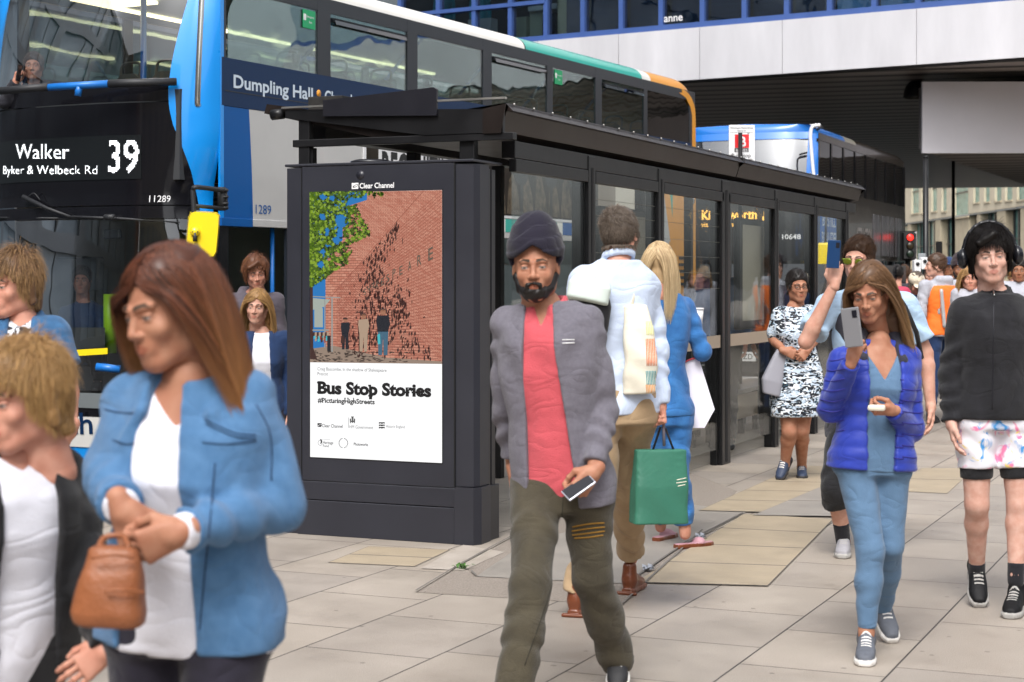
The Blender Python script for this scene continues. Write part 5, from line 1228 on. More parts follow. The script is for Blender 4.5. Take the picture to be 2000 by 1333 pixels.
            if op == 'u': hh = np.maximum(k-np.abs(sub-d), 0)/k; V[i0[0]:i1[0], i0[1]:i1[1], i0[2]:i1[2]] = np.minimum(sub, d)-hh*hh*k*.25
            else: d = -d; hh = np.maximum(k-np.abs(sub-d), 0)/k; V[i0[0]:i1[0], i0[1]:i1[1], i0[2]:i1[2]] = np.maximum(sub, d)+hh*hh*k*.25
        for q_ in (0, -1): V[q_], V[:, q_], V[:, :, q_] = .04, .04, .04
        S_ = V < 0; cs = [(i, j, k) for i in (0, 1) for j in (0, 1) for k in (0, 1)]; m1 = n-1
        cnt = sum(S_[i:i+m1[0], j:j+m1[1], k:k+m1[2]].astype(np.int8) for i, j, k in cs); act = (cnt > 0) & (cnt < 8)
        I = np.argwhere(act); 
        if not len(I): return np.zeros((0, 3)), np.zeros((0, 4), int)
        idx = -np.ones(m1, int); idx[tuple(I.T)] = np.arange(len(I)); acc = np.zeros((len(I), 3)); wt = np.zeros(len(I))
        for a in cs:
            for ax_ in range(3):
                if a[ax_]: continue
                b = list(a); b[ax_] = 1; va = V[I[:, 0]+a[0], I[:, 1]+a[1], I[:, 2]+a[2]]; vb = V[I[:, 0]+b[0], I[:, 1]+b[1], I[:, 2]+b[2]]
                x = (va < 0) != (vb < 0); t = np.where(x, va/(va-vb+1e-12), 0); pt = np.array(a, float)[None, :].repeat(len(I), 0); pt[:, ax_] += t; acc += pt*x[:, None]; wt += x
        P_ = lo+(I+acc/wt[:, None])*h; Q = []
        for ax_ in range(3):
            o1, o2 = [(1, 2), (2, 0), (0, 1)][ax_]; sa = [slice(None)]*3; sb = [slice(None)]*3; sa[ax_] = slice(0, -1); sb[ax_] = slice(1, None)
            E = np.argwhere(S_[tuple(sa)] != S_[tuple(sb)]); E = E[(E[:, o1] > 0) & (E[:, o2] > 0) & (E[:, o1] < n[o1]-1) & (E[:, o2] < n[o2]-1)]
            fl_ = S_[tuple(E.T)]; c = []
            for d1, d2 in ((0, 0), (1, 0), (1, 1), (0, 1)):
                F_ = E.copy(); F_[:, o1] -= d1; F_[:, o2] -= d2; c.append(idx[tuple(F_.T)])
            q_ = np.stack(c, 1); q_[fl_] = q_[fl_][:, ::-1]; Q.append(q_)
        Q = np.concatenate(Q); Q = Q[(Q >= 0).all(1)]; return P_, Q[:, ::-1]
def relax(v, q, it=1):
    for _ in range(it):
        s_ = np.zeros_like(v); c = np.zeros(len(v))
        for a, b in ((0, 1), (1, 2), (2, 3), (3, 0)):
            np.add.at(s_, q[:, a], v[q[:, b]]); np.add.at(s_, q[:, b], v[q[:, a]]); np.add.at(c, q[:, a], 1); np.add.at(c, q[:, b], 1)
        v = v*.4+.6*s_/np.maximum(c, 1)[:, None]
    return v
def npmesh(name, chunks, parent=None):
    """chunks: (verts, faces(n,3|4), material, colors or None)"""
    me = bpy.data.meshes.new(name); vs = []; loops = []; starts = []; mi = []; ms = []; cols = []; o = 0; ls = 0; tot = []
    for v, f, m, c in chunks:
        if not len(v): continue
        if m not in ms: ms.append(m)
        k = f.shape[1]; vs.append(v); loops.append((f+o).ravel()); starts.append(ls+np.arange(len(f))*k); tot.append(np.full(len(f), k)); mi.append(np.full(len(f), ms.index(m))); ls += f.size; o += len(v)
        cols.append(c if c is not None else np.zeros((len(v), 4)))
    vs = np.concatenate(vs); loops = np.concatenate(loops); starts = np.concatenate(starts); mi = np.concatenate(mi)
    me.vertices.add(len(vs)); me.vertices.foreach_set('co', vs.astype(np.float32).ravel()); me.loops.add(len(loops)); me.loops.foreach_set('vertex_index', loops.astype(np.int32))
    me.polygons.add(len(starts)); me.polygons.foreach_set('loop_start', starts.astype(np.int32)); me.polygons.foreach_set('material_index', mi.astype(np.int32)); me.polygons.foreach_set('use_smooth', np.ones(len(starts), bool))
    for m in ms: me.materials.append(m)
    at = me.color_attributes.new('mask', 'FLOAT_COLOR', 'POINT'); at.data.foreach_set('color', np.concatenate(cols).astype(np.float32).ravel())
    me.update(calc_edges=True); me.validate(); return link(bpy.data.objects.new(name, me), parent)
# ------------------------------------------------------------------ materials for people
def skin(name, col, lip=None, brow=(.03, .02, .012), iris=(.06, .04, .025)):
    if name in MATS: return MATS[name]
    m = bpy.data.materials.new(name); m.use_nodes = True; n = m.node_tree; b = n.nodes['Principled BSDF']; b.inputs['Roughness'].default_value = .58; b.inputs['Specular IOR Level'].default_value = .35
    b.inputs['Subsurface Weight'].default_value = .07; b.inputs['Subsurface Radius'].default_value = (1, .35, .2); b.inputs['Subsurface Scale'].default_value = .008
    lip = lip or (col[0]*.80, col[1]*.56, col[2]*.54)
    a = n.nodes.new('ShaderNodeVertexColor'); a.layer_name = 'mask'; s = n.nodes.new('ShaderNodeSeparateColor'); n.links.new(a.outputs[0], s.inputs[0])
    g = n.nodes.new('ShaderNodeNewGeometry'); t = n.nodes.new('ShaderNodeTexNoise'); t.inputs['Scale'].default_value = 26; t.inputs['Detail'].default_value = 5; n.links.new(g.outputs['Position'], t.inputs[0])
    r = n.nodes.new('ShaderNodeValToRGB'); r.color_ramp.elements[0].position = .35; r.color_ramp.elements[1].position = .68
    r.color_ramp.elements[0].color = (col[0]*.92, col[1]*.80, col[2]*.76, 1); r.color_ramp.elements[1].color = (min(1, col[0]*1.06), min(1, col[1]*1.06), min(1, col[2]*1.06), 1); n.links.new(t.outputs[0], r.inputs[0]); out = r.outputs[0]
    for ch, cc in (('Red', lip), ('Green', brow), ('Blue', (.26, .24, .23))):
        mx = n.nodes.new('ShaderNodeMixRGB'); n.links.new(s.outputs[ch], mx.inputs[0]); n.links.new(out, mx.inputs[1]); mx.inputs[2].default_value = c4(cc); out = mx.outputs[0]
    mx = n.nodes.new('ShaderNodeMixRGB'); n.links.new(a.outputs['Alpha'], mx.inputs[0]); n.links.new(out, mx.inputs[1]); mx.inputs[2].default_value = c4(iris); n.links.new(mx.outputs[0], b.inputs['Base Color'])
    t2 = n.nodes.new('ShaderNodeTexNoise'); t2.inputs['Scale'].default_value = 400; n.links.new(g.outputs['Position'], t2.inputs[0]); bp = n.nodes.new('ShaderNodeBump'); bp.inputs['Strength'].default_value = .12; bp.inputs['Distance'].default_value = .002; n.links.new(t2.outputs[0], bp.inputs['Height']); n.links.new(bp.outputs[0], b.inputs['Normal'])
    MATS[name] = m; return m
def hairm(name, c1, c2, tip=None):
    if name in MATS: return MATS[name]
    m = bpy.data.materials.new(name); m.use_nodes = True; n = m.node_tree; b = n.nodes['Principled BSDF']; b.inputs['Roughness'].default_value = .42; b.inputs['Specular IOR Level'].default_value = .35
    a = n.nodes.new('ShaderNodeVertexColor'); a.layer_name = 'mask'; s = n.nodes.new('ShaderNodeSeparateColor'); n.links.new(a.outputs[0], s.inputs[0])
    mx = n.nodes.new('ShaderNodeMixRGB'); n.links.new(s.outputs['Red'], mx.inputs[0]); mx.inputs[1].default_value = c4(c1); mx.inputs[2].default_value = c4(c2); m3 = n.nodes.new('ShaderNodeMixRGB'); pw = n.nodes.new('ShaderNodeMath'); pw.operation = 'POWER'; pw.inputs[1].default_value = 2.2; n.links.new(s.outputs['Green'], pw.inputs[0]); pm = n.nodes.new('ShaderNodeMath'); pm.operation = 'MULTIPLY'; pm.inputs[1].default_value = .85; n.links.new(pw.outputs[0], pm.inputs[0])
    n.links.new(pm.outputs[0], m3.inputs[0]); n.links.new(mx.outputs[0], m3.inputs[1]); m3.inputs[2].default_value = c4(tip or c2); n.links.new(m3.outputs[0], b.inputs['Base Color'])
    MATS[name] = m; return m
def cloth(name, col, rough=.85, var=.12, vs=14, bump=.25, bs=260, col2=None, stretch=(1, 1, 1), sheen=.15, wr=.24):
    if name in MATS: return MATS[name]
    m = mat(name, col, rough, var=0 if col2 else var, vs=vs, bump=bump, bs=bs, var2=col2, stretch=stretch, sheen=sheen, spec=.25)
    n = m.node_tree; b = n.nodes['Principled BSDF']; old = b.inputs['Normal'].links[0].from_node
    g = n.nodes.new('ShaderNodeNewGeometry'); mp = n.nodes.new('ShaderNodeMapping'); mp.inputs['Rotation'].default_value = (.35, .5, .2); mp.inputs['Scale'].default_value = (1, 1, 1.7); n.links.new(g.outputs['Position'], mp.inputs[0])
    t = n.nodes.new('ShaderNodeTexNoise'); t.inputs['Scale'].default_value = 5.5; t.inputs['Detail'].default_value = 1.2; t.inputs['Distortion'].default_value = 1.1; n.links.new(mp.outputs[0], t.inputs[0])
    a = n.nodes.new('ShaderNodeMath'); a.operation = 'SUBTRACT'; a.inputs[1].default_value = .5; n.links.new(t.outputs[0], a.inputs[0]); ab = n.nodes.new('ShaderNodeMath'); ab.operation = 'ABSOLUTE'; n.links.new(a.outputs[0], ab.inputs[0])
    pw = n.nodes.new('ShaderNodeMath'); pw.operation = 'POWER'; pw.inputs[1].default_value = .6; n.links.new(ab.outputs[0], pw.inputs[0])
    bp = n.nodes.new('ShaderNodeBump'); bp.inputs['Strength'].default_value = wr; bp.inputs['Distance'].default_value = .035; n.links.new(pw.outputs[0], bp.inputs['Height']); n.links.new(old.outputs[0], bp.inputs['Normal']); n.links.new(bp.outputs[0], b.inputs['Normal'])
    return m
# ------------------------------------------------------------------ templates
def head_template(h, full=True):
    s = Sdf()
    s.ell((0, -.018, .036), (.076, .094, .088), k=.03); s.ell((0, .022, -.028), (.061, .068, .082), k=.03)
    s.ell((0, .062, -.094), (.022, .02, .018), k=.03)
    for x in (-1, 1):
        s.rc((x*.056, -.012, -.045), (x*.046, .0, -.072), .018, .016, .025); s.rc((x*.046, .0, -.072), (x*.014, .064, -.098), .016, .016, .025)
        s.ell((x*.037, .064, -.028), (.022, .016, .018), k=.02)                       # cheek
        s.rc((x*.012, .088, .020), (x*.044, .074, .022), .0085, .007, .012)        # brow ridge
        s.ell((x*.031, .0945, .001), (.017, .012, .011), k=.012, op='cut')             # socket
    for x in (-1, 1):
        s.ell((x*.031, .0735, .000), (.0125, .0125, .0118), k=.004)
        s.rc((x*.0185, .0835, .0055), (x*.043, .079, .0055), .0032, .0028, .003); s.rc((x*.0185, .0835, -.0065), (x*.042, .0785, -.0065), .0026, .0024, .003)
        s.ell((x*.078, -.008, -.004), (.008, .018, .030), k=.008); s.ell((x*.083, -.004, .0), (.005, .010, .017), k=.004, op='cut')
    s.rc((0, .085, .012), (0, .1035, -.026), .0072, .0085, .010); s.ell((0, .1025, -.031), (.0105, .0105, .009), k=.008)
    for x in (-1, 1): s.ell((x*.0125, .0935, -.034), (.0075, .0095, .0065), k=.006); s.ell((x*.0065, .099, -.0405), (.0035, .005, .003), k=.002, op='cut')
    s.ell((0, .078, -.062), (.03, .017, .022), k=.015)
    s.rc((-.019, .0835, -.0605), (0, .0925, -.0575), .0035, .0048, .004); s.rc((0, .0925, -.0575), (.019, .0835, -.0605), .0048, .0035, .004)
    s.rc((-.017, .0835, -.0665), (0, .092, -.0695), .0040, .0056, .004); s.rc((0, .092, -.0695), (.017, .0835, -.0665), .0056, .0040, .004)
    s.rc((-.021, .0895, -.0632), (.021, .0895, -.0632), .0016, .0016, .001, op='cut')
    s.rc((0, -.028, -.05), (0, -.042, -.145), .054, .056, .03); s.rc((0, -.042, -.145), (0, -.05, -.19), .056, .062, .02)
    for x in (-1, 1): s.rc((x*.045, -.03, -.06), (x*.012, .008, -.165), .012, .010, .02)
    v, q_ = s.mesh(h); v = relax(v, q_, 1); x, y, z = v[:, 0], v[:, 1], v[:, 2]; ax = np.abs(x)
    def sm(d, w): return np.clip(.5-d/w, 0, 1)
    lip = sm((np.sqrt((x/.0225)**2+((z+.0640)/(.0112*np.clip(1.1-(ax/.0225)**2*.8, .25, 1)))**2)-1)*.009, .003)*(y > .07)
    bz = .0235+.004*np.clip((ax-.012)/.02, 0, 1)-.007*np.clip((ax-.034)/.016, 0, 1); brow = sm(np.maximum(np.abs(z-bz)-.0052*np.clip(1.35-ax/.05, .4, 1), np.maximum(.011-ax, ax-.049)), .003)*(y > .05)*1.0
    lash = sm(np.maximum(np.abs(z-.0042+.10*((ax-.031))**2*20)-.0012, np.abs(ax-.031)-.0125), .0015)*(y > .06)*.8
    eye = sm((np.sqrt(((ax-.031)/.0110)**2+((z+.0002)/.0042)**2)-1)*.004, .0018)*(y > .06)
    iris = sm((np.sqrt((ax-.031)**2+(z-.0003)**2)-.0054), .0012)*(np.abs(z) < .0042)*(y > .06)
    return v, q_, np.stack([lip, np.maximum(brow, lash), eye, iris], 1)
def hand_template(h, pose):
    """right-handed: fingers along +Y, palm faces -Z, thumb on -X side ... mirrored when placed"""
    s = Sdf()
    s.rc((0, -.02, 0), (0, .012, 0), .026, .027, .02)
    s.loft([((0, .0, 0), .026, .017), ((-.002, .035, 0), .036, .016), ((0, .085, -.001), .040, .013)], (1, 0, 0), (0, 0, -1), k=.012, p=2.6, round_=.006)
    curl = {'relax': (.25, .35, .3), 'grip': (.75, 1.15, .8), 'pinch': (.55, .75, .5), 'flat': (.08, .1, .1), 'fist': (1.35, 1.5, 1.0)}[pose]
    tips = [(-.030, .086, .072, .0086, .0), (-.0095, .091, .080, .0089, .05), (.011, .088, .074, .0085, .12), (.0300, .080, .058, .0075, .22)]
    for i, (x, y0, L, r, ex) in enumerate(tips):
        p = np.array([x, y0-.008, -.001]); a = 0; sp = (x/.03)*-.0+({'flat': .16, 'relax': .06}.get(pose, .02))*(x/.03)
        for j, fr in enumerate((.44, .31, .25)):
            a += curl[j]*(1+ex*(1 if pose != 'flat' else 0)); d = np.array([math.sin(sp), math.cos(sp)*math.cos(a), -math.sin(a)]); e = p+d*L*fr
            s.rc(p, e, r*(1-.08*j), r*(1-.08*j-.08), .006); p = e
    tb = {'relax': [(-.022, .012, -.004), (-.044, .042, -.014), (-.050, .072, -.022), (-.047, .094, -.028)], 'flat': [(-.022, .012, -.004), (-.05, .04, -.008), (-.068, .065, -.012), (-.078, .085, -.014)]}.get(pose, [(-.020, .012, -.008), (-.040, .038, -.026), (-.036, .066, -.040), (-.020, .084, -.046)])
    s.rc(tb[0], tb[1], .017, .0125, .014); s.rc(tb[1], tb[2], .0120, .0100, .006); s.rc(tb[2], tb[3], .0100, .0082, .005)
    v, q_ = s.mesh(h); return relax(v, q_, 1), q_
def shoe_template(h, kind='trainer'):
    """toe along +Y, ankle above origin, sole at z=0"""
    s = Sdf()
    sole = [((0, -.068, .014), .026, .016), ((0, -.03, .014), .034, .016), ((.001, .03, .014), .034, .016), ((.004, .11, .013), .045, .015), ((.004, .165, .012), .040, .014), ((.004, .197, .013), .022, .012)]
    if kind == 'sandal': s.loft([(a, w, .016) for a, w, d in sole], (1, 0, 0), (0, 0, 1), k=.004, p=4, round_=.004); s.rc((-.035, .09, .03), (.04, .10, .03), .012, .012, .01); s.ell((0, .10, .03), (.046, .035, .03), k=.01)
    else:
        s.loft([(a, w+.003, d) for a, w, d in sole], (1, 0, 0), (0, 0, 1), k=.003, p=4, round_=.005)
        s.loft([((0, -.062, .05), .022, .045), ((0, -.03, .058), .034, .054), ((0, .03, .055), .035, .050), ((.001, .08, .043), .040, .036), ((.004, .14, .034), .040, .027), ((.004, .19, .026), .024, .016)], (1, 0, 0), (0, 0, 1), k=.008, p=2.2, round_=.01)
        s.rc((0, -.025, .075), (0, -.02, .105 if kind == 'trainer' else .13), .038, .035, .02)
        if kind == 'trainer':
            for i in range(5): s.rc((-.02+.001*i, .035+.018*i, .098-.010*i), (.02, .04+.018*i, .098-.010*i), .0032, .0032, .002)
            s.ell((0, .0, .105), (.022, .04, .02), k=.01)
        else: s.rc((-.045, -.078, .008), (.045, -.078, .008), .01, .01, .004)
    v, q_ = s.mesh(h); v[:, 2] = np.maximum(v[:, 2], .0005); return v, q_
_tpl = {}
def tpl(fn, *a):
    k = (fn.__name__,)+a
    if k not in _tpl: _tpl[k] = fn(*a)
    return _tpl[k]
# ------------------------------------------------------------------ hair strands
def strands(roots, dirs, normals, length, n_seg, width, rs, gravity=.0, wave=.004, push=None, taper=.25, gd=(0, 0, -1)):
    gd = np.array(gd)
    """tapered three-sided tubes grown from roots; returns verts, quads, colour"""
    N = len(roots); p = roots.copy(); d = dirs/np.linalg.norm(dirs, axis=1)[:, None]; L_ = length*(rs.uniform(.8, 1.1, N))
    pts = [p.copy()]; ph = rs.uniform(0, 6.28, N); off = rs.normal(0, 1, (N, 3))*np.where(rs.uniform(0, 1, N) < .05, 4.5, 1.0)[:, None]
    for j in range(n_seg):
        d = d+gd*gravity+off*wave*6*math.sin(j*1.1+1)/n_seg; d /= np.linalg.norm(d, axis=1)[:, None]
        p = p+d*(L_/n_seg)[:, None]
        if push is not None: p = push(p)
        pts.append(p.copy())
    V = []; wd = width*rs.uniform(.7, 1.2, N)
    for j, q_ in enumerate(pts):
        t = (pts[min(j+1, n_seg)]-pts[max(j-1, 0)]); t /= np.linalg.norm(t, axis=1)[:, None]+1e-9; nn = normals-t*(normals*t).sum(1)[:, None]; nn /= np.linalg.norm(nn, axis=1)[:, None]+1e-9; bb = np.cross(t, nn)
        w_ = (wd*(1-(1-taper)*j/n_seg))[:, None]
        V += [q_+bb*w_, q_+nn*w_*.6, q_-bb*w_]
    V = np.stack(V, 1)   # N, (n_seg+1)*3, 3
    m = V.shape[1]; base = (np.arange(N)*m)[:, None]; f = []
    for j in range(n_seg):
        for a, b in ((0, 1), (1, 2), (2, 0)): f.append(np.stack([base[:, 0]+j*3+a, base[:, 0]+j*3+b, base[:, 0]+j*3+3+b, base[:, 0]+j*3+3+a], 1))
    c = np.repeat(rs.uniform(0, 1, N)[:, None], m, 1); col = np.zeros((N, m, 4)); col[:, :, 0] = c; col[:, :, 1] = (np.arange(m)//3/n_seg)[None, :]
    return V.reshape(-1, 3), np.concatenate(f), col.reshape(-1, 4)
def sph(N, rs):
    z = rs.uniform(-1, 1, N); a = rs.uniform(0, 6.28318, N); r = np.sqrt(1-z*z); return np.stack([r*np.cos(a), r*np.sin(a), z], 1)
SKC, SKR = np.array([0, -.018, .036]), np.array([.080, .098, .093])
def hair(style, seed, q=1.0, length=.3, h=.004, gd=(0, 0, -1)):
    """head-local hair geometry: list of (verts, quads, colour)"""
    rs = np.random.RandomState(seed); out = []; gd = np.array(gd, float); gd /= np.linalg.norm(gd)
    def pushout(m, lg=False):
        def f(p):
            if lg:
                fr = (p[:, 1] > -.01) & (p[:, 2] < .075); p = p.copy(); p[fr, 1] -= .011; nb = fr & (np.abs(p[:, 0]) < .084) & (p[:, 2] < .05); p[nb, 0] = np.sign(p[nb, 0]+1e-6)*.086
            c, r = SKC, SKR*m; d = (p-c)/r; k = np.linalg.norm(d, axis=1)
            ins = k < 1; p = p.copy(); p[ins] = c+(d[ins]/k[ins][:, None])*r
            jaw = (np.abs(p[:, 0]) < .078) & (p[:, 1] > -.02) & (p[:, 2] < .02) & (p[:, 2] > -.13); p[jaw, 0] = np.sign(p[jaw, 0]+1e-6)*.079
            nk = (np.hypot(p[:, 0], p[:, 1]+.04) < .075) & (p[:, 2] < -.05); a = np.hypot(p[nk, 0], p[nk, 1]+.04)+1e-6; p[nk, 0] *= .076/a; p[nk, 1] = -.04+(p[nk, 1]+.04)*.076/a
            return p
        return f
    s = Sdf()
    if style in ('short', 'medium', 'swept'):
        t = .010 if style == 'short' else .022 if style == 'medium' else .018
        s.ell(SKC+(0, -.004, .006), SKR+(t-.004, t, t), k=.01)
        s.add(lambda X, Y, Z: np.maximum(.052-Y+np.maximum(Z-.035, 0)*.9-.0, Z-.078+np.abs(X)*.22), np.array([-.2]*3), np.array([.2]*3), .012, 'cut')
        s.add(lambda X, Y, Z: Z+.045-np.clip((Y+.03)*.9, -.045, .06), np.array([-.2]*3), np.array([.2]*3), .01, 'cut')
        if style != 'short':
            for x in (-1, 1): s.rc((x*.075, -.01, .03), (x*.082, -.02, -.06), .022, .018, .02); s.rc((x*.04, -.09, -.02), (x*.045, -.085, -.09), .03, .02, .02)
            if style == 'medium': s.rc((-.01, .085, .105), (.055, .085, .07), .018, .016, .02)
        s.noise(.003, 60, seed); v, f = s.mesh(h); c = np.zeros((len(v), 4)); c[:, 0] = .3; out.append((v, f, c))
        N = int(5000*q); u = sph(N*2, rs); r0 = SKC+(0, -.004, .006)+u*(SKR+(t-.004, t, t)); ok = ~((r0[:, 1] > .045) & (r0[:, 2] < .085-np.abs(r0[:, 0])*.2)) & (r0[:, 2] > -.055+np.clip((r0[:, 1]+.03)*.9, 0, .06)); r0, u = r0[ok][:N], u[ok][:N]
        n_ = u/SKR; n_ /= np.linalg.norm(n_, axis=1)[:, None]; comb = np.array([.35, .75, -.1]) if style == 'short' else np.array([.5, .2, -.5]) if style == 'medium' else np.array([.7, -.3, -.45])
        d = comb-n_*(n_ @ comb)[:, None]; d = d*.9+n_*.35+rs.normal(0, .22, d.shape); d[:, 2] -= np.where(r0[:, 2] < .05, .6, 0)
        out.append(strands(r0-n_*.006, d, n_, .028 if style == 'short' else .06, 5, .0016/max(q, .25)**.5, rs, .22 if style == 'short' else .45, .01, push=pushout(1.05), gd=gd))
    elif style == 'long':
        s.ell(SKC+(0, -.006, .004), SKR+.008, k=.01)
        s.add(lambda X, Y, Z: np.maximum(.050-Y+np.maximum(Z-.03, 0)*.6, Z-.072+np.abs(X)*.5), np.array([-.2]*3), np.array([.2]*3), .012, 'cut')
        zb = -length*.75
        g_ = lambda L_: np.array([0, -.058, .0])+gd*L_+np.array([0, -.02*L_/.2, 0])
        s.loft([((0, -.05, .04), .080, .05), (g_(.05), .084, .046), (g_(length*.6), .090, .034), (g_(length*.92), .078, .014)], (1, 0, 0), (0, 1, 0), k=.02, p=2.2, round_=.01)
        s.noise(.004, 55, seed); v, f = s.mesh(h); c = np.zeros((len(v), 4)); c[:, 0] = .25; out.append((v, f, c))
        N = int(5600*q); u = sph(N*2, rs); u[:, 2] = np.abs(u[:, 2])*1.0-.15; u /= np.linalg.norm(u, axis=1)[:, None]; r0 = SKC+(0, -.006, .004)+u*(SKR+.009); ok = ~((r0[:, 1] > .052) & (r0[:, 2] < .078-np.abs(r0[:, 0])*.35)); r0, u = r0[ok][:N], u[ok][:N]
        n_ = u/SKR; n_ /= np.linalg.norm(n_, axis=1)[:, None]; sd = np.sign(r0[:, 0]+.012); comb = np.stack([sd*.9, -.25*np.ones(len(r0)), -.75*np.ones(len(r0))], 1)
        d = comb-n_*(n_*comb).sum(1)[:, None]; d += n_*.12
        out.append(strands(r0, d, n_, length+.14, 12, .0013/max(q, .25)**.5, rs, .42, .016, push=pushout(1.06, True), gd=gd))
    elif style == 'beard':
        s.ell((0, .045, -.082), (.052, .045, .036), k=.02); s.ell((0, .066, -.092), (.036, .028, .026), k=.02)
        for x in (-1, 1): s.rc((x*.066, .0, -.03), (x*.05, .03, -.075), .014, .018, .02); s.rc((x*.022, .092, -.062), (0, .1, -.0525), .0055, .006, .006); s.rc((x*.022, .092, -.062), (x*.028, .08, -.085), .006, .008, .01)
        s.ell((0, .095, -.0645), (.0175, .02, .0088), k=.004, op='cut'); s.ell((0, .09, -.03), (.04, .03, .0215), k=.004, op='cut')
        s.noise(.0025, 90, seed); v, f = s.mesh(h*.75); c = np.zeros((len(v), 4)); c[:, 0] = .3; out.append((v, f, c))
    return out
def turban():
    s = Sdf(); s.ell((0, -.022, .060), (.101, .120, .098), k=.02); s.ell((0, -.035, .122), (.078, .090, .075), k=.03)
    s.add(lambda X, Y, Z: np.maximum(-(Y-.005), (Z-(.036+.044*np.clip(1-np.abs(X)/.068, 0, 1)))), np.array([-.2]*3), np.array([.2]*3), .006, 'cut')
    s.add(lambda X, Y, Z: Z+.02, np.array([-.2]*3), np.array([.2]*3), .006, 'cut')
    s.pr.append((lambda X, Y, Z: -.0040*((((Z+.75*np.sqrt(X*X+.0004)+.05*np.sin(X*14+1)+.15*Y)*24) % 1.0))*(1+0*X), None, None, None, 'noise'))
    return s
# ================================================================== people
def cdir(r, t, u): return (RT*r-FW*t+UP*u)                 # right, toward camera, up
def fdir(yaw, pitch=0): a, b = R(yaw), R(pitch); return cdir(math.sin(a)*math.cos(b), math.cos(a)*math.cos(b), math.sin(b))
def headM(pos, yaw, pitch, roll, s):
    Y = fdir(yaw, pitch).normalized(); X = Y.cross(UP).normalized(); Z = X.cross(Y); rm = Matrix.Rotation(R(roll), 3, Y); X = rm @ X; Z = rm @ Z
    return np.array([list(X), list(Y), list(Z)]).T*s, np.array(list(pos))
def xf(v, M, o): return v @ M.T+o
SK = dict(fair=skin('skin_fair', sr('#c79c8a')), pink=skin('skin_pink', sr('#c4907c')), tan=skin('skin_tan', sr('#a97a62')), brown=skin('skin_brown', sr('#94684f')), pale=skin('skin_pale', sr('#c8a293')))
HC = dict(auburn=hairm('hair_auburn', sr('#2a1711'), sr('#7a4630'), sr('#b98350')), brown=hairm('hair_brown', sr('#2a1d15'), sr('#6b4c36')), black=hairm('hair_black', sr('#0f0c0b'), sr('#2a2320')), blonde=hairm('hair_blonde', sr('#9a7a55'), sr('#e0c9a0')), sandy=hairm('hair_sandy', sr('#7a5836'), sr('#c49c66')), grey=hairm('hair_greybrown', sr('#3a322c'), sr('#7b6d60')), ginger=hairm('hair_ginger', sr('#3c2416'), sr('#85553a')), ltbrown=hairm('hair_light_brown', sr('#3d2a1e'), sr('#8a6748'), sr('#c09a6a')))
GROUND = 0.0
class Per: pass
def person(label, D, J, hd, skn, far=False, fem=False, b=1.0, face=0, group=None, gz=0.0, feet=True):
    """J: joints as (column, row, depth offset); hd: (column, row, depth offset, yaw, pitch, roll, scale)"""
    p = Per(); p.D = D; p.far = far; p.fem = fem; p.b = b; p.face = face; p.gz = gz
    g = {k: np.array(list(P(x, y, D+d))) for k, (x, y, d) in J.items()}; p.g = g
    lat = g['sR']-g['sL']; lat /= np.linalg.norm(lat)
    if 'hip' not in g: g['hip'] = g['neck']+np.array([0, 0, -.54*b])
    up = g['neck']-g['hip']; up /= np.linalg.norm(up); lat = lat-up*(lat @ up); lat /= np.linalg.norm(lat)
    fw = np.cross(lat, up)*(-1 if abs(face) > 90 else 1)
    if fw @ np.array(list(fdir(face))) < 0: fw = -fw
    p.lat, p.up, p.fw = lat, up, fw
    hw = .088*b; lh = lat.copy(); lh[2] *= .3; hl = g['hip']-lh*hw; hr = g['hip']+lh*hw; fy = np.array(list(fdir(face)))
    z0 = gz
    for side, h_, sg in (('L', hl, -1), ('R', hr, 1)):
        if 'a'+side not in g:
            a = h_.copy(); a[2] = z0+.09; a += fy*(.12*sg)+lat*0; g['a'+side] = a; k = (h_+a)/2+fy*.05; g['k'+side] = k
        elif 'k'+side not in g: g['k'+side] = (h_+g['a'+side])/2+fy*.05
        g['h'+side] = h_
        if 'e'+side not in g: g['e'+side] = g['s'+side]+np.array([0, 0, -.29*b])+lat*.035*sg-fy*.03; g['w'+side] = g['e'+side]+np.array([0, 0, -.25*b])+fy*.07
    base = (g['aL']+g['aR'])/2; p.root = thing('person', label, 'person', (base[0], base[1], z0), 0, group); p.o = np.array([base[0], base[1], z0])
    p.skin = SK[skn]; p.chunks = []
    p.HM, p.HO = headM(P(hd[0], hd[1], D+hd[2]), hd[3], hd[4], hd[5], hd[6]); p.hs = hd[6]
    hh = .0052 if far else .0031
    v, f, c = tpl(head_template, hh); p.chunks.append((xf(v, p.HM, p.HO), f, p.skin, c))
    p.feet = feet
    return p
def tors(p, e=0.0, t0=-.10, t1=1.0, bulge=0):
    b = p.b; L_ = np.linalg.norm(p.g['neck']-p.g['hip'])
    tab = [(-.14, .168, .112, -.004), (0, .168, .115, -.004), (.16, .155, .105, .002), (.38, .138, .098, .004), (.62, .158, .112, .006), (.80, .165, .106, .0), (.90, .145, .085, -.008), (.97, .100, .066, -.014), (1.03, .066, .058, -.018)] if not p.fem else \
          [(-.14, .172, .115, -.006), (0, .168, .116, -.004), (.16, .145, .100, .002), (.38, .124, .088, .004), (.60, .142, .112, .014), (.80, .146, .094, .0), (.90, .126, .076, -.008), (.97, .088, .060, -.014), (1.03, .058, .052, -.018)]
    ts = np.array([a[0] for a in tab]); o = []
    for t in sorted(set([t0, t1]+[x for x in ts if t0 < x < t1])):
        w_, d_, f_ = (np.interp(t, ts, [a[i] for a in tab]) for i in (1, 2, 3))
        if t < -.14: w_ += (-.14-t)*bulge; d_ += (-.14-t)*bulge
        o.append((p.g['hip']+p.up*L_*t+p.fw*f_, w_*b+e, d_*b+e))
    return o
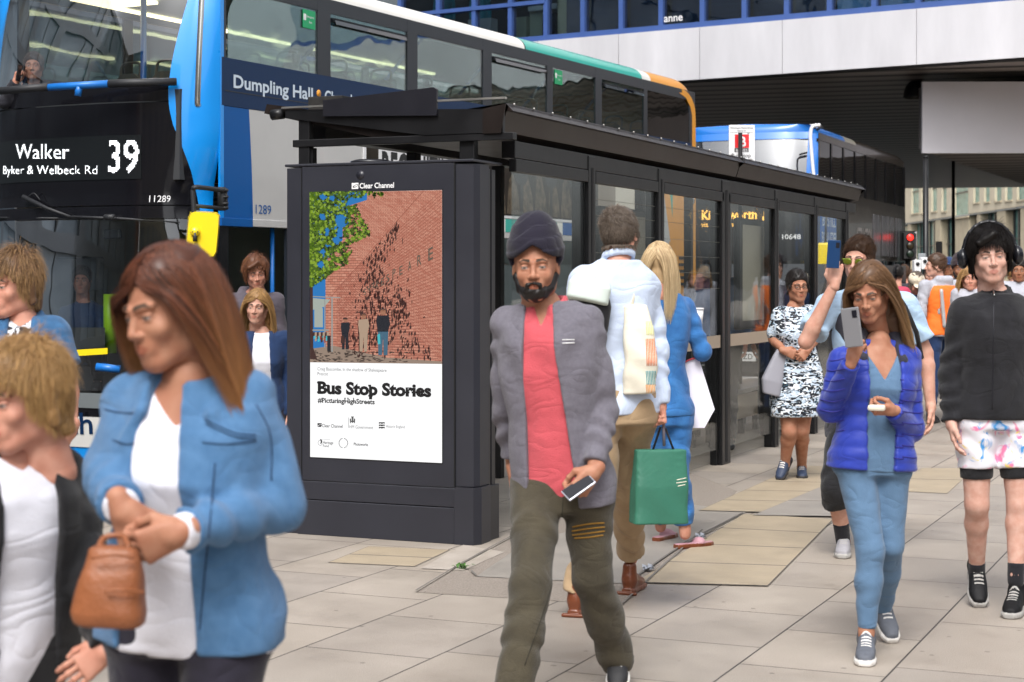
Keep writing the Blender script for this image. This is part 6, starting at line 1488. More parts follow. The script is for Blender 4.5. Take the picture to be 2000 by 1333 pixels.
def body(p, hands=('relax', 'relax'), arms=True, legs=True):
    g, b, s = p.g, p.b, Sdf(); fs = .92 if p.fem else 1
    s.loft(tors(p, -.004), p.lat, p.fw, k=.03, p=2.3, round_=.03)
    s.rc(g['neck']+p.up*.0, g['neck']-p.up*.04, .055*b, .06*b, .02)
    for S_, sg in (('L', -1), ('R', 1)):
        sh_, e_, w_ = g['s'+S_], g['e'+S_], g['w'+S_]
        s.rc(g['neck']-p.up*.06, sh_, .05*b, .052*b*fs, .03); s.rc(sh_, e_, .048*b*fs, .039*b*fs, .02); m = e_+(w_-e_)*.25; s.rc(e_, m, .038*b*fs, .041*b*fs, .015); s.rc(m, w_, .041*b*fs, .0255*b*fs, .015)
        h_, k_, a_ = g['h'+S_], g['k'+S_], g['a'+S_]; s.rc(h_, k_, .082*b, .055*b, .03); m = k_+(a_-k_)*.28-np.array(list(fdir(p.face)))*.012; s.rc(k_, m, .052*b, .054*b, .02); s.rc(m, a_, .052*b, .034*b, .02); s.rc(k_+np.array(list(fdir(p.face)))*.012, k_+np.array([0, 0, -.03]), .040*b, .036*b, .02)
        if p.feet: s.rc(a_, a_+np.array([0, 0, -.03]), .036*b, .034*b, .01)
    v, f = s.mesh(.02 if p.far else .0105); p.chunks.append((relax(v, f, 1), f, p.skin, None))
def hand(p, S_, pose, fd, pn, mirror=None, off=(0, 0, 0), sc=None, rot=0):
    """fd finger direction and pn palm normal in (right, toward camera, up)"""
    v, f = tpl(hand_template, .004 if p.far else .0026, pose); Y = Vector(cdir(*fd)).normalized(); Z = -Vector(cdir(*pn)).normalized(); X = Y.cross(Z).normalized(); Z = X.cross(Y)
    v = v.copy(); m = (S_ == 'R') if mirror is None else mirror
    if m: v[:, 0] *= -1; f = f[:, ::-1]
    M = np.array([list(X), list(Y), list(Z)]).T*((.92 if p.fem else 1.02)*p.b if sc is None else sc); o = p.g['w'+S_]+np.array(list(cdir(*off)))
    p.chunks.append((xf(v, M, o), f, p.skin, None)); return o, M
def fin(p):
    for i, (v, f, m, c) in enumerate(p.chunks): p.chunks[i] = (v-p.o, f, m, c)
    return npmesh('body', p.chunks, p.root)
def gar(p, s, name, m, h=None, it=1, label=None):
    v, f = s.mesh(h or (.015 if p.far else .0085)); v = relax(v, f, it); o = npmesh(name, [(v-p.o, f, m, None)], p.root)
    if label: o['label'] = label
    return o
def top(p, m, name='shirt', e=.010, t0=-.12, sleeve='long', se=.012, sl=1.0, fold=.003, collar=None, opn=None, bulge=.1, t1=1.0, sd=0, neck=None, vneck=None, cuffr=None, h=None, hood=False, puff=0, bands=0):
    g, b, s = p.g, p.b, Sdf(); fs = .92 if p.fem else 1
    s.loft(tors(p, e, t0, t1, bulge), p.lat, p.fw, k=.03, p=2.3, round_=.004, fold=fold, ff=16, ph=sd)
    for S_, sg in (('L', -1), ('R', 1)):
        sh_, e_, w_ = g['s'+S_], g['e'+S_], g['w'+S_]
        s.rc(g['neck']-p.up*.065, sh_, .046*b+e, .050*b*fs+se, .035)
    N = np.array(g['neck'])
    if collar == 'stand':
        for i in range(16):
            a0, a1 = 2*math.pi*i/16, 2*math.pi*(i+1)/16; q_ = [N+p.lat*.066*b*math.cos(a)+p.fw*(.060*b*math.sin(a)-.018)+p.up*(.03-.018*math.sin(a)) for a in (a0, a1)]; s.rc(q_[0]-p.up*.015, q_[1]-p.up*.015, .011, .011, .008); s.rc(q_[0], q_[1], .008, .008, .012)
    elif collar == 'shirt':
        for i in range(16):
            a0, a1 = 2*math.pi*i/16, 2*math.pi*(i+1)/16; q_ = [N+p.lat*.070*b*math.cos(a)+p.fw*(.062*b*math.sin(a)-.018)+p.up*(.012-.035*max(0, math.sin(a))) for a in (a0, a1)]; s.rc(q_[0], q_[1], .011, .011, .008)
        if opn is None:
            for sg in (-1, 1): s.rc(N+p.lat*.035*sg+p.fw*.058-p.up*.015, N+p.lat*.062*sg+p.fw*.082-p.up*.075, .013, .008, .008)
    if hood:
        s.rc(N-p.fw*.06-p.lat*.07+p.up*.02, N-p.fw*.075+p.lat*.07+p.up*.02, .045, .045, .03); s.rc(N-p.lat*.075+p.fw*.01, N-p.fw*.05-p.lat*.07+p.up*.02, .026, .04, .02); s.rc(N+p.lat*.075+p.fw*.01, N-p.fw*.05+p.lat*.07+p.up*.02, .026, .04, .02)
    L_ = np.linalg.norm(g['neck']-g['hip']); lat, up, fw, H_ = p.lat, p.up, p.fw, g['hip']
    if opn is not None:
        wt, wb, asym = opn
        def fn(X, Y, Z):
            x, y, z = X-H_[0], Y-H_[1], Z-H_[2]; t = (x*up[0]+y*up[1]+z*up[2])/L_; u = x*lat[0]+y*lat[1]+z*lat[2]-asym; v_ = x*fw[0]+y*fw[1]+z*fw[2]
            return np.maximum(np.abs(u)-(wb+(wt-wb)*np.clip(t, 0, 1)), .03-v_)
        s.add(fn, np.array([-1e3]*3), np.array([1e3]*3), .01, 'cut')
    if vneck is not None:
        vw, vt = vneck
        def fn(X, Y, Z):
            x, y, z = X-H_[0], Y-H_[1], Z-H_[2]; t = (x*up[0]+y*up[1]+z*up[2])/L_; u = x*lat[0]+y*lat[1]+z*lat[2]; v_ = x*fw[0]+y*fw[1]+z*fw[2]
            return np.maximum(np.abs(u)-np.clip((t-vt)/(1-vt), 0, 1.3)*vw+.004, .03-v_)
        s.add(fn, np.array([-1e3]*3), np.array([1e3]*3), .006, 'cut')
    if collar == 'shirt' and opn is not None:
        for sg in (-1, 1): s.rc(N+p.lat*.072*sg-p.fw*.02+p.up*.022, N+p.lat*.074*sg+p.fw*(.062+e)-p.up*.055, .013, .013, .006); s.rc(N+p.lat*.074*sg+p.fw*(.062+e)-p.up*.055, N+p.lat*.112*sg+p.fw*(.082+e)-p.up*.115, .013, .005, .006)
    for S_, sg in (('L', -1), ('R', 1)):
        sh_, e_, w_ = g['s'+S_], g['e'+S_], g['w'+S_]
        if sleeve == 'long':
            ed = e_; s.rc(sh_, e_, .050*b*fs+se, .041*b*fs+se, .02, fold=fold*1.3+puff, ff=52 if puff else 46, ph=sd+sg); we = e_+(w_-e_)*sl; s.rc(e_, we, .041*b*fs+se, cuffr or (.030*b*fs+se), .02, fold=fold*1.3+puff, ff=60, ph=sd+sg*2, cap=True)
        elif sleeve == 'short': we = sh_+(e_-sh_)*.62*sl; s.rc(sh_, we, .051*b*fs+se, .050*b*fs+se*1.5, .02, fold=fold, ff=40, ph=sd, cap=True)
        elif sleeve == 'strap': pass
    if bands: s.pr.append((lambda X, Y, Z: -.004*np.abs(np.sin(Z*math.pi/bands+.5*np.sin(X*9)))+0*Y, None, None, None, 'noise'))
    return gar(p, s, name, m, h)
def trousers(p, m, name='trousers', e=.012, cut=1.0, fold=.004, knee=.0, hemr=None, sd=0, top_=.12, h=None):
    g, b, s = p.g, p.b, Sdf()
    s.loft(tors(p, e*.6, -.14, top_), p.lat, p.fw, k=.03, p=2.3, round_=.012)
    for S_, sg in (('L', -1), ('R', 1)):
        h_, k_, a_ = g['h'+S_], g['k'+S_], g['a'+S_]
        if cut >= .5:
            s.rc(h_, k_, .084*b+e, .056*b+e+knee, .035, fold=fold, ff=26, ph=sd+sg); en = k_+(a_-k_)*(cut-.5)*2; s.rc(k_, k_+(en-k_)*.4, .056*b+e+knee, .055*b+e+knee, .02, fold=fold, ff=34, ph=sd+sg*3); s.rc(k_+(en-k_)*.4, en, .055*b+e+knee, hemr or (.036*b+e), .02, fold=fold*1.4, ff=48, ph=sd+sg*2, cap=True)
        else: en = h_+(k_-h_)*cut*2; s.rc(h_, en, .086*b+e, (.07*b+e if not hemr else hemr), .03, fold=fold, ff=30, ph=sd+sg, cap=True)
    return gar(p, s, name, m, h)
def shoes(p, m_up, m_sole, kind='trainer', dirs=None, sc=1.0, only=None, pitch=(0, 0)):
    v, f = tpl(shoe_template, .0065 if p.far else .0038, kind)
    for i, S_ in enumerate('LR'):
        if only and S_ not in only: continue
        a = p.g['a'+S_]; yw = (dirs[i] if dirs else p.face); Y = fdir(yw, pitch[i]).normalized(); X = Y.cross(UP).normalized(); Z = X.cross(Y); M = np.array([list(X), list(Y), list(Z)]).T*sc
        vv_ = v.copy(); vv_[:, 0] *= (1 if S_ == 'L' else -1); ff_ = f if S_ == 'L' else f[:, ::-1]
        w_ = xf(vv_, M, a-np.array(list(Z))*.09*sc); mn = w_[:, 2].min()
        if pitch[i] == 0: w_[:, 2] += p.gz+.001-mn
        elif mn < p.gz+.001: w_[:, 2] += p.gz+.001-mn
        fc = vv_[ff_].mean(1); zc = fc[:, 2]; so = zc < .027; lc = (~so) & (np.abs(fc[:, 0]) < .021) & (fc[:, 1] > .03) & (fc[:, 1] < .118) & (zc > .05) & (np.sin((fc[:, 1]-.03)*350) > .1) if (kind == 'trainer' and not p.far) else so & False
        npmesh('shoe', [(w_-p.o, ff_[~so & ~lc], m_up, None), (w_-p.o, ff_[so], m_sole, None)]+([(w_-p.o, ff_[lc], M_solew, None)] if lc.any() else []), p.root)
def hairdo(p, style, col, seed=1, q=None, length=.3, name='hair', wind=(0, 0, 0)):
    m = HC[col]; ch = [(xf(v, p.HM, p.HO)-p.o, f, m, c) for v, f, c in hair(style, seed, q or (.3 if p.far else 1.0), length, .006 if p.far else .004, tuple(p.HM.T @ (np.array([0, 0, -1.])+np.array(list(cdir(*wind))))))]
    return npmesh(name, ch, p.root)
def ontop(p, s, name, m, h=.004, lab=None):       # head-local sdf
    v, f = s.mesh(h); o = npmesh(name, [(xf(relax(v, f, 1), p.HM, p.HO)-p.o, f, m, None)], p.root)
    if lab: o['label'] = lab
    return o
from mathutils.bvhtree import BVHTree
def seam(o, lines, r, m, name, parent, lift=.0):
    """thin raised stitching laid on the cloth"""
    me = o.data; mw = Matrix.Translation(parent.location); bv = BVHTree.FromPolygons([tuple(mw @ v.co) for v in me.vertices], [tuple(q_.vertices) for q_ in me.polygons]); mb = MB(); ok = False
    for ln in lines:
        pts = smoothpts([(a, b_, 0) for a, b_ in ln], 6); hit = []
        for q_ in pts:
            d = (P(q_.x, q_.y, 1)-CP).normalized(); h_ = bv.ray_cast(CP, d)
            if h_[0] is not None: hit.append(h_[0]-d*(r*.3+lift)-parent.location)
            else:
                if len(hit) > 1: mb.tube(hit, r, m, 6); ok = True
                hit = []
        if len(hit) > 1: mb.tube(hit, r, m, 6); ok = True
    if ok: return mb.build(name, o if False else parent)
def item(name, label, cat, loc, group=None): return thing(name, label, cat, tuple(loc), 0, group)
def phone(pos, fdv, upv, nrm, m, label, w_=.074, h_=.15):
    """slab with bezel; fdv unused; upv long axis, nrm screen normal"""
    t = item('phone', label, 'phone', pos); Z = Vector(cdir(*upv)).normalized(); N = Vector(cdir(*nrm)); N = (N-Z*N.dot(Z)).normalized(); X = N.cross(Z)
    M = Matrix((X, N, Z)).transposed().to_4x4(); mb = MB(); mb.box((-w_/2, -.0045, -h_/2), (w_/2, .0045, h_/2), m, .0035); mb.build('case', t, M)
    mb = MB(); mb.box((-w_/2+.003, .0047, -h_/2+.004), (w_/2-.003, .0055, h_/2-.004), mat('phone_screen', (.02, .02, .025), .1)); mb.build('screen', t, M)
    mb = MB(); mb.box((w_/2-.03, -.0062, h_/2-.042), (w_/2-.008, -.0046, h_/2-.012), mat('phone_lens_block', (.015, .015, .02), .15), .0006); mb.build('camera_block', t, M); return t

C = dict(
 denim=cloth('denim_light', sr('#5780aa'), .85, vs=30, col2=sr('#47709a'), bump=.5, bs=500, stretch=(1, 1, 1)), denim2=cloth('denim_mid', sr('#3f6d98'), .85, vs=20, col2=sr('#2d5379'), bump=.4),
 denim3=cloth('denim_bright', sr('#3b77b4'), .85, vs=12, col2=sr('#275c98'), bump=.4), white=cloth('white_cotton', sr('#d9d9e2'), .8, vs=9, var=.05), black=cloth('black_cloth', (.012, .012, .014), .8, var=.3),
 navyleg=cloth('dark_leggings', (.018, .016, .028), .75, var=.2), pink=cloth('coral_polo', sr('#c8565f'), .85, vs=11, var=.1, bump=.5, bs=330), greyj=cloth('grey_marl', sr('#74717b'), .9, vs=70, col2=sr('#68656f'), bump=.5, bs=380),
 olive=cloth('olive_trouser', sr('#4c4638'), .85, vs=12, col2=sr('#3d382d'), bump=.4), shirtw=cloth('pale_blue_shirt', sr('#c3d0e6'), .75, vs=9, var=.05), tan=cloth('tan_chino', sr('#a88f70'), .85, vs=9, var=.12),
 puff=cloth('purple_blue_nylon', sr('#2c3d9e'), .4, vs=12, var=.12, bump=.1), blgrey=cloth('blue_grey_knit', sr('#5a7795'), .85, vs=10, var=.1), navy=cloth('navy_knit', sr('#22375c'), .85, var=.15), hood=cloth('grey_brown_hoodie', sr('#57515a'), .9, var=.12),
 orange=cloth('hi_vis_orange', sr('#f2762a'), .6, var=.05), lgrey=cloth('light_grey_cloth', sr('#a9aab3'), .85, var=.08), ltblue=cloth('light_blue_shirt', sr('#a9c3dc'), .8, var=.07), vest=cloth('charcoal_vest', sr('#34333b'), .85, var=.2), teal=cloth('teal_uniform', sr('#1593a8'), .7, var=.08), blk2=cloth('black_fleece', (.014, .014, .017), .9, vs=20, var=.35, bump=.5, bs=300))
M_solew = mat('sole_white', sr('#d6d3cf'), .6); M_solek = mat('sole_dark', sr('#2a2726'), .7); M_shk = mat('shoe_black', (.015, .015, .017), .6); M_shw = mat('shoe_white', sr('#c9c7cc'), .6, var=.1, vs=30); M_shg = mat('shoe_grey', sr('#5b5f68'), .7, var=.15, vs=40); M_shb = mat('shoe_brown', sr('#6d3a22'), .3, var=.15, vs=20); M_skk = cloth('sock_black', (.014, .014, .018), .9)

def print_mat(name, base, cols, scale=9, seed=0, stretch=(1, 1, 1)):
    m = bpy.data.materials.new(name); m.use_nodes = True; n = m.node_tree; b = n.nodes['Principled BSDF']; b.inputs['Roughness'].default_value = .85; g = n.nodes.new('ShaderNodeTexCoord')
    mp = n.nodes.new('ShaderNodeMapping'); mp.inputs['Scale'].default_value = stretch; mp.inputs['Location'].default_value = (seed, seed, 0); n.links.new(g.outputs['Object'], mp.inputs[0]); out = None
    for i, (c_, lo, hi) in enumerate(cols):
        t = n.nodes.new('ShaderNodeTexNoise'); t.inputs['Scale'].default_value = scale*(1+.3*i); t.inputs['Detail'].default_value = 3; t.inputs['Distortion'].default_value = 1.2
        m2 = n.nodes.new('ShaderNodeMapping'); m2.inputs['Location'].default_value = (i*3.7, i*1.9, i); n.links.new(mp.outputs[0], m2.inputs[0]); n.links.new(m2.outputs[0], t.inputs[0])
        r = n.nodes.new('ShaderNodeMapRange'); r.inputs['From Min'].default_value = lo; r.inputs['From Max'].default_value = hi; n.links.new(t.outputs[0], r.inputs[0])
        mx = n.nodes.new('ShaderNodeMixRGB'); n.links.new(r.outputs[0], mx.inputs[0]); mx.inputs[2].default_value = c4(c_)
        if out is None: mx.inputs[1].default_value = c4(base)
        else: n.links.new(out, mx.inputs[1])
        out = mx.outputs[0]
    n.links.new(out, b.inputs['Base Color']); MATS[name] = m; return m
M_dress = print_mat('dress_print', sr('#11161f'), ((sr('#b9c8d8'), .50, .53), (sr('#e8ecf0'), .56, .58), (sr('#2d5f78'), .64, .66)), 17, 0, (1, 1, 2))
M_tie = print_mat('tie_dye', sr('#dcdbe2'), ((sr('#e07aa0'), .57, .66), (sr('#3f8fd0'), .58, .68), (sr('#e5d36a'), .62, .70)), 9, 4)
M_floral = print_mat('scribble_tee', sr('#1a1d2a'), ((sr('#cfd4dd'), .52, .54),), 30, 4, (1, 1, .6))

import time as _t
T0 = _t.time()
# ---- 1 foreground woman in denim
D = 3.6
p = person('auburn haired woman in an open denim jacket and white top holding a tan handbag', D, dict(neck=(372, 742, 0), sL=(262, 790, .06), sR=(478, 780, .02), eL=(212, 925, .02), wL=(238, 992, -.17), eR=(548, 985, .0), wR=(352, 1040, -.22), hip=(372, 1190, .05)), (330, 604, -.02, -42, -14, 4, .98), 'tan', fem=True, b=1.05, face=-25)
body(p)
hand(p, 'R', 'grip', (-.85, .15, -.35), (-.1, -.9, .3), mirror=True); hand(p, 'L', 'grip', (.35, .1, -.8), (.2, -.9, .1), mirror=False)
fin(p)
top(p, C['white'], 'top', e=.008, t0=-.15, sleeve=None, se=-.01, fold=.004, bulge=.15, vneck=(.085, .82), sd=1)
jk = top(p, C['denim'], 'denim_jacket', e=.024, t0=-.13, sleeve='long', se=.014, sl=.93, fold=.005, collar='shirt', opn=(.035, .085, -.03), bulge=.22, sd=2, h=.0075, cuffr=.044)
trousers(p, C['navyleg'], 'leggings', e=.006, fold=.001, cut=1.0); shoes(p, M_shk, M_solek)
hairdo(p, 'long', 'auburn', 3, 1.7, .22, wind=(.16, 0, .0))
s = Sdf()
for S_ in 'LR': s = Sdf(); d_ = p.g['w'+S_]-p.g['e'+S_]; d_ = d_/np.linalg.norm(d_); s.rc(p.g['w'+S_]-d_*.03, p.g['w'+S_]+d_*.004, .036, .037, .001, cap=True); gar(p, s, 'turned_cuff', C['white'], .005)
M_st = mat('denim_stitch', sr('#2c4f78'), .9); M_st2 = mat('denim_stitch_dark', sr('#1d3555'), .9)
seam(jk, [[(400, 820), (455, 845), (500, 850)], [(402, 828), (455, 852), (500, 857)], [(395, 865), (440, 868), (500, 862)], [(205, 800), (230, 806), (262, 808)], [(420, 905), (412, 1000), (402, 1100), (390, 1230)], [(500, 790), (528, 850), (530, 940)], [(220, 860), (245, 868), (262, 866)]], .0017, M_st2, 'seam', p.root)
# collar necklace cuff
w = item('handbag', 'tan leather handbag held low by the woman in denim', 'handbag', P(215, 1140, D-.28)); o_ = Vector(w.location)
M_lth = mat('tan_leather', sr('#8a5231'), .42, var=.14, vs=14, bump=.25, bs=120)
s = Sdf(); cc_ = lambda x, y, d=0: np.array(list(P(x, y, D-.28+d)))
s.loft([(cc_(215, 1222), .066, .045), (cc_(213, 1195), .072, .052), (cc_(220, 1120), .058, .042), (cc_(222, 1066), .046, .016)], list(RT), list(FW), k=.01, p=3.5, round_=.01, fold=.0015, ff=30); v, f = s.mesh(.005); npmesh('bag_body', [(relax(v, f)-np.array(list(o_)), f, M_lth, None)], w)
mb = MB(); mb.tube([Vector(p_)-o_ for p_ in smoothpts([P(180, 1090, D-.33), P(222, 1084, D-.335), P(262, 1090, D-.32)], 5)], .003, M_lth, 6); mb.tube([Vector(p_)-o_ for p_ in smoothpts([P(205, 1155, D-.34), P(240, 1153, D-.34), P(282, 1158, D-.31)], 5)], .003, M_lth, 6); mb.build('piping', w)
mb = MB(); mb.tube([Vector(p_)-o_ for p_ in smoothpts([P(192, 1072, D-.28), P(205, 1050, D-.25), P(240, 1048, D-.25), P(252, 1072, D-.28)], 5)], .006, M_lth, 8); mb.build('strap', w)
# ---- 2 boy
D = 3.9
p = person('fair haired boy in a white tee and black jacket at the near left edge', D, dict(neck=(22, 885, .0), sL=(-62, 930, -.05), sR=(112, 925, .10), eR=(178, 1120, .08), wR=(212, 1262, -.05), eL=(-110, 1100, -.05), wL=(-110, 1260, -.1), hip=(8, 1265, .05)), (42, 782, -.01, -35, -8, 5, .93), 'pink', b=.86, face=-20)
body(p); hand(p, 'R', 'relax', (-.75, .2, -.5), (-.2, -.8, -.3), mirror=True, off=(-.0, 0, -.01), sc=.85); hand(p, 'L', 'relax', (0, .2, -1), (1, 0, 0)); fin(p)
top(p, C['white'], 'tee', e=.012, t0=-.16, sleeve=None, se=-.01, fold=.003, sd=3, vneck=(.05, .93))
top(p, C['black'], 'jacket', e=.030, t0=-.13, sleeve='long', se=.020, sl=1.0, fold=.004, opn=(.062, .075, -.0), sd=4)
trousers(p, C['black'], 'trousers', e=.012); shoes(p, M_shk, M_solek); hairdo(p, 'medium', 'sandy', 5, 1.5)
# ---- 3 left man in denim short sleeves
D = 6.8
p = person('man in a short sleeved denim shirt over a patterned tee at the left edge', D, dict(neck=(42, 622, .0), sL=(-35, 655, -.02), sR=(102, 655, .03), eR=(130, 745, .0), wR=(138, 838, -.12), eL=(-70, 760, 0), wL=(-70, 860, 0), hip=(35, 860, .0)), (22, 560, -.02, -28, -4, 3, 1.0), 'pink', b=1.05, face=-15)
body(p); hand(p, 'R', 'relax', (-.3, .3, -.9), (-.7, 0, 0)); hand(p, 'L', 'relax', (0, .2, -1), (.7, 0, 0)); fin(p)
top(p, M_floral, 'tee', e=.010, sleeve=None, se=-.01, sd=5, vneck=(.05, .93)); top(p, C['denim2'], 'denim_shirt', e=.024, t0=-.16, sleeve='short', se=.018, sl=1.15, fold=.004, opn=(.04, .06, -.0), collar='shirt', sd=6)
trousers(p, C['navyleg'], 'trousers', e=.014); shoes(p, M_shk, M_solek); hairdo(p, 'medium', 'ltbrown', 6, 1.0)
# ---- 4 turbaned man
D = 6.5
p = person('bearded man in dark turban, coral polo, grey jacket and olive trousers striding toward camera', D, dict(neck=(1064, 594, 0), sL=(994, 634, .06), sR=(1144, 632, -.02), eL=(988, 800, .16), wL=(1002, 905, .22), eR=(1180, 800, -.02), wR=(1160, 922, -.15), hip=(1098, 945, .03), kL=(1036, 1140, -.22), aL=(1000, 1385, -.38), kR=(1156, 1125, .02), aR=(1208, 1300, .25)), (1046, 522, -.03, -6, -2, 2, 1.06), 'tan', b=1.06, face=-5)
body(p); M_phs = mat('silver_phone', sr('#b9bcc8'), .3, .4)
ho, hM = hand(p, 'R', 'grip', (-.62, .18, -.72), (-.45, -.8, .1), mirror=True); hand(p, 'L', 'relax', (.1, 0, -1), (.7, .3, 0)); fin(p)
top(p, C['pink'], 'polo', e=.006, t0=-.10, sleeve=None, se=-.01, fold=.0035, collar='shirt', sd=7, bulge=.1, vneck=(.03, .86))
tj = top(p, C['greyj'], 'jacket', e=.023, t0=-.12, sleeve='long', se=.012, sl=.86, fold=.005, opn=(.050, .092, -.008), sd=8, h=.0075, cuffr=.044, bulge=.15)
tro = trousers(p, C['olive'], 'trousers', e=.011, fold=.004, knee=.004, hemr=.068, cut=1.0, sd=9, h=.0075, top_=.05)
shoes(p, M_shk, M_solew, dirs=(-5, -8), pitch=(0, -22)); ontop(p, turban(), 'turban', cloth('turban_cloth', sr('#1d1a28'), .85, var=.15, vs=30)); hairdo(p, 'beard', 'black', 7, name='beard')
seam(tro, [[(1088, 1110), (1060, 1200), (1025, 1300)], [(1222, 1075), (1240, 1110)], [(1100, 970), (1098, 1010)]], .002, mat('olive_seam', sr('#2b271e'), .9), 'seam', p.root)
M_mus = mat('patch_mustard', sr('#8a6420'), .9)
seam(tro, [[(1118, 1030), (1150, 1024), (1180, 1022)], [(1117, 1038), (1150, 1033), (1181, 1030)], [(1118, 1046), (1150, 1042), (1181, 1038)], [(1122, 1052), (1150, 1050), (1178, 1046)]], .003, M_mus, 'thigh_print', p.root)
seam(tj, [[(1098, 664), (1122, 664)], [(1098, 671), (1122, 670)]], .002, M_wht, 'chest_print', p.root)
phone(P(1130, 952, D-.20), 0, (-.75, .2, -.5), (-.2, .6, .7), M_phs, 'silver phone gripped by the man in the turban', .06, .12)
# ---- 5 man in pale shirt, back to camera
D = 8.2
p = person('man in pale shirt and tan trousers walking away, back to the camera', D, dict(neck=(1206, 508, 0), sL=(1138, 548, -.03), sR=(1262, 560, .05), eL=(1120, 670, .1), wL=(1130, 760, .2), eR=(1282, 680, .05), wR=(1290, 790, .0), hip=(1208, 790, .0), kL=(1168, 985, -.02), aL=(1126, 1158, -.02), kR=(1225, 960, .25), aR=(1232, 1080, .55)), (1212, 462, .02, 155, -4, -3, 1.0), 'pink', b=1.05, face=165)
body(p); hand(p, 'R', 'fist', (.1, 0, -1), (-.6, .2, 0), mirror=False); hand(p, 'L', 'relax', (0, -.2, -1), (.6, 0, 0), mirror=True); fin(p)
shb = top(p, C['shirtw'], 'shirt', e=.014, sleeve='long', se=.012, t0=-.06, fold=.005, collar='stand', sd=10); trousers(p, C['tan'], 'trousers', e=.018, fold=.007, sd=11, hemr=.062); shoes(p, M_shb, M_shb, 'boot', dirs=(165, 160)); hairdo(p, 'short', 'grey', 8, 1.4)
bp = item('backpack', 'small mint and black backpack worn by the man in the pale shirt', 'backpack', P(1155, 590, D-.18)); o_ = np.array(list(bp.location)); s = Sdf(); f_ = lambda x, y, d: np.array(list(P(x, y, D+d)))
s.loft([(f_(1150, 655, -.16), .085, .05), (f_(1152, 600, -.17), .10, .055), (f_(1150, 560, -.15), .085, .035)], list(RT), list(FW), k=.01, p=3.5, round_=.012); v, f = s.mesh(.006); npmesh('pack', [(relax(v, f)-o_, f, C['black'], None)], bp)
s = Sdf(); s.loft([(f_(1146, 592, -.20), .098, .052), (f_(1152, 560, -.20), .100, .05), (f_(1156, 545, -.17), .085, .035)], list(RT), list(FW), k=.01, p=3.5, round_=.01); v, f = s.mesh(.006); npmesh('flap', [(relax(v, f)-o_, f, mat('mint_canvas', sr('#cdd9d2'), .7), None)], bp)
seam(shb, [[(1196, 600), (1215, 565), (1232, 535), (1238, 515)], [(1122, 600), (1135, 565), (1150, 535), (1160, 522)]], .011, C['black'], 'strap', bp)
tt = item('tote_bag', 'cream tote bag with orange and teal print on a pale shirted shoulder', 'tote bag', P(1250, 690, D-.12)); o_ = np.array(list(tt.location)); M_cnv = mat('cream_canvas', sr('#e2dccb'), .85, var=.05, vs=8, bump=.3, bs=300)
s = Sdf(); s.loft([(f_(1248, 770, -.13), .078, .045), (f_(1252, 700, -.14), .080, .05), (f_(1246, 640, -.13), .07, .038), (f_(1240, 595, -.12), .055, .012)], list(RT), list(FW), k=.01, p=3, round_=.008, fold=.003, ff=25); v, f = s.mesh(.006); tb = npmesh('bag_body', [(relax(v, f)-o_, f, M_cnv, None)], tt)
mb = MB(); mb.tube([Vector(f_(*a)-o_) for a in ((1232, 610, -.12), (1240, 560, -.10), (1248, 520, .0), (1250, 515, .06))], .010, M_cnv, 6); mb.build('strap', tt)
for k_, (c_, y0_, y1_) in enumerate((('#cfd38a', 628, 655), ('#e0703a', 662, 715), ('#3f8f98', 725, 752), ('#d9913a', 752, 770))): seam(tb, [[(x, y0_), (x+2, y1_)] for x in range(1262, 1282, 3)], .0022, mat('tote_ink_%d' % k_, sr(c_), .8), 'print', tt)
gb = item('carrier_bag', 'green carrier bag held by the man in the pale shirt', 'bag', P(1288, 950, D)); o_ = np.array(list(gb.location)); M_gre = mat('green_paper', sr('#336f5b'), .55, var=.08, vs=5, bump=.2, bs=40); M_gre2 = mat('green_paper_side', sr('#35735e'), .6)
s = Sdf(); s.loft([(f_(1286, 1022, .0), .138, .06), (f_(1288, 950, .0), .135, .055), (f_(1290, 878, .0), .130, .030)], list(RT*.95+FW*.3), list(FW), k=.01, p=6, round_=.004, fold=.002, ff=14); v, f = s.mesh(.006); gbo = npmesh('bag_body', [(v-o_, f, M_gre, None)], gb)
mb = MB(); mb.tube([Vector(f_(*a)-o_) for a in ((1275, 880, -.02), (1290, 835, 0), (1300, 838, .0), (1316, 880, .02))], .006, C['black'], 6); mb.tube([Vector(f_(*a)-o_) for a in ((1296, 810, 0), (1297, 872, 0))], .008, mat('bag_handle', sr('#6f6a74'), .6), 6); mb.build('handle', gb)
seam(gbo, [[(1322, 938), (1340, 934)], [(1321, 944), (1341, 941)], [(1324, 950), (1338, 947)]], .0022, M_cnv, 'print', gb)
# ---- 6 blonde woman in denim, back view
D = 10.2
p = person('blonde woman in bright blue denim seen from behind with a white cup', D, dict(neck=(1294, 572, 0), sL=(1252, 600, -.02), sR=(1338, 602, .06), eL=(1256, 700, .05), wL=(1270, 780, .1), eR=(1372, 688, .05), wR=(1352, 640, .22), hip=(1294, 800, .0), kL=(1288, 920, .05), aL=(1290, 1020, .3), kR=(1322, 920, -.02), aR=(1338, 1034, .0)), (1288, 518, .02, 172, -6, 0, .98), 'pink', fem=True, b=1.0, face=172)
body(p); hand(p, 'R', 'grip', (.2, -.1, .9), (-.8, .1, .2), mirror=False); hand(p, 'L', 'relax', (0, -.2, -1), (.6, 0, 0), mirror=True); fin(p)
top(p, C['denim3'], 'denim_shirt', e=.018, sleeve='long', se=.014, t0=-.05, fold=.004, sd=12, collar='shirt'); trousers(p, C['denim3'], 'jeans', e=.016, fold=.005, sd=13, cut=.96, hemr=.058); shoes(p, mat('pink_sandal', sr('#b58a94'), .5), M_shb, 'sandal', dirs=(150, 120)); hairdo(p, 'long', 'blonde', 9, 1.0, .24, wind=(-.05, 0, 0))
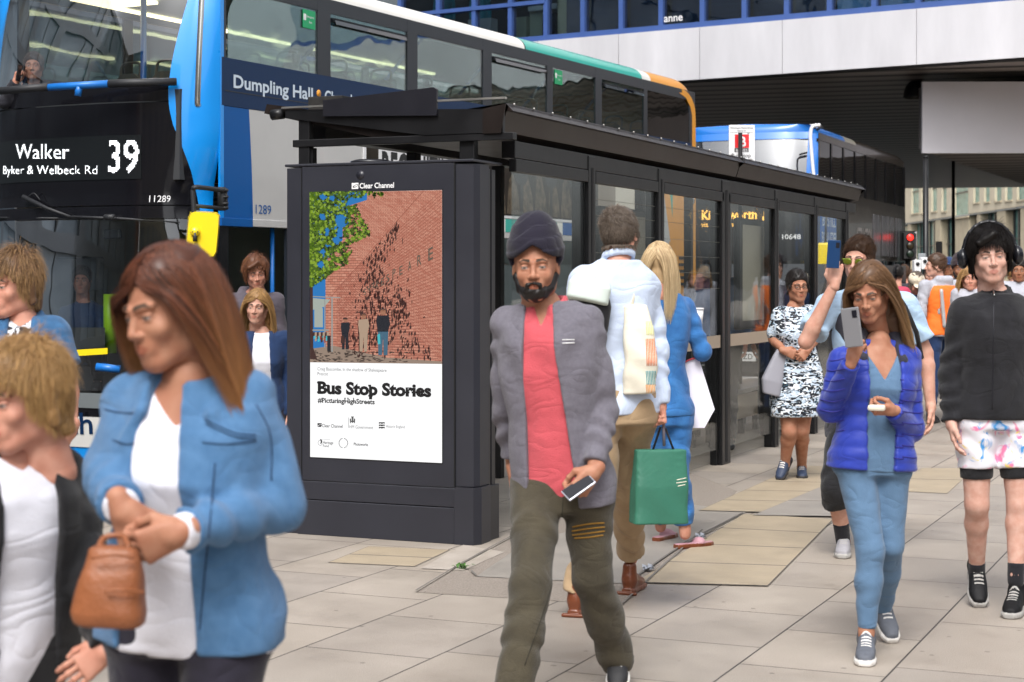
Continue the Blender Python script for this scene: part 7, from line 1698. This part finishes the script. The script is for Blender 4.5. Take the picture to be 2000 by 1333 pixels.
wb = item('shopping_bag', 'white paper shopping bag swinging beside the blonde woman', 'bag', P(1358, 770, D+.1)); o_ = np.array(list(wb.location)); f_ = lambda x, y, d: np.array(list(P(x, y, D+d)))
mb = MB(); fr = [(1320, 716), (1364, 697), (1396, 800), (1376, 836), (1323, 837)]; V0 = [Vector(f_(x, y, .08)-o_) for x, y in fr]; V1 = [Vector(f_(x, y, .20)-o_) for x, y in fr]; n_ = len(fr)
mb.raw(V0+V1, [tuple(range(n_)), tuple(range(n_, 2*n_))[::-1]]+[(i, (i+1) % n_, n_+(i+1) % n_, n_+i) for i in range(n_)], mat('white_paper', sr('#e9e6f2'), .6, var=.03)); mb.build('bag_body', wb, fix=True)
mb = MB(); mb.tube([Vector(f_(x, y, .07)-o_) for x, y in ((1320, 716), (1345, 704), (1364, 697))], .005, mat('bag_red_edge', sr('#c2454f'), .6), 6); mb.tube([Vector(f_(*a)-o_) for a in ((1330, 712, .08), (1345, 660, .1), (1352, 645, .18))], .003, M_cnv, 5); mb.build('trim', wb)
cu = item('cup', 'white takeaway cup in the raised hand of the blonde woman', 'cup', P(1362, 622, D+.18)); mb = MB(); mb.tube([(0, 0, -.045), (0, 0, .05)], [.028, .038], M_wht, 18); mb.build('cup_body', cu); mb = MB(); mb.tube([(0, 0, .051), (0, 0, .062)], [.041, .039], M_wht, 18); mb.build('lid', cu)
# ---- 7 woman in printed dress
D = 13.6
p = person('woman with glasses in a black and white printed dress walking beside the shelter', D, dict(neck=(1552, 600, 0), sL=(1524, 616, .0), sR=(1580, 612, .02), eL=(1510, 662, .02), wL=(1532, 686, -.16), eR=(1592, 660, .0), wR=(1578, 684, -.15), hip=(1556, 724, 0), kL=(1542, 842, -.05), aL=(1533, 905, .1), kR=(1566, 840, .0), aR=(1566, 910, .3)), (1558, 560, -.02, 8, -4, 3, .98), 'tan', fem=True, b=1.08, face=-8)
body(p); hand(p, 'L', 'grip', (.8, .2, -.3), (.2, -.8, 0)); hand(p, 'R', 'grip', (-.6, .2, -.6), (0, -.8, 0)); fin(p)
s = Sdf(); g = p.g; L_ = np.linalg.norm(g['neck']-g['hip']); sl_ = [(g['hip']+np.array([0, 0, -.36]), .200, .16), (g['hip']+np.array([0, 0, -.2]), .205, .16)]+tors(p, .018, -.05, 1.0); s.loft(sl_, p.lat, p.fw, k=.03, round_=.01, fold=.006, ff=14)
for S_ in 'LR': we = g['s'+S_]+(g['e'+S_]-g['s'+S_])*.75; s.rc(g['neck']-p.up*.06, g['s'+S_], .055, .066, .03); s.rc(g['s'+S_], we, .064, .066, .02)
gar(p, s, 'dress', M_dress, .010); shoes(p, mat('navy_shoe', sr('#2e3a52'), .6), M_solek, dirs=(-30, -10), pitch=(-35, 0)); hairdo(p, 'short', 'black', 11, .8)
s = Sdf(); 
for x in (-1, 1):
    for i in range(12): a, b_ = 6.2832*i/12, 6.2832*(i+1)/12; s.rc((x*.031+.019*math.cos(a), .1, .0+.015*math.sin(a)), (x*.031+.019*math.cos(b_), .1, .0+.015*math.sin(b_)), .0022, .0022, .001)
    s.rc((x*.05, .1, .004), (x*.08, .0, .006), .002, .002, .001)
s.rc((-.012, .1, .003), (.012, .1, .003), .002, .002, .001); ontop(p, s, 'glasses', M_blk, .0014)
gy = item('shoulder_bag', 'pale grey shoulder bag beside the woman in the printed dress', 'bag', P(1512, 735, D-.1)); o_ = np.array(list(gy.location)); s = Sdf(); f_ = lambda x, y, d: np.array(list(P(x, y, D+d)))
s.loft([(f_(1506, 772, -.1), .07, .045), (f_(1508, 745, -.1), .085, .05), (f_(1522, 700, -.1), .055, .03), (f_(1532, 672, -.1), .03, .01)], list(RT), list(FW), k=.01, p=3.5, round_=.01); v, f = s.mesh(.008); npmesh('bag_body', [(v-o_, f, mat('grey_leather', sr('#8f8f98'), .5), None)], gy)
mb = MB(); mb.tube([Vector(f_(*a)-o_) for a in ((1530, 680, -.12), (1534, 640, -.12), (1532, 606, -.06))], .008, mat('grey_leather'), 6); mb.build('strap', gy)
# ---- 8 man photographing with a phone
D = 9.9
p = person('man in light blue shirt and dark waistcoat holding a blue phone to his face', D, dict(neck=(1694, 562, .05), sL=(1620, 598, .0), sR=(1766, 596, .08), eL=(1574, 668, -.12), wL=(1630, 556, -.20), eR=(1808, 690, .1), wR=(1818, 792, .05), hip=(1688, 830, .05), kL=(1632, 950, -.05), aL=(1648, 1058, .1), kR=(1706, 955, .2), aR=(1705, 1040, .4)), (1676, 508, -.02, -28, -6, -4, 1.0), 'fair', b=1.10, face=-15)
body(p); ho, hM = hand(p, 'L', 'pinch', (.10, -.1, .95), (.1, -.95, .1), mirror=False, off=(0, 0, .01)); hand(p, 'R', 'relax', (0, .2, -1), (-.7, 0, 0)); fin(p)
top(p, C['ltblue'], 'shirt', e=.024, sleeve='short', se=.020, sl=1.2, t0=-.05, fold=.006, sd=14, collar='shirt'); top(p, C['vest'], 'waistcoat', e=.036, t0=-.10, sleeve=None, se=-.02, fold=.004, sd=15, t1=.9)
trousers(p, C['black'], 'cropped_trousers', e=.024, fold=.006, cut=.66, hemr=.085, sd=16); s = Sdf()
for S_ in 'LR': s = Sdf(); s.rc(p.g['a'+S_]-np.array([0, 0, .03]), p.g['a'+S_]+(p.g['k'+S_]-p.g['a'+S_])*.35, .040, .047, .01, cap=True); gar(p, s, 'sock', M_skk, .007); shoes(p, M_shw, M_solew, dirs=(-12, 10), sc=1.05); hairdo(p, 'short', 'brown', 12, 1.4)
mb = MB(); s = Sdf(); s.rc((-.07, .07, .008), (.07, .07, .008), .004, .004, .001); 
for x in (-1, 1): s.ell((x*.034, .094, -.002), (.026, .005, .019), k=.002); s.rc((x*.06, .09, .006), (x*.082, .0, .006), .0035, .0035, .001)
ontop(p, s, 'sunglasses', mat('mirror_lens', sr('#6e7a28'), .15, .5), .002)
phone(P(1628, 497, D-.27), 0, (.06, .05, 1), (-.3, -.9, 0), mat('blue_case', sr('#173b66'), .3), 'blue phone raised to the eye by the man in light blue', .078, .155)
rk = item('rucksack', 'pink rucksack on the back of the man raising a blue phone', 'backpack', P(1748, 600, D+.22)); mb = MB(); rr_ = mat('rucksack_pink', sr('#b03450'), .6); s = Sdf(); s.loft([(np.array([0, 0, -.22]), .11, .07), (np.array([0, 0, .0]), .12, .07), (np.array([0, 0, .12]), .08, .05)], list(RT), list(FW), k=.01, p=3); v, f = s.mesh(.012); npmesh('pack', [(v, f, rr_, None)], rk)
mb = MB(); f_ = lambda x, y, d: Vector(P(x, y, D+d))-Vector(rk.location); mb.tube([f_(1752, 575, .0), f_(1768, 600, -.09), f_(1790, 650, -.08), f_(1800, 700, .0)], .014, C['black'], 6); mb.build('strap', rk)
# ---- 9 woman in purple-blue quilted jacket
D = 7.35
p = person('woman in a purple-blue quilted jacket and blue-grey jumpsuit looking at her phone', D, dict(neck=(1716, 668, 0), sL=(1646, 708, .0), sR=(1770, 700, .03), eL=(1622, 800, -.02), wL=(1664, 705, -.22), eR=(1780, 838, .02), wR=(1742, 802, -.18), hip=(1704, 892, .0), kL=(1700, 1075, -.10), aL=(1692, 1236, -.10), kR=(1738, 1065, .0), aR=(1724, 1200, .30)), (1698, 572, -.04, -24, -20, 3, .96), 'tan', fem=True, b=.95, face=-10)
body(p); hand(p, 'L', 'grip', (.28, .1, .92), (.6, -.75, .1), mirror=False); hand(p, 'R', 'grip', (-.8, .3, .05), (-.1, -.6, .7), mirror=True); fin(p)
top(p, C['white'], 'camisole', e=.007, t0=.3, t1=.80, sleeve='strap', fold=0, vneck=(.09, .74)) if False else None
top(p, C['blgrey'], 'jumpsuit_top', e=.009, t0=-.12, sleeve=None, se=-.012, fold=.002, sd=17, vneck=(.10, .66), h=.006); trousers(p, C['blgrey'], 'jumpsuit_legs', e=.004, fold=.0015, cut=.97, sd=18, h=.007)
pj = top(p, C['puff'], 'quilted_jacket', e=.026, t0=-.10, sleeve='long', se=.014, sl=.93, fold=.0, bands=.062, opn=(.075, .060, .0), sd=19, h=.006, cuffr=.036)
for q_ in range(1): pass
s = Sdf(); N = p.g['neck']
for sg in (-1, 1): s.rc(N+p.lat*.075*sg-p.fw*.02+p.up*.03, N+p.lat*.085*sg+p.fw*.075-p.up*.07, .022, .020, .01); s.rc(N+p.lat*.085*sg+p.fw*.075-p.up*.07, N+p.lat*.066*sg+p.fw*.095-p.up*.14, .018, .008, .01)
s.rc(N+p.lat*.075-p.fw*.02+p.up*.03, N-p.fw*.07+p.up*.035, .022, .022, .02); s.rc(N-p.lat*.075-p.fw*.02+p.up*.03, N-p.fw*.07+p.up*.035, .022, .022, .02); gar(p, s, 'jacket_collar', cloth('collar_dark', sr('#2f2f3a'), .8), .006)
seam(pj, [[(1762, y), (1790, y+3), (1812, y)] for y in range(760, 905, 22)]+[[(1600, y), (1625, y+5), (1650, y)] for y in range(700, 860, 20)]+[[(1740, y), (1755, y+2), (1765, y+2)] for y in range(740, 905, 22)], .0028, mat('quilt_stitch', sr('#2a2a86'), .7), 'quilting', p.root)
shoes(p, M_shg, M_solew, dirs=(-12, 5), pitch=(0, -30)); hairdo(p, 'long', 'ltbrown', 14, 1.5, .24, wind=(.22, -.1, 0))
phone(P(1664, 640, D-.30), 0, (-.12, -.05, 1), (.55, -.75, .3), mat('grey_phone', sr('#8e8e92'), .35, .3), 'grey phone held up by the woman in the purple-blue jacket', .08, .16)
ph2 = item('earphone_case', 'small white case in the lower hand of the purple jacket woman', 'case', P(1712, 797, D-.27)); mb = MB(); mb.box((-.035, -.015, -.012), (.035, .015, .012), M_cnv, .008); mb.build('case', ph2)
# ---- 10 man with headphones
D = 8.3
p = person('tall dark haired man with headphones, black zip top and tie-dye shorts', D, dict(neck=(1946, 575, 0), sL=(1884, 612, .0), sR=(2022, 612, .02), eL=(1858, 728, .03), wL=(1858, 826, -.04), eR=(2050, 730, 0), wR=(2050, 830, 0), hip=(1942, 805, .0), kL=(1908, 985, .0), aL=(1908, 1120, .18), kR=(1990, 985, -.02), aR=(1984, 1122, -.05)), (1934, 502, -.03, -8, -3, 4, 1.04), 'pale', b=1.03, face=-6)
body(p); hand(p, 'L', 'relax', (.1, .15, -1), (.8, .2, 0)); hand(p, 'R', 'relax', (0, .2, -1), (-.8, 0, 0)); fin(p)
bt = top(p, C['blk2'], 'zip_top', e=.026, t0=-.06, sleeve='long', se=.018, sl=.98, fold=.006, collar='stand', sd=20, bulge=.1, cuffr=.044); trousers(p, C['black'], 'under_shorts', e=.006, cut=.36, fold=.001, hemr=.076, h=.01); trousers(p, M_tie, 'shorts', e=.010, cut=.30, fold=.005, hemr=.090, top_=.02, sd=21)
seam(bt, [[(1941, 590), (1940, 680), (1938, 800)]], .0025, mat('zip_dark', sr('#2a2a30'), .4, .5), 'zip', p.root); seam(bt, [[(1940, 566), (1942, 578)]], .004, M_chr, 'zip_pull', p.root, .004)
s = Sdf()
for S_ in 'LR': s = Sdf(); s.rc(p.g['a'+S_]-np.array([0, 0, .03]), p.g['a'+S_]+(p.g['k'+S_]-p.g['a'+S_])*.17, .039, .041, .01, cap=True); gar(p, s, 'sock', M_skk, .007); shoes(p, M_shk, M_solew, dirs=(-8, -25), sc=1.08, pitch=(-28, 0)); hairdo(p, 'medium', 'black', 15, 1.2)
s = Sdf()
for x in (-1, 1): s.ell((x*.122, -.008, -.002), (.024, .038, .046), k=.004); s.ell((x*.137, -.008, -.002), (.012, .028, .034), k=.006)
for i in range(12): a, b_ = math.pi*i/12, math.pi*(i+1)/12; s.rc((.118*math.cos(a), -.014, .01+.150*math.sin(a)), (.118*math.cos(b_), -.014, .01+.150*math.sin(b_)), .009, .009, .004)
ontop(p, s, 'headphones', mat('headphone_shell', sr('#16171c'), .25), .003)
bgs = item('shoulder_strap_bag', 'black bag with a mauve strap worn by the man with headphones', 'bag', P(1862, 745, D+.05)); o_ = Vector(bgs.location); mb = MB(); f_ = lambda x, y, d: Vector(P(x, y, D+d))-o_
seam(bt, [[(1912, 582), (1898, 596), (1886, 620), (1880, 655), (1880, 700)], [(1905, 580), (1891, 596), (1880, 622), (1875, 655), (1876, 700)]], .006, mat('mauve_strap', sr('#6c5d74'), .8), 'strap', bgs); a = f_(1870, 740, .16); mb.box((a.x-.06, a.y-.05, a.z-.11), (a.x+.06, a.y+.05, a.z+.11), C['black'], .03); mb.build('pouch', bgs)
print('near people', _t.time()-T0)
# ================================================================== people further away
GRP = 'pedestrians walking in the crowd beyond the shelter'
def simple(label, D, nx, ny, sw, face, hd, skn, hairs, topm, botm, fem=False, gz=0.0, sleeve='long', b=1.0, group=None, J=None, openm=None, h_off=0, **kw):
    """whole figure standing on the ground from a neck position (column, row) and a half shoulder width in metres"""
    k = sw*F/D; c = math.cos(R(face)) if abs(face) < 90 else -math.cos(R(face)); dz = sw*math.sin(R(face))
    JJ = dict(neck=(nx, ny, 0), sL=(nx-k*max(.25, abs(c)), ny+.05*F/D, -dz), sR=(nx+k*max(.25, abs(c)), ny+.05*F/D, dz))
    if J: JJ.update(J)
    p = person(label, D, JJ, hd, skn, far=True, fem=fem, b=b, face=face, group=group, gz=gz); body(p)
    for S_ in 'LR': hand(p, S_, 'relax', (0, .2, -1), (.6 if S_ == 'L' else -.6, 0, 0))
    fin(p)
    if openm: top(p, openm, 'shirt', e=.012, sleeve='short', se=0, sd=1)
    top(p, topm, 'jumper' if sleeve == 'long' else 'shirt', e=.022, sleeve=sleeve, se=.016, sd=int(nx) % 7, fold=.004, opn=(.05, .08, 0) if openm else None, **kw); trousers(p, botm, e=.014, sd=3); shoes(p, M_shk, M_solek)
    if hairs: hairdo(p, hairs[0], hairs[1], int(nx) % 50+1)
    return p
p = simple('man in a pale cap and navy jumper looking down', 19.5, 1795, 577, .185, 8, (1790, 556, -.02, 5, -28, 0, 1.0), 'pink', ('short', 'grey'), C['navy'], C['tan'], collar='shirt', group=GRP)
s = Sdf(); s.ell((0, -.018, .055), (.090, .108, .085), k=.01); s.add(lambda X, Y, Z: Z-.035 if False else .035-Z, np.array([-.3]*3), np.array([.3]*3), .004, 'cut') if False else None
s.add(lambda X, Y, Z: Z-.028, np.array([-.3]*3), np.array([.3]*3), .004, 'cut'); s.ell((0, .105, .036), (.066, .065, .010), k=.01); ontop(p, s, 'cap', cloth('cap_cream', sr('#d8cdb8'), .85), .006)
p = simple('worker in an orange hi-vis vest over a grey hoodie, seen from behind', 19.2, 1836, 550, .20, 150, (1826, 520, .0, -95, 0, 0, 1.02), 'fair', None, C['lgrey'], C['navy'], hood=True, group=GRP)
hairdo(p, 'short', 'brown', 4, .25); top(p, C['orange'], 'hi_vis_vest', e=.034, t0=-.10, sleeve=None, se=-.015, t1=.92, sd=1)
s = Sdf(); 
for sg in (-1, 1): s.rc(p.g['hip']+p.lat*.08*sg-p.fw*.165+p.up*.05, p.g['neck']+p.lat*.09*sg-p.fw*.125-p.up*.10, .022, .022, .01); s.rc(p.g['neck']+p.lat*.12*sg-p.fw*.07-p.up*.05, p.g['neck']+p.lat*.1*sg-p.fw*.1-p.up*.35, .02, .02, .01)
gar(p, s, 'reflective_strip', mat('reflective', sr('#b5b6b8'), .35, .3), .012)
p = simple('bearded man in a brown turban, pink shirt and open grey jacket in the distance', 19.8, 1880, 552, .185, -5, (1876, 527, -.02, -10, 2, 0, 1.05), 'brown', None, C['greyj'], C['black'], openm=C['pink'], group=GRP)
ontop(p, turban(), 'turban', cloth('turban_brown', sr('#33282c'), .85), .006); hairdo(p, 'beard', 'black', 7, name='beard')
p = simple('blonde woman half hidden behind the man with headphones', 18.0, 1900, 566, .165, -5, (1894, 545, -.02, -8, -2, 0, .98), 'pink', ('long', 'sandy'), C['lgrey'], C['black'], fem=True, group=GRP)
p = simple('man in a dark blue cap behind the distant turbaned man', 23, 1856, 545, .185, -20, (1852, 522, -.02, -25, 0, 0, 1.0), 'brown', None, C['vest'], C['black'], group=GRP)
s = Sdf(); s.ell((0, -.018, .055), (.090, .108, .085), k=.01); s.add(lambda X, Y, Z: Z-.028, np.array([-.3]*3), np.array([.3]*3), .004, 'cut'); s.ell((0, .105, .036), (.066, .065, .010), k=.01); ontop(p, s, 'cap', C['navy'], .006)
simple('dark haired person at the right edge beyond the headphones', 19, 1992, 552, .18, -10, (1990, 530, -.02, -15, 0, 0, 1.0), 'brown', ('short', 'black'), C['lgrey'], C['black'], group=GRP)
simple('person in a black coat beyond the white camera boxes', 27, 1768, 556, .185, 170, (1766, 535, -.02, 175, 0, 0, 1.0), 'pink', ('short', 'brown'), C['black'], C['navyleg'], group=GRP)
simple('person in a navy coat between the lamp posts in the distance', 30, 1846, 560, .18, 10, (1846, 540, -.02, 5, 0, 0, 1.0), 'fair', ('short', 'brown'), C['navy'], C['black'], group=GRP)
simple('person in dark clothes far down the street by the thin post', 34, 1866, 556, .18, 10, (1866, 538, -.02, 5, 0, 0, 1.0), 'fair', ('short', 'black'), C['vest'], C['black'], group=GRP)
for k_, (x, yy, D_, tm, hs_, fc, lb) in enumerate(((1752, 556, 25, 'vest', ('short', 'black'), 175, 'person in a charcoal coat walking away just right of the dark bus'), (1781, 560, 29, 'ltblue', ('long', 'brown'), 10, 'long haired person in light blue far behind the pale cap'),
    (1816, 557, 26, 'black', ('short', 'grey'), -15, 'grey haired person in black left of the orange vest'), (1908, 553, 24, 'denim2', ('short', 'brown'), 20, 'person in denim behind the distant blonde woman'), (1862, 562, 31, 'pink', ('short', 'black'), 5, 'person in coral far beyond the orange vest'),
    (1980, 556, 23, 'olive', ('short', 'sandy'), 165, 'person in olive walking away beside the right edge'), (1828, 562, 36, 'white', ('short', 'brown'), 0, 'person in white far down the street'), (1796, 562, 38, 'navy', ('short', 'black'), 170, 'tiny person in navy walking away down the street'))):
    simple(lb, D_, x, yy, .175, fc, (x, yy-.145*F/D_, -.02, fc, -2, 0, 1.0), ('pink', 'tan', 'fair')[k_ % 3], hs_, C[tm], C['navyleg'] if k_ % 2 else C['black'], group=GRP)
# at the bus door
p = simple('young man in a grey-brown hoodie bending at the bus door', 14.2, 492, 575, .20, 8, (500, 534, -.10, 14, -14, 6, 1.02), 'pink', ('medium', 'ginger'), C['hood'], C['navyleg'], hood=True)
p = simple('young woman with long fair hair and a navy jacket beside the kiosk', 12.6, 512, 650, .17, 4, (502, 600, -.03, -4, -5, -3, .97), 'fair', None, C['navy'], C['navyleg'], fem=True, openm=C['white']); hairdo(p, 'long', 'sandy', 22, 1.0, .27)
p = simple('man in a bright blue jacket standing behind the shelter glass', 16.4, 1412, 545, .19, -15, (1402, 508, -.03, -25, -2, 0, 1.0), 'pink', ('short', 'grey'), C['denim3'], C['black'], openm=C['white'])
p = simple('person in dark purple waiting inside the far end of the shelter', 17.6, 1512, 560, .18, 0, (1512, 528, -.03, -5, -5, 0, 1.0), 'tan', ('short', 'black'), mat('plum_coat', sr('#2a1c33'), .8), C['black'], fem=True)
# driver and upper deck passenger
def seated(label, D, hd, neck, sL, sR, topm, skn, hr, J=None, kd=-.35, **kw):
    JJ = dict(neck=neck, sL=sL, sR=sR, hip=(neck[0]+3, neck[1]+.50*F/D, .05))
    kx = F/D; JJ.update(kL=(neck[0]-.12*kx, neck[1]+.50*kx, kd), aL=(neck[0]-.12*kx, neck[1]+.72*kx, kd), kR=(neck[0]+.12*kx, neck[1]+.50*kx, kd), aR=(neck[0]+.12*kx, neck[1]+.72*kx, kd))
    if J: JJ.update(J)
    p = person(label, D, JJ, hd, skn, far=True, face=hd[3], feet=True, gz=-5); body(p); return p
p = seated('bus driver in a navy jacket behind the lower windscreen', 16.0, (160, 548, -.02, 5, -4, 0, 1.0), (165, 592, 0), (128, 612, 0), (200, 612, .02), C['navy'], 'pink', 'short', J=dict(eL=(118, 665, -.1), wL=(150, 650, -.3), eR=(212, 665, -.1), wR=(185, 655, -.3)))
for S_ in 'LR': hand(p, S_, 'grip', (0, .8, .2), (0, 0, -1))
fin(p); top(p, C['navy'], 'jacket', e=.02, sleeve='long', se=.014, collar='shirt'); trousers(p, C['black']); shoes(p, M_shk, M_solek, pitch=(-.1, -.1)); hairdo(p, 'short', 'grey', 5)
p = seated('young man in a dark hooded top on the phone on the upper deck', 15.6, (65, 132, -.02, 8, 2, 0, 1.02), (72, 178, 0), (34, 192, 0), (112, 194, .05), C['black'], 'pink', 'short', kd=.5, J=dict(hip=(78, 290, .45), eL=(8, 200, -.02), wL=(30, 160, -.10), eR=(122, 232, .25), wR=(100, 236, .1)))
hand(p, 'L', 'grip', (.25, -.1, .95), (.9, .3, 0), mirror=False); hand(p, 'R', 'relax', (-1, .3, 0), (0, 0, -1))
fin(p); top(p, cloth('charcoal_hoodie', sr('#26262d'), .9), 'hoodie', e=.022, sleeve='long', se=.016, hood=True); trousers(p, C['navyleg']); shoes(p, M_shk, M_solek, pitch=(-.1, -.1)); hairdo(p, 'short', 'brown', 6, 1.0)
phone(P(37, 143, 15.45), 0, (.15, 0, 1), (.9, .2, 0), M_blk, 'black phone at the ear of the upper deck passenger')
# staff in teal behind the footbridge glazing
for nx, nm, pxs in ((868, 'first teal uniformed person from the left behind the footbridge glazing', 855), (938, 'second teal uniformed person from the left behind the footbridge glazing', 930)):
    D_ = 42.5; zf = FZ1+.03; ny = HOR-(zf+1.42-CAM_H)*F/D_
    simple(nm, D_, nx, ny, .19, 10, (nx, ny-.14*F/D_, -.02, 5, -5, 0, 1.0), 'fair', ('short', 'brown'), C['teal'], C['black'], gz=zf)
print('all people', _t.time()-T0)
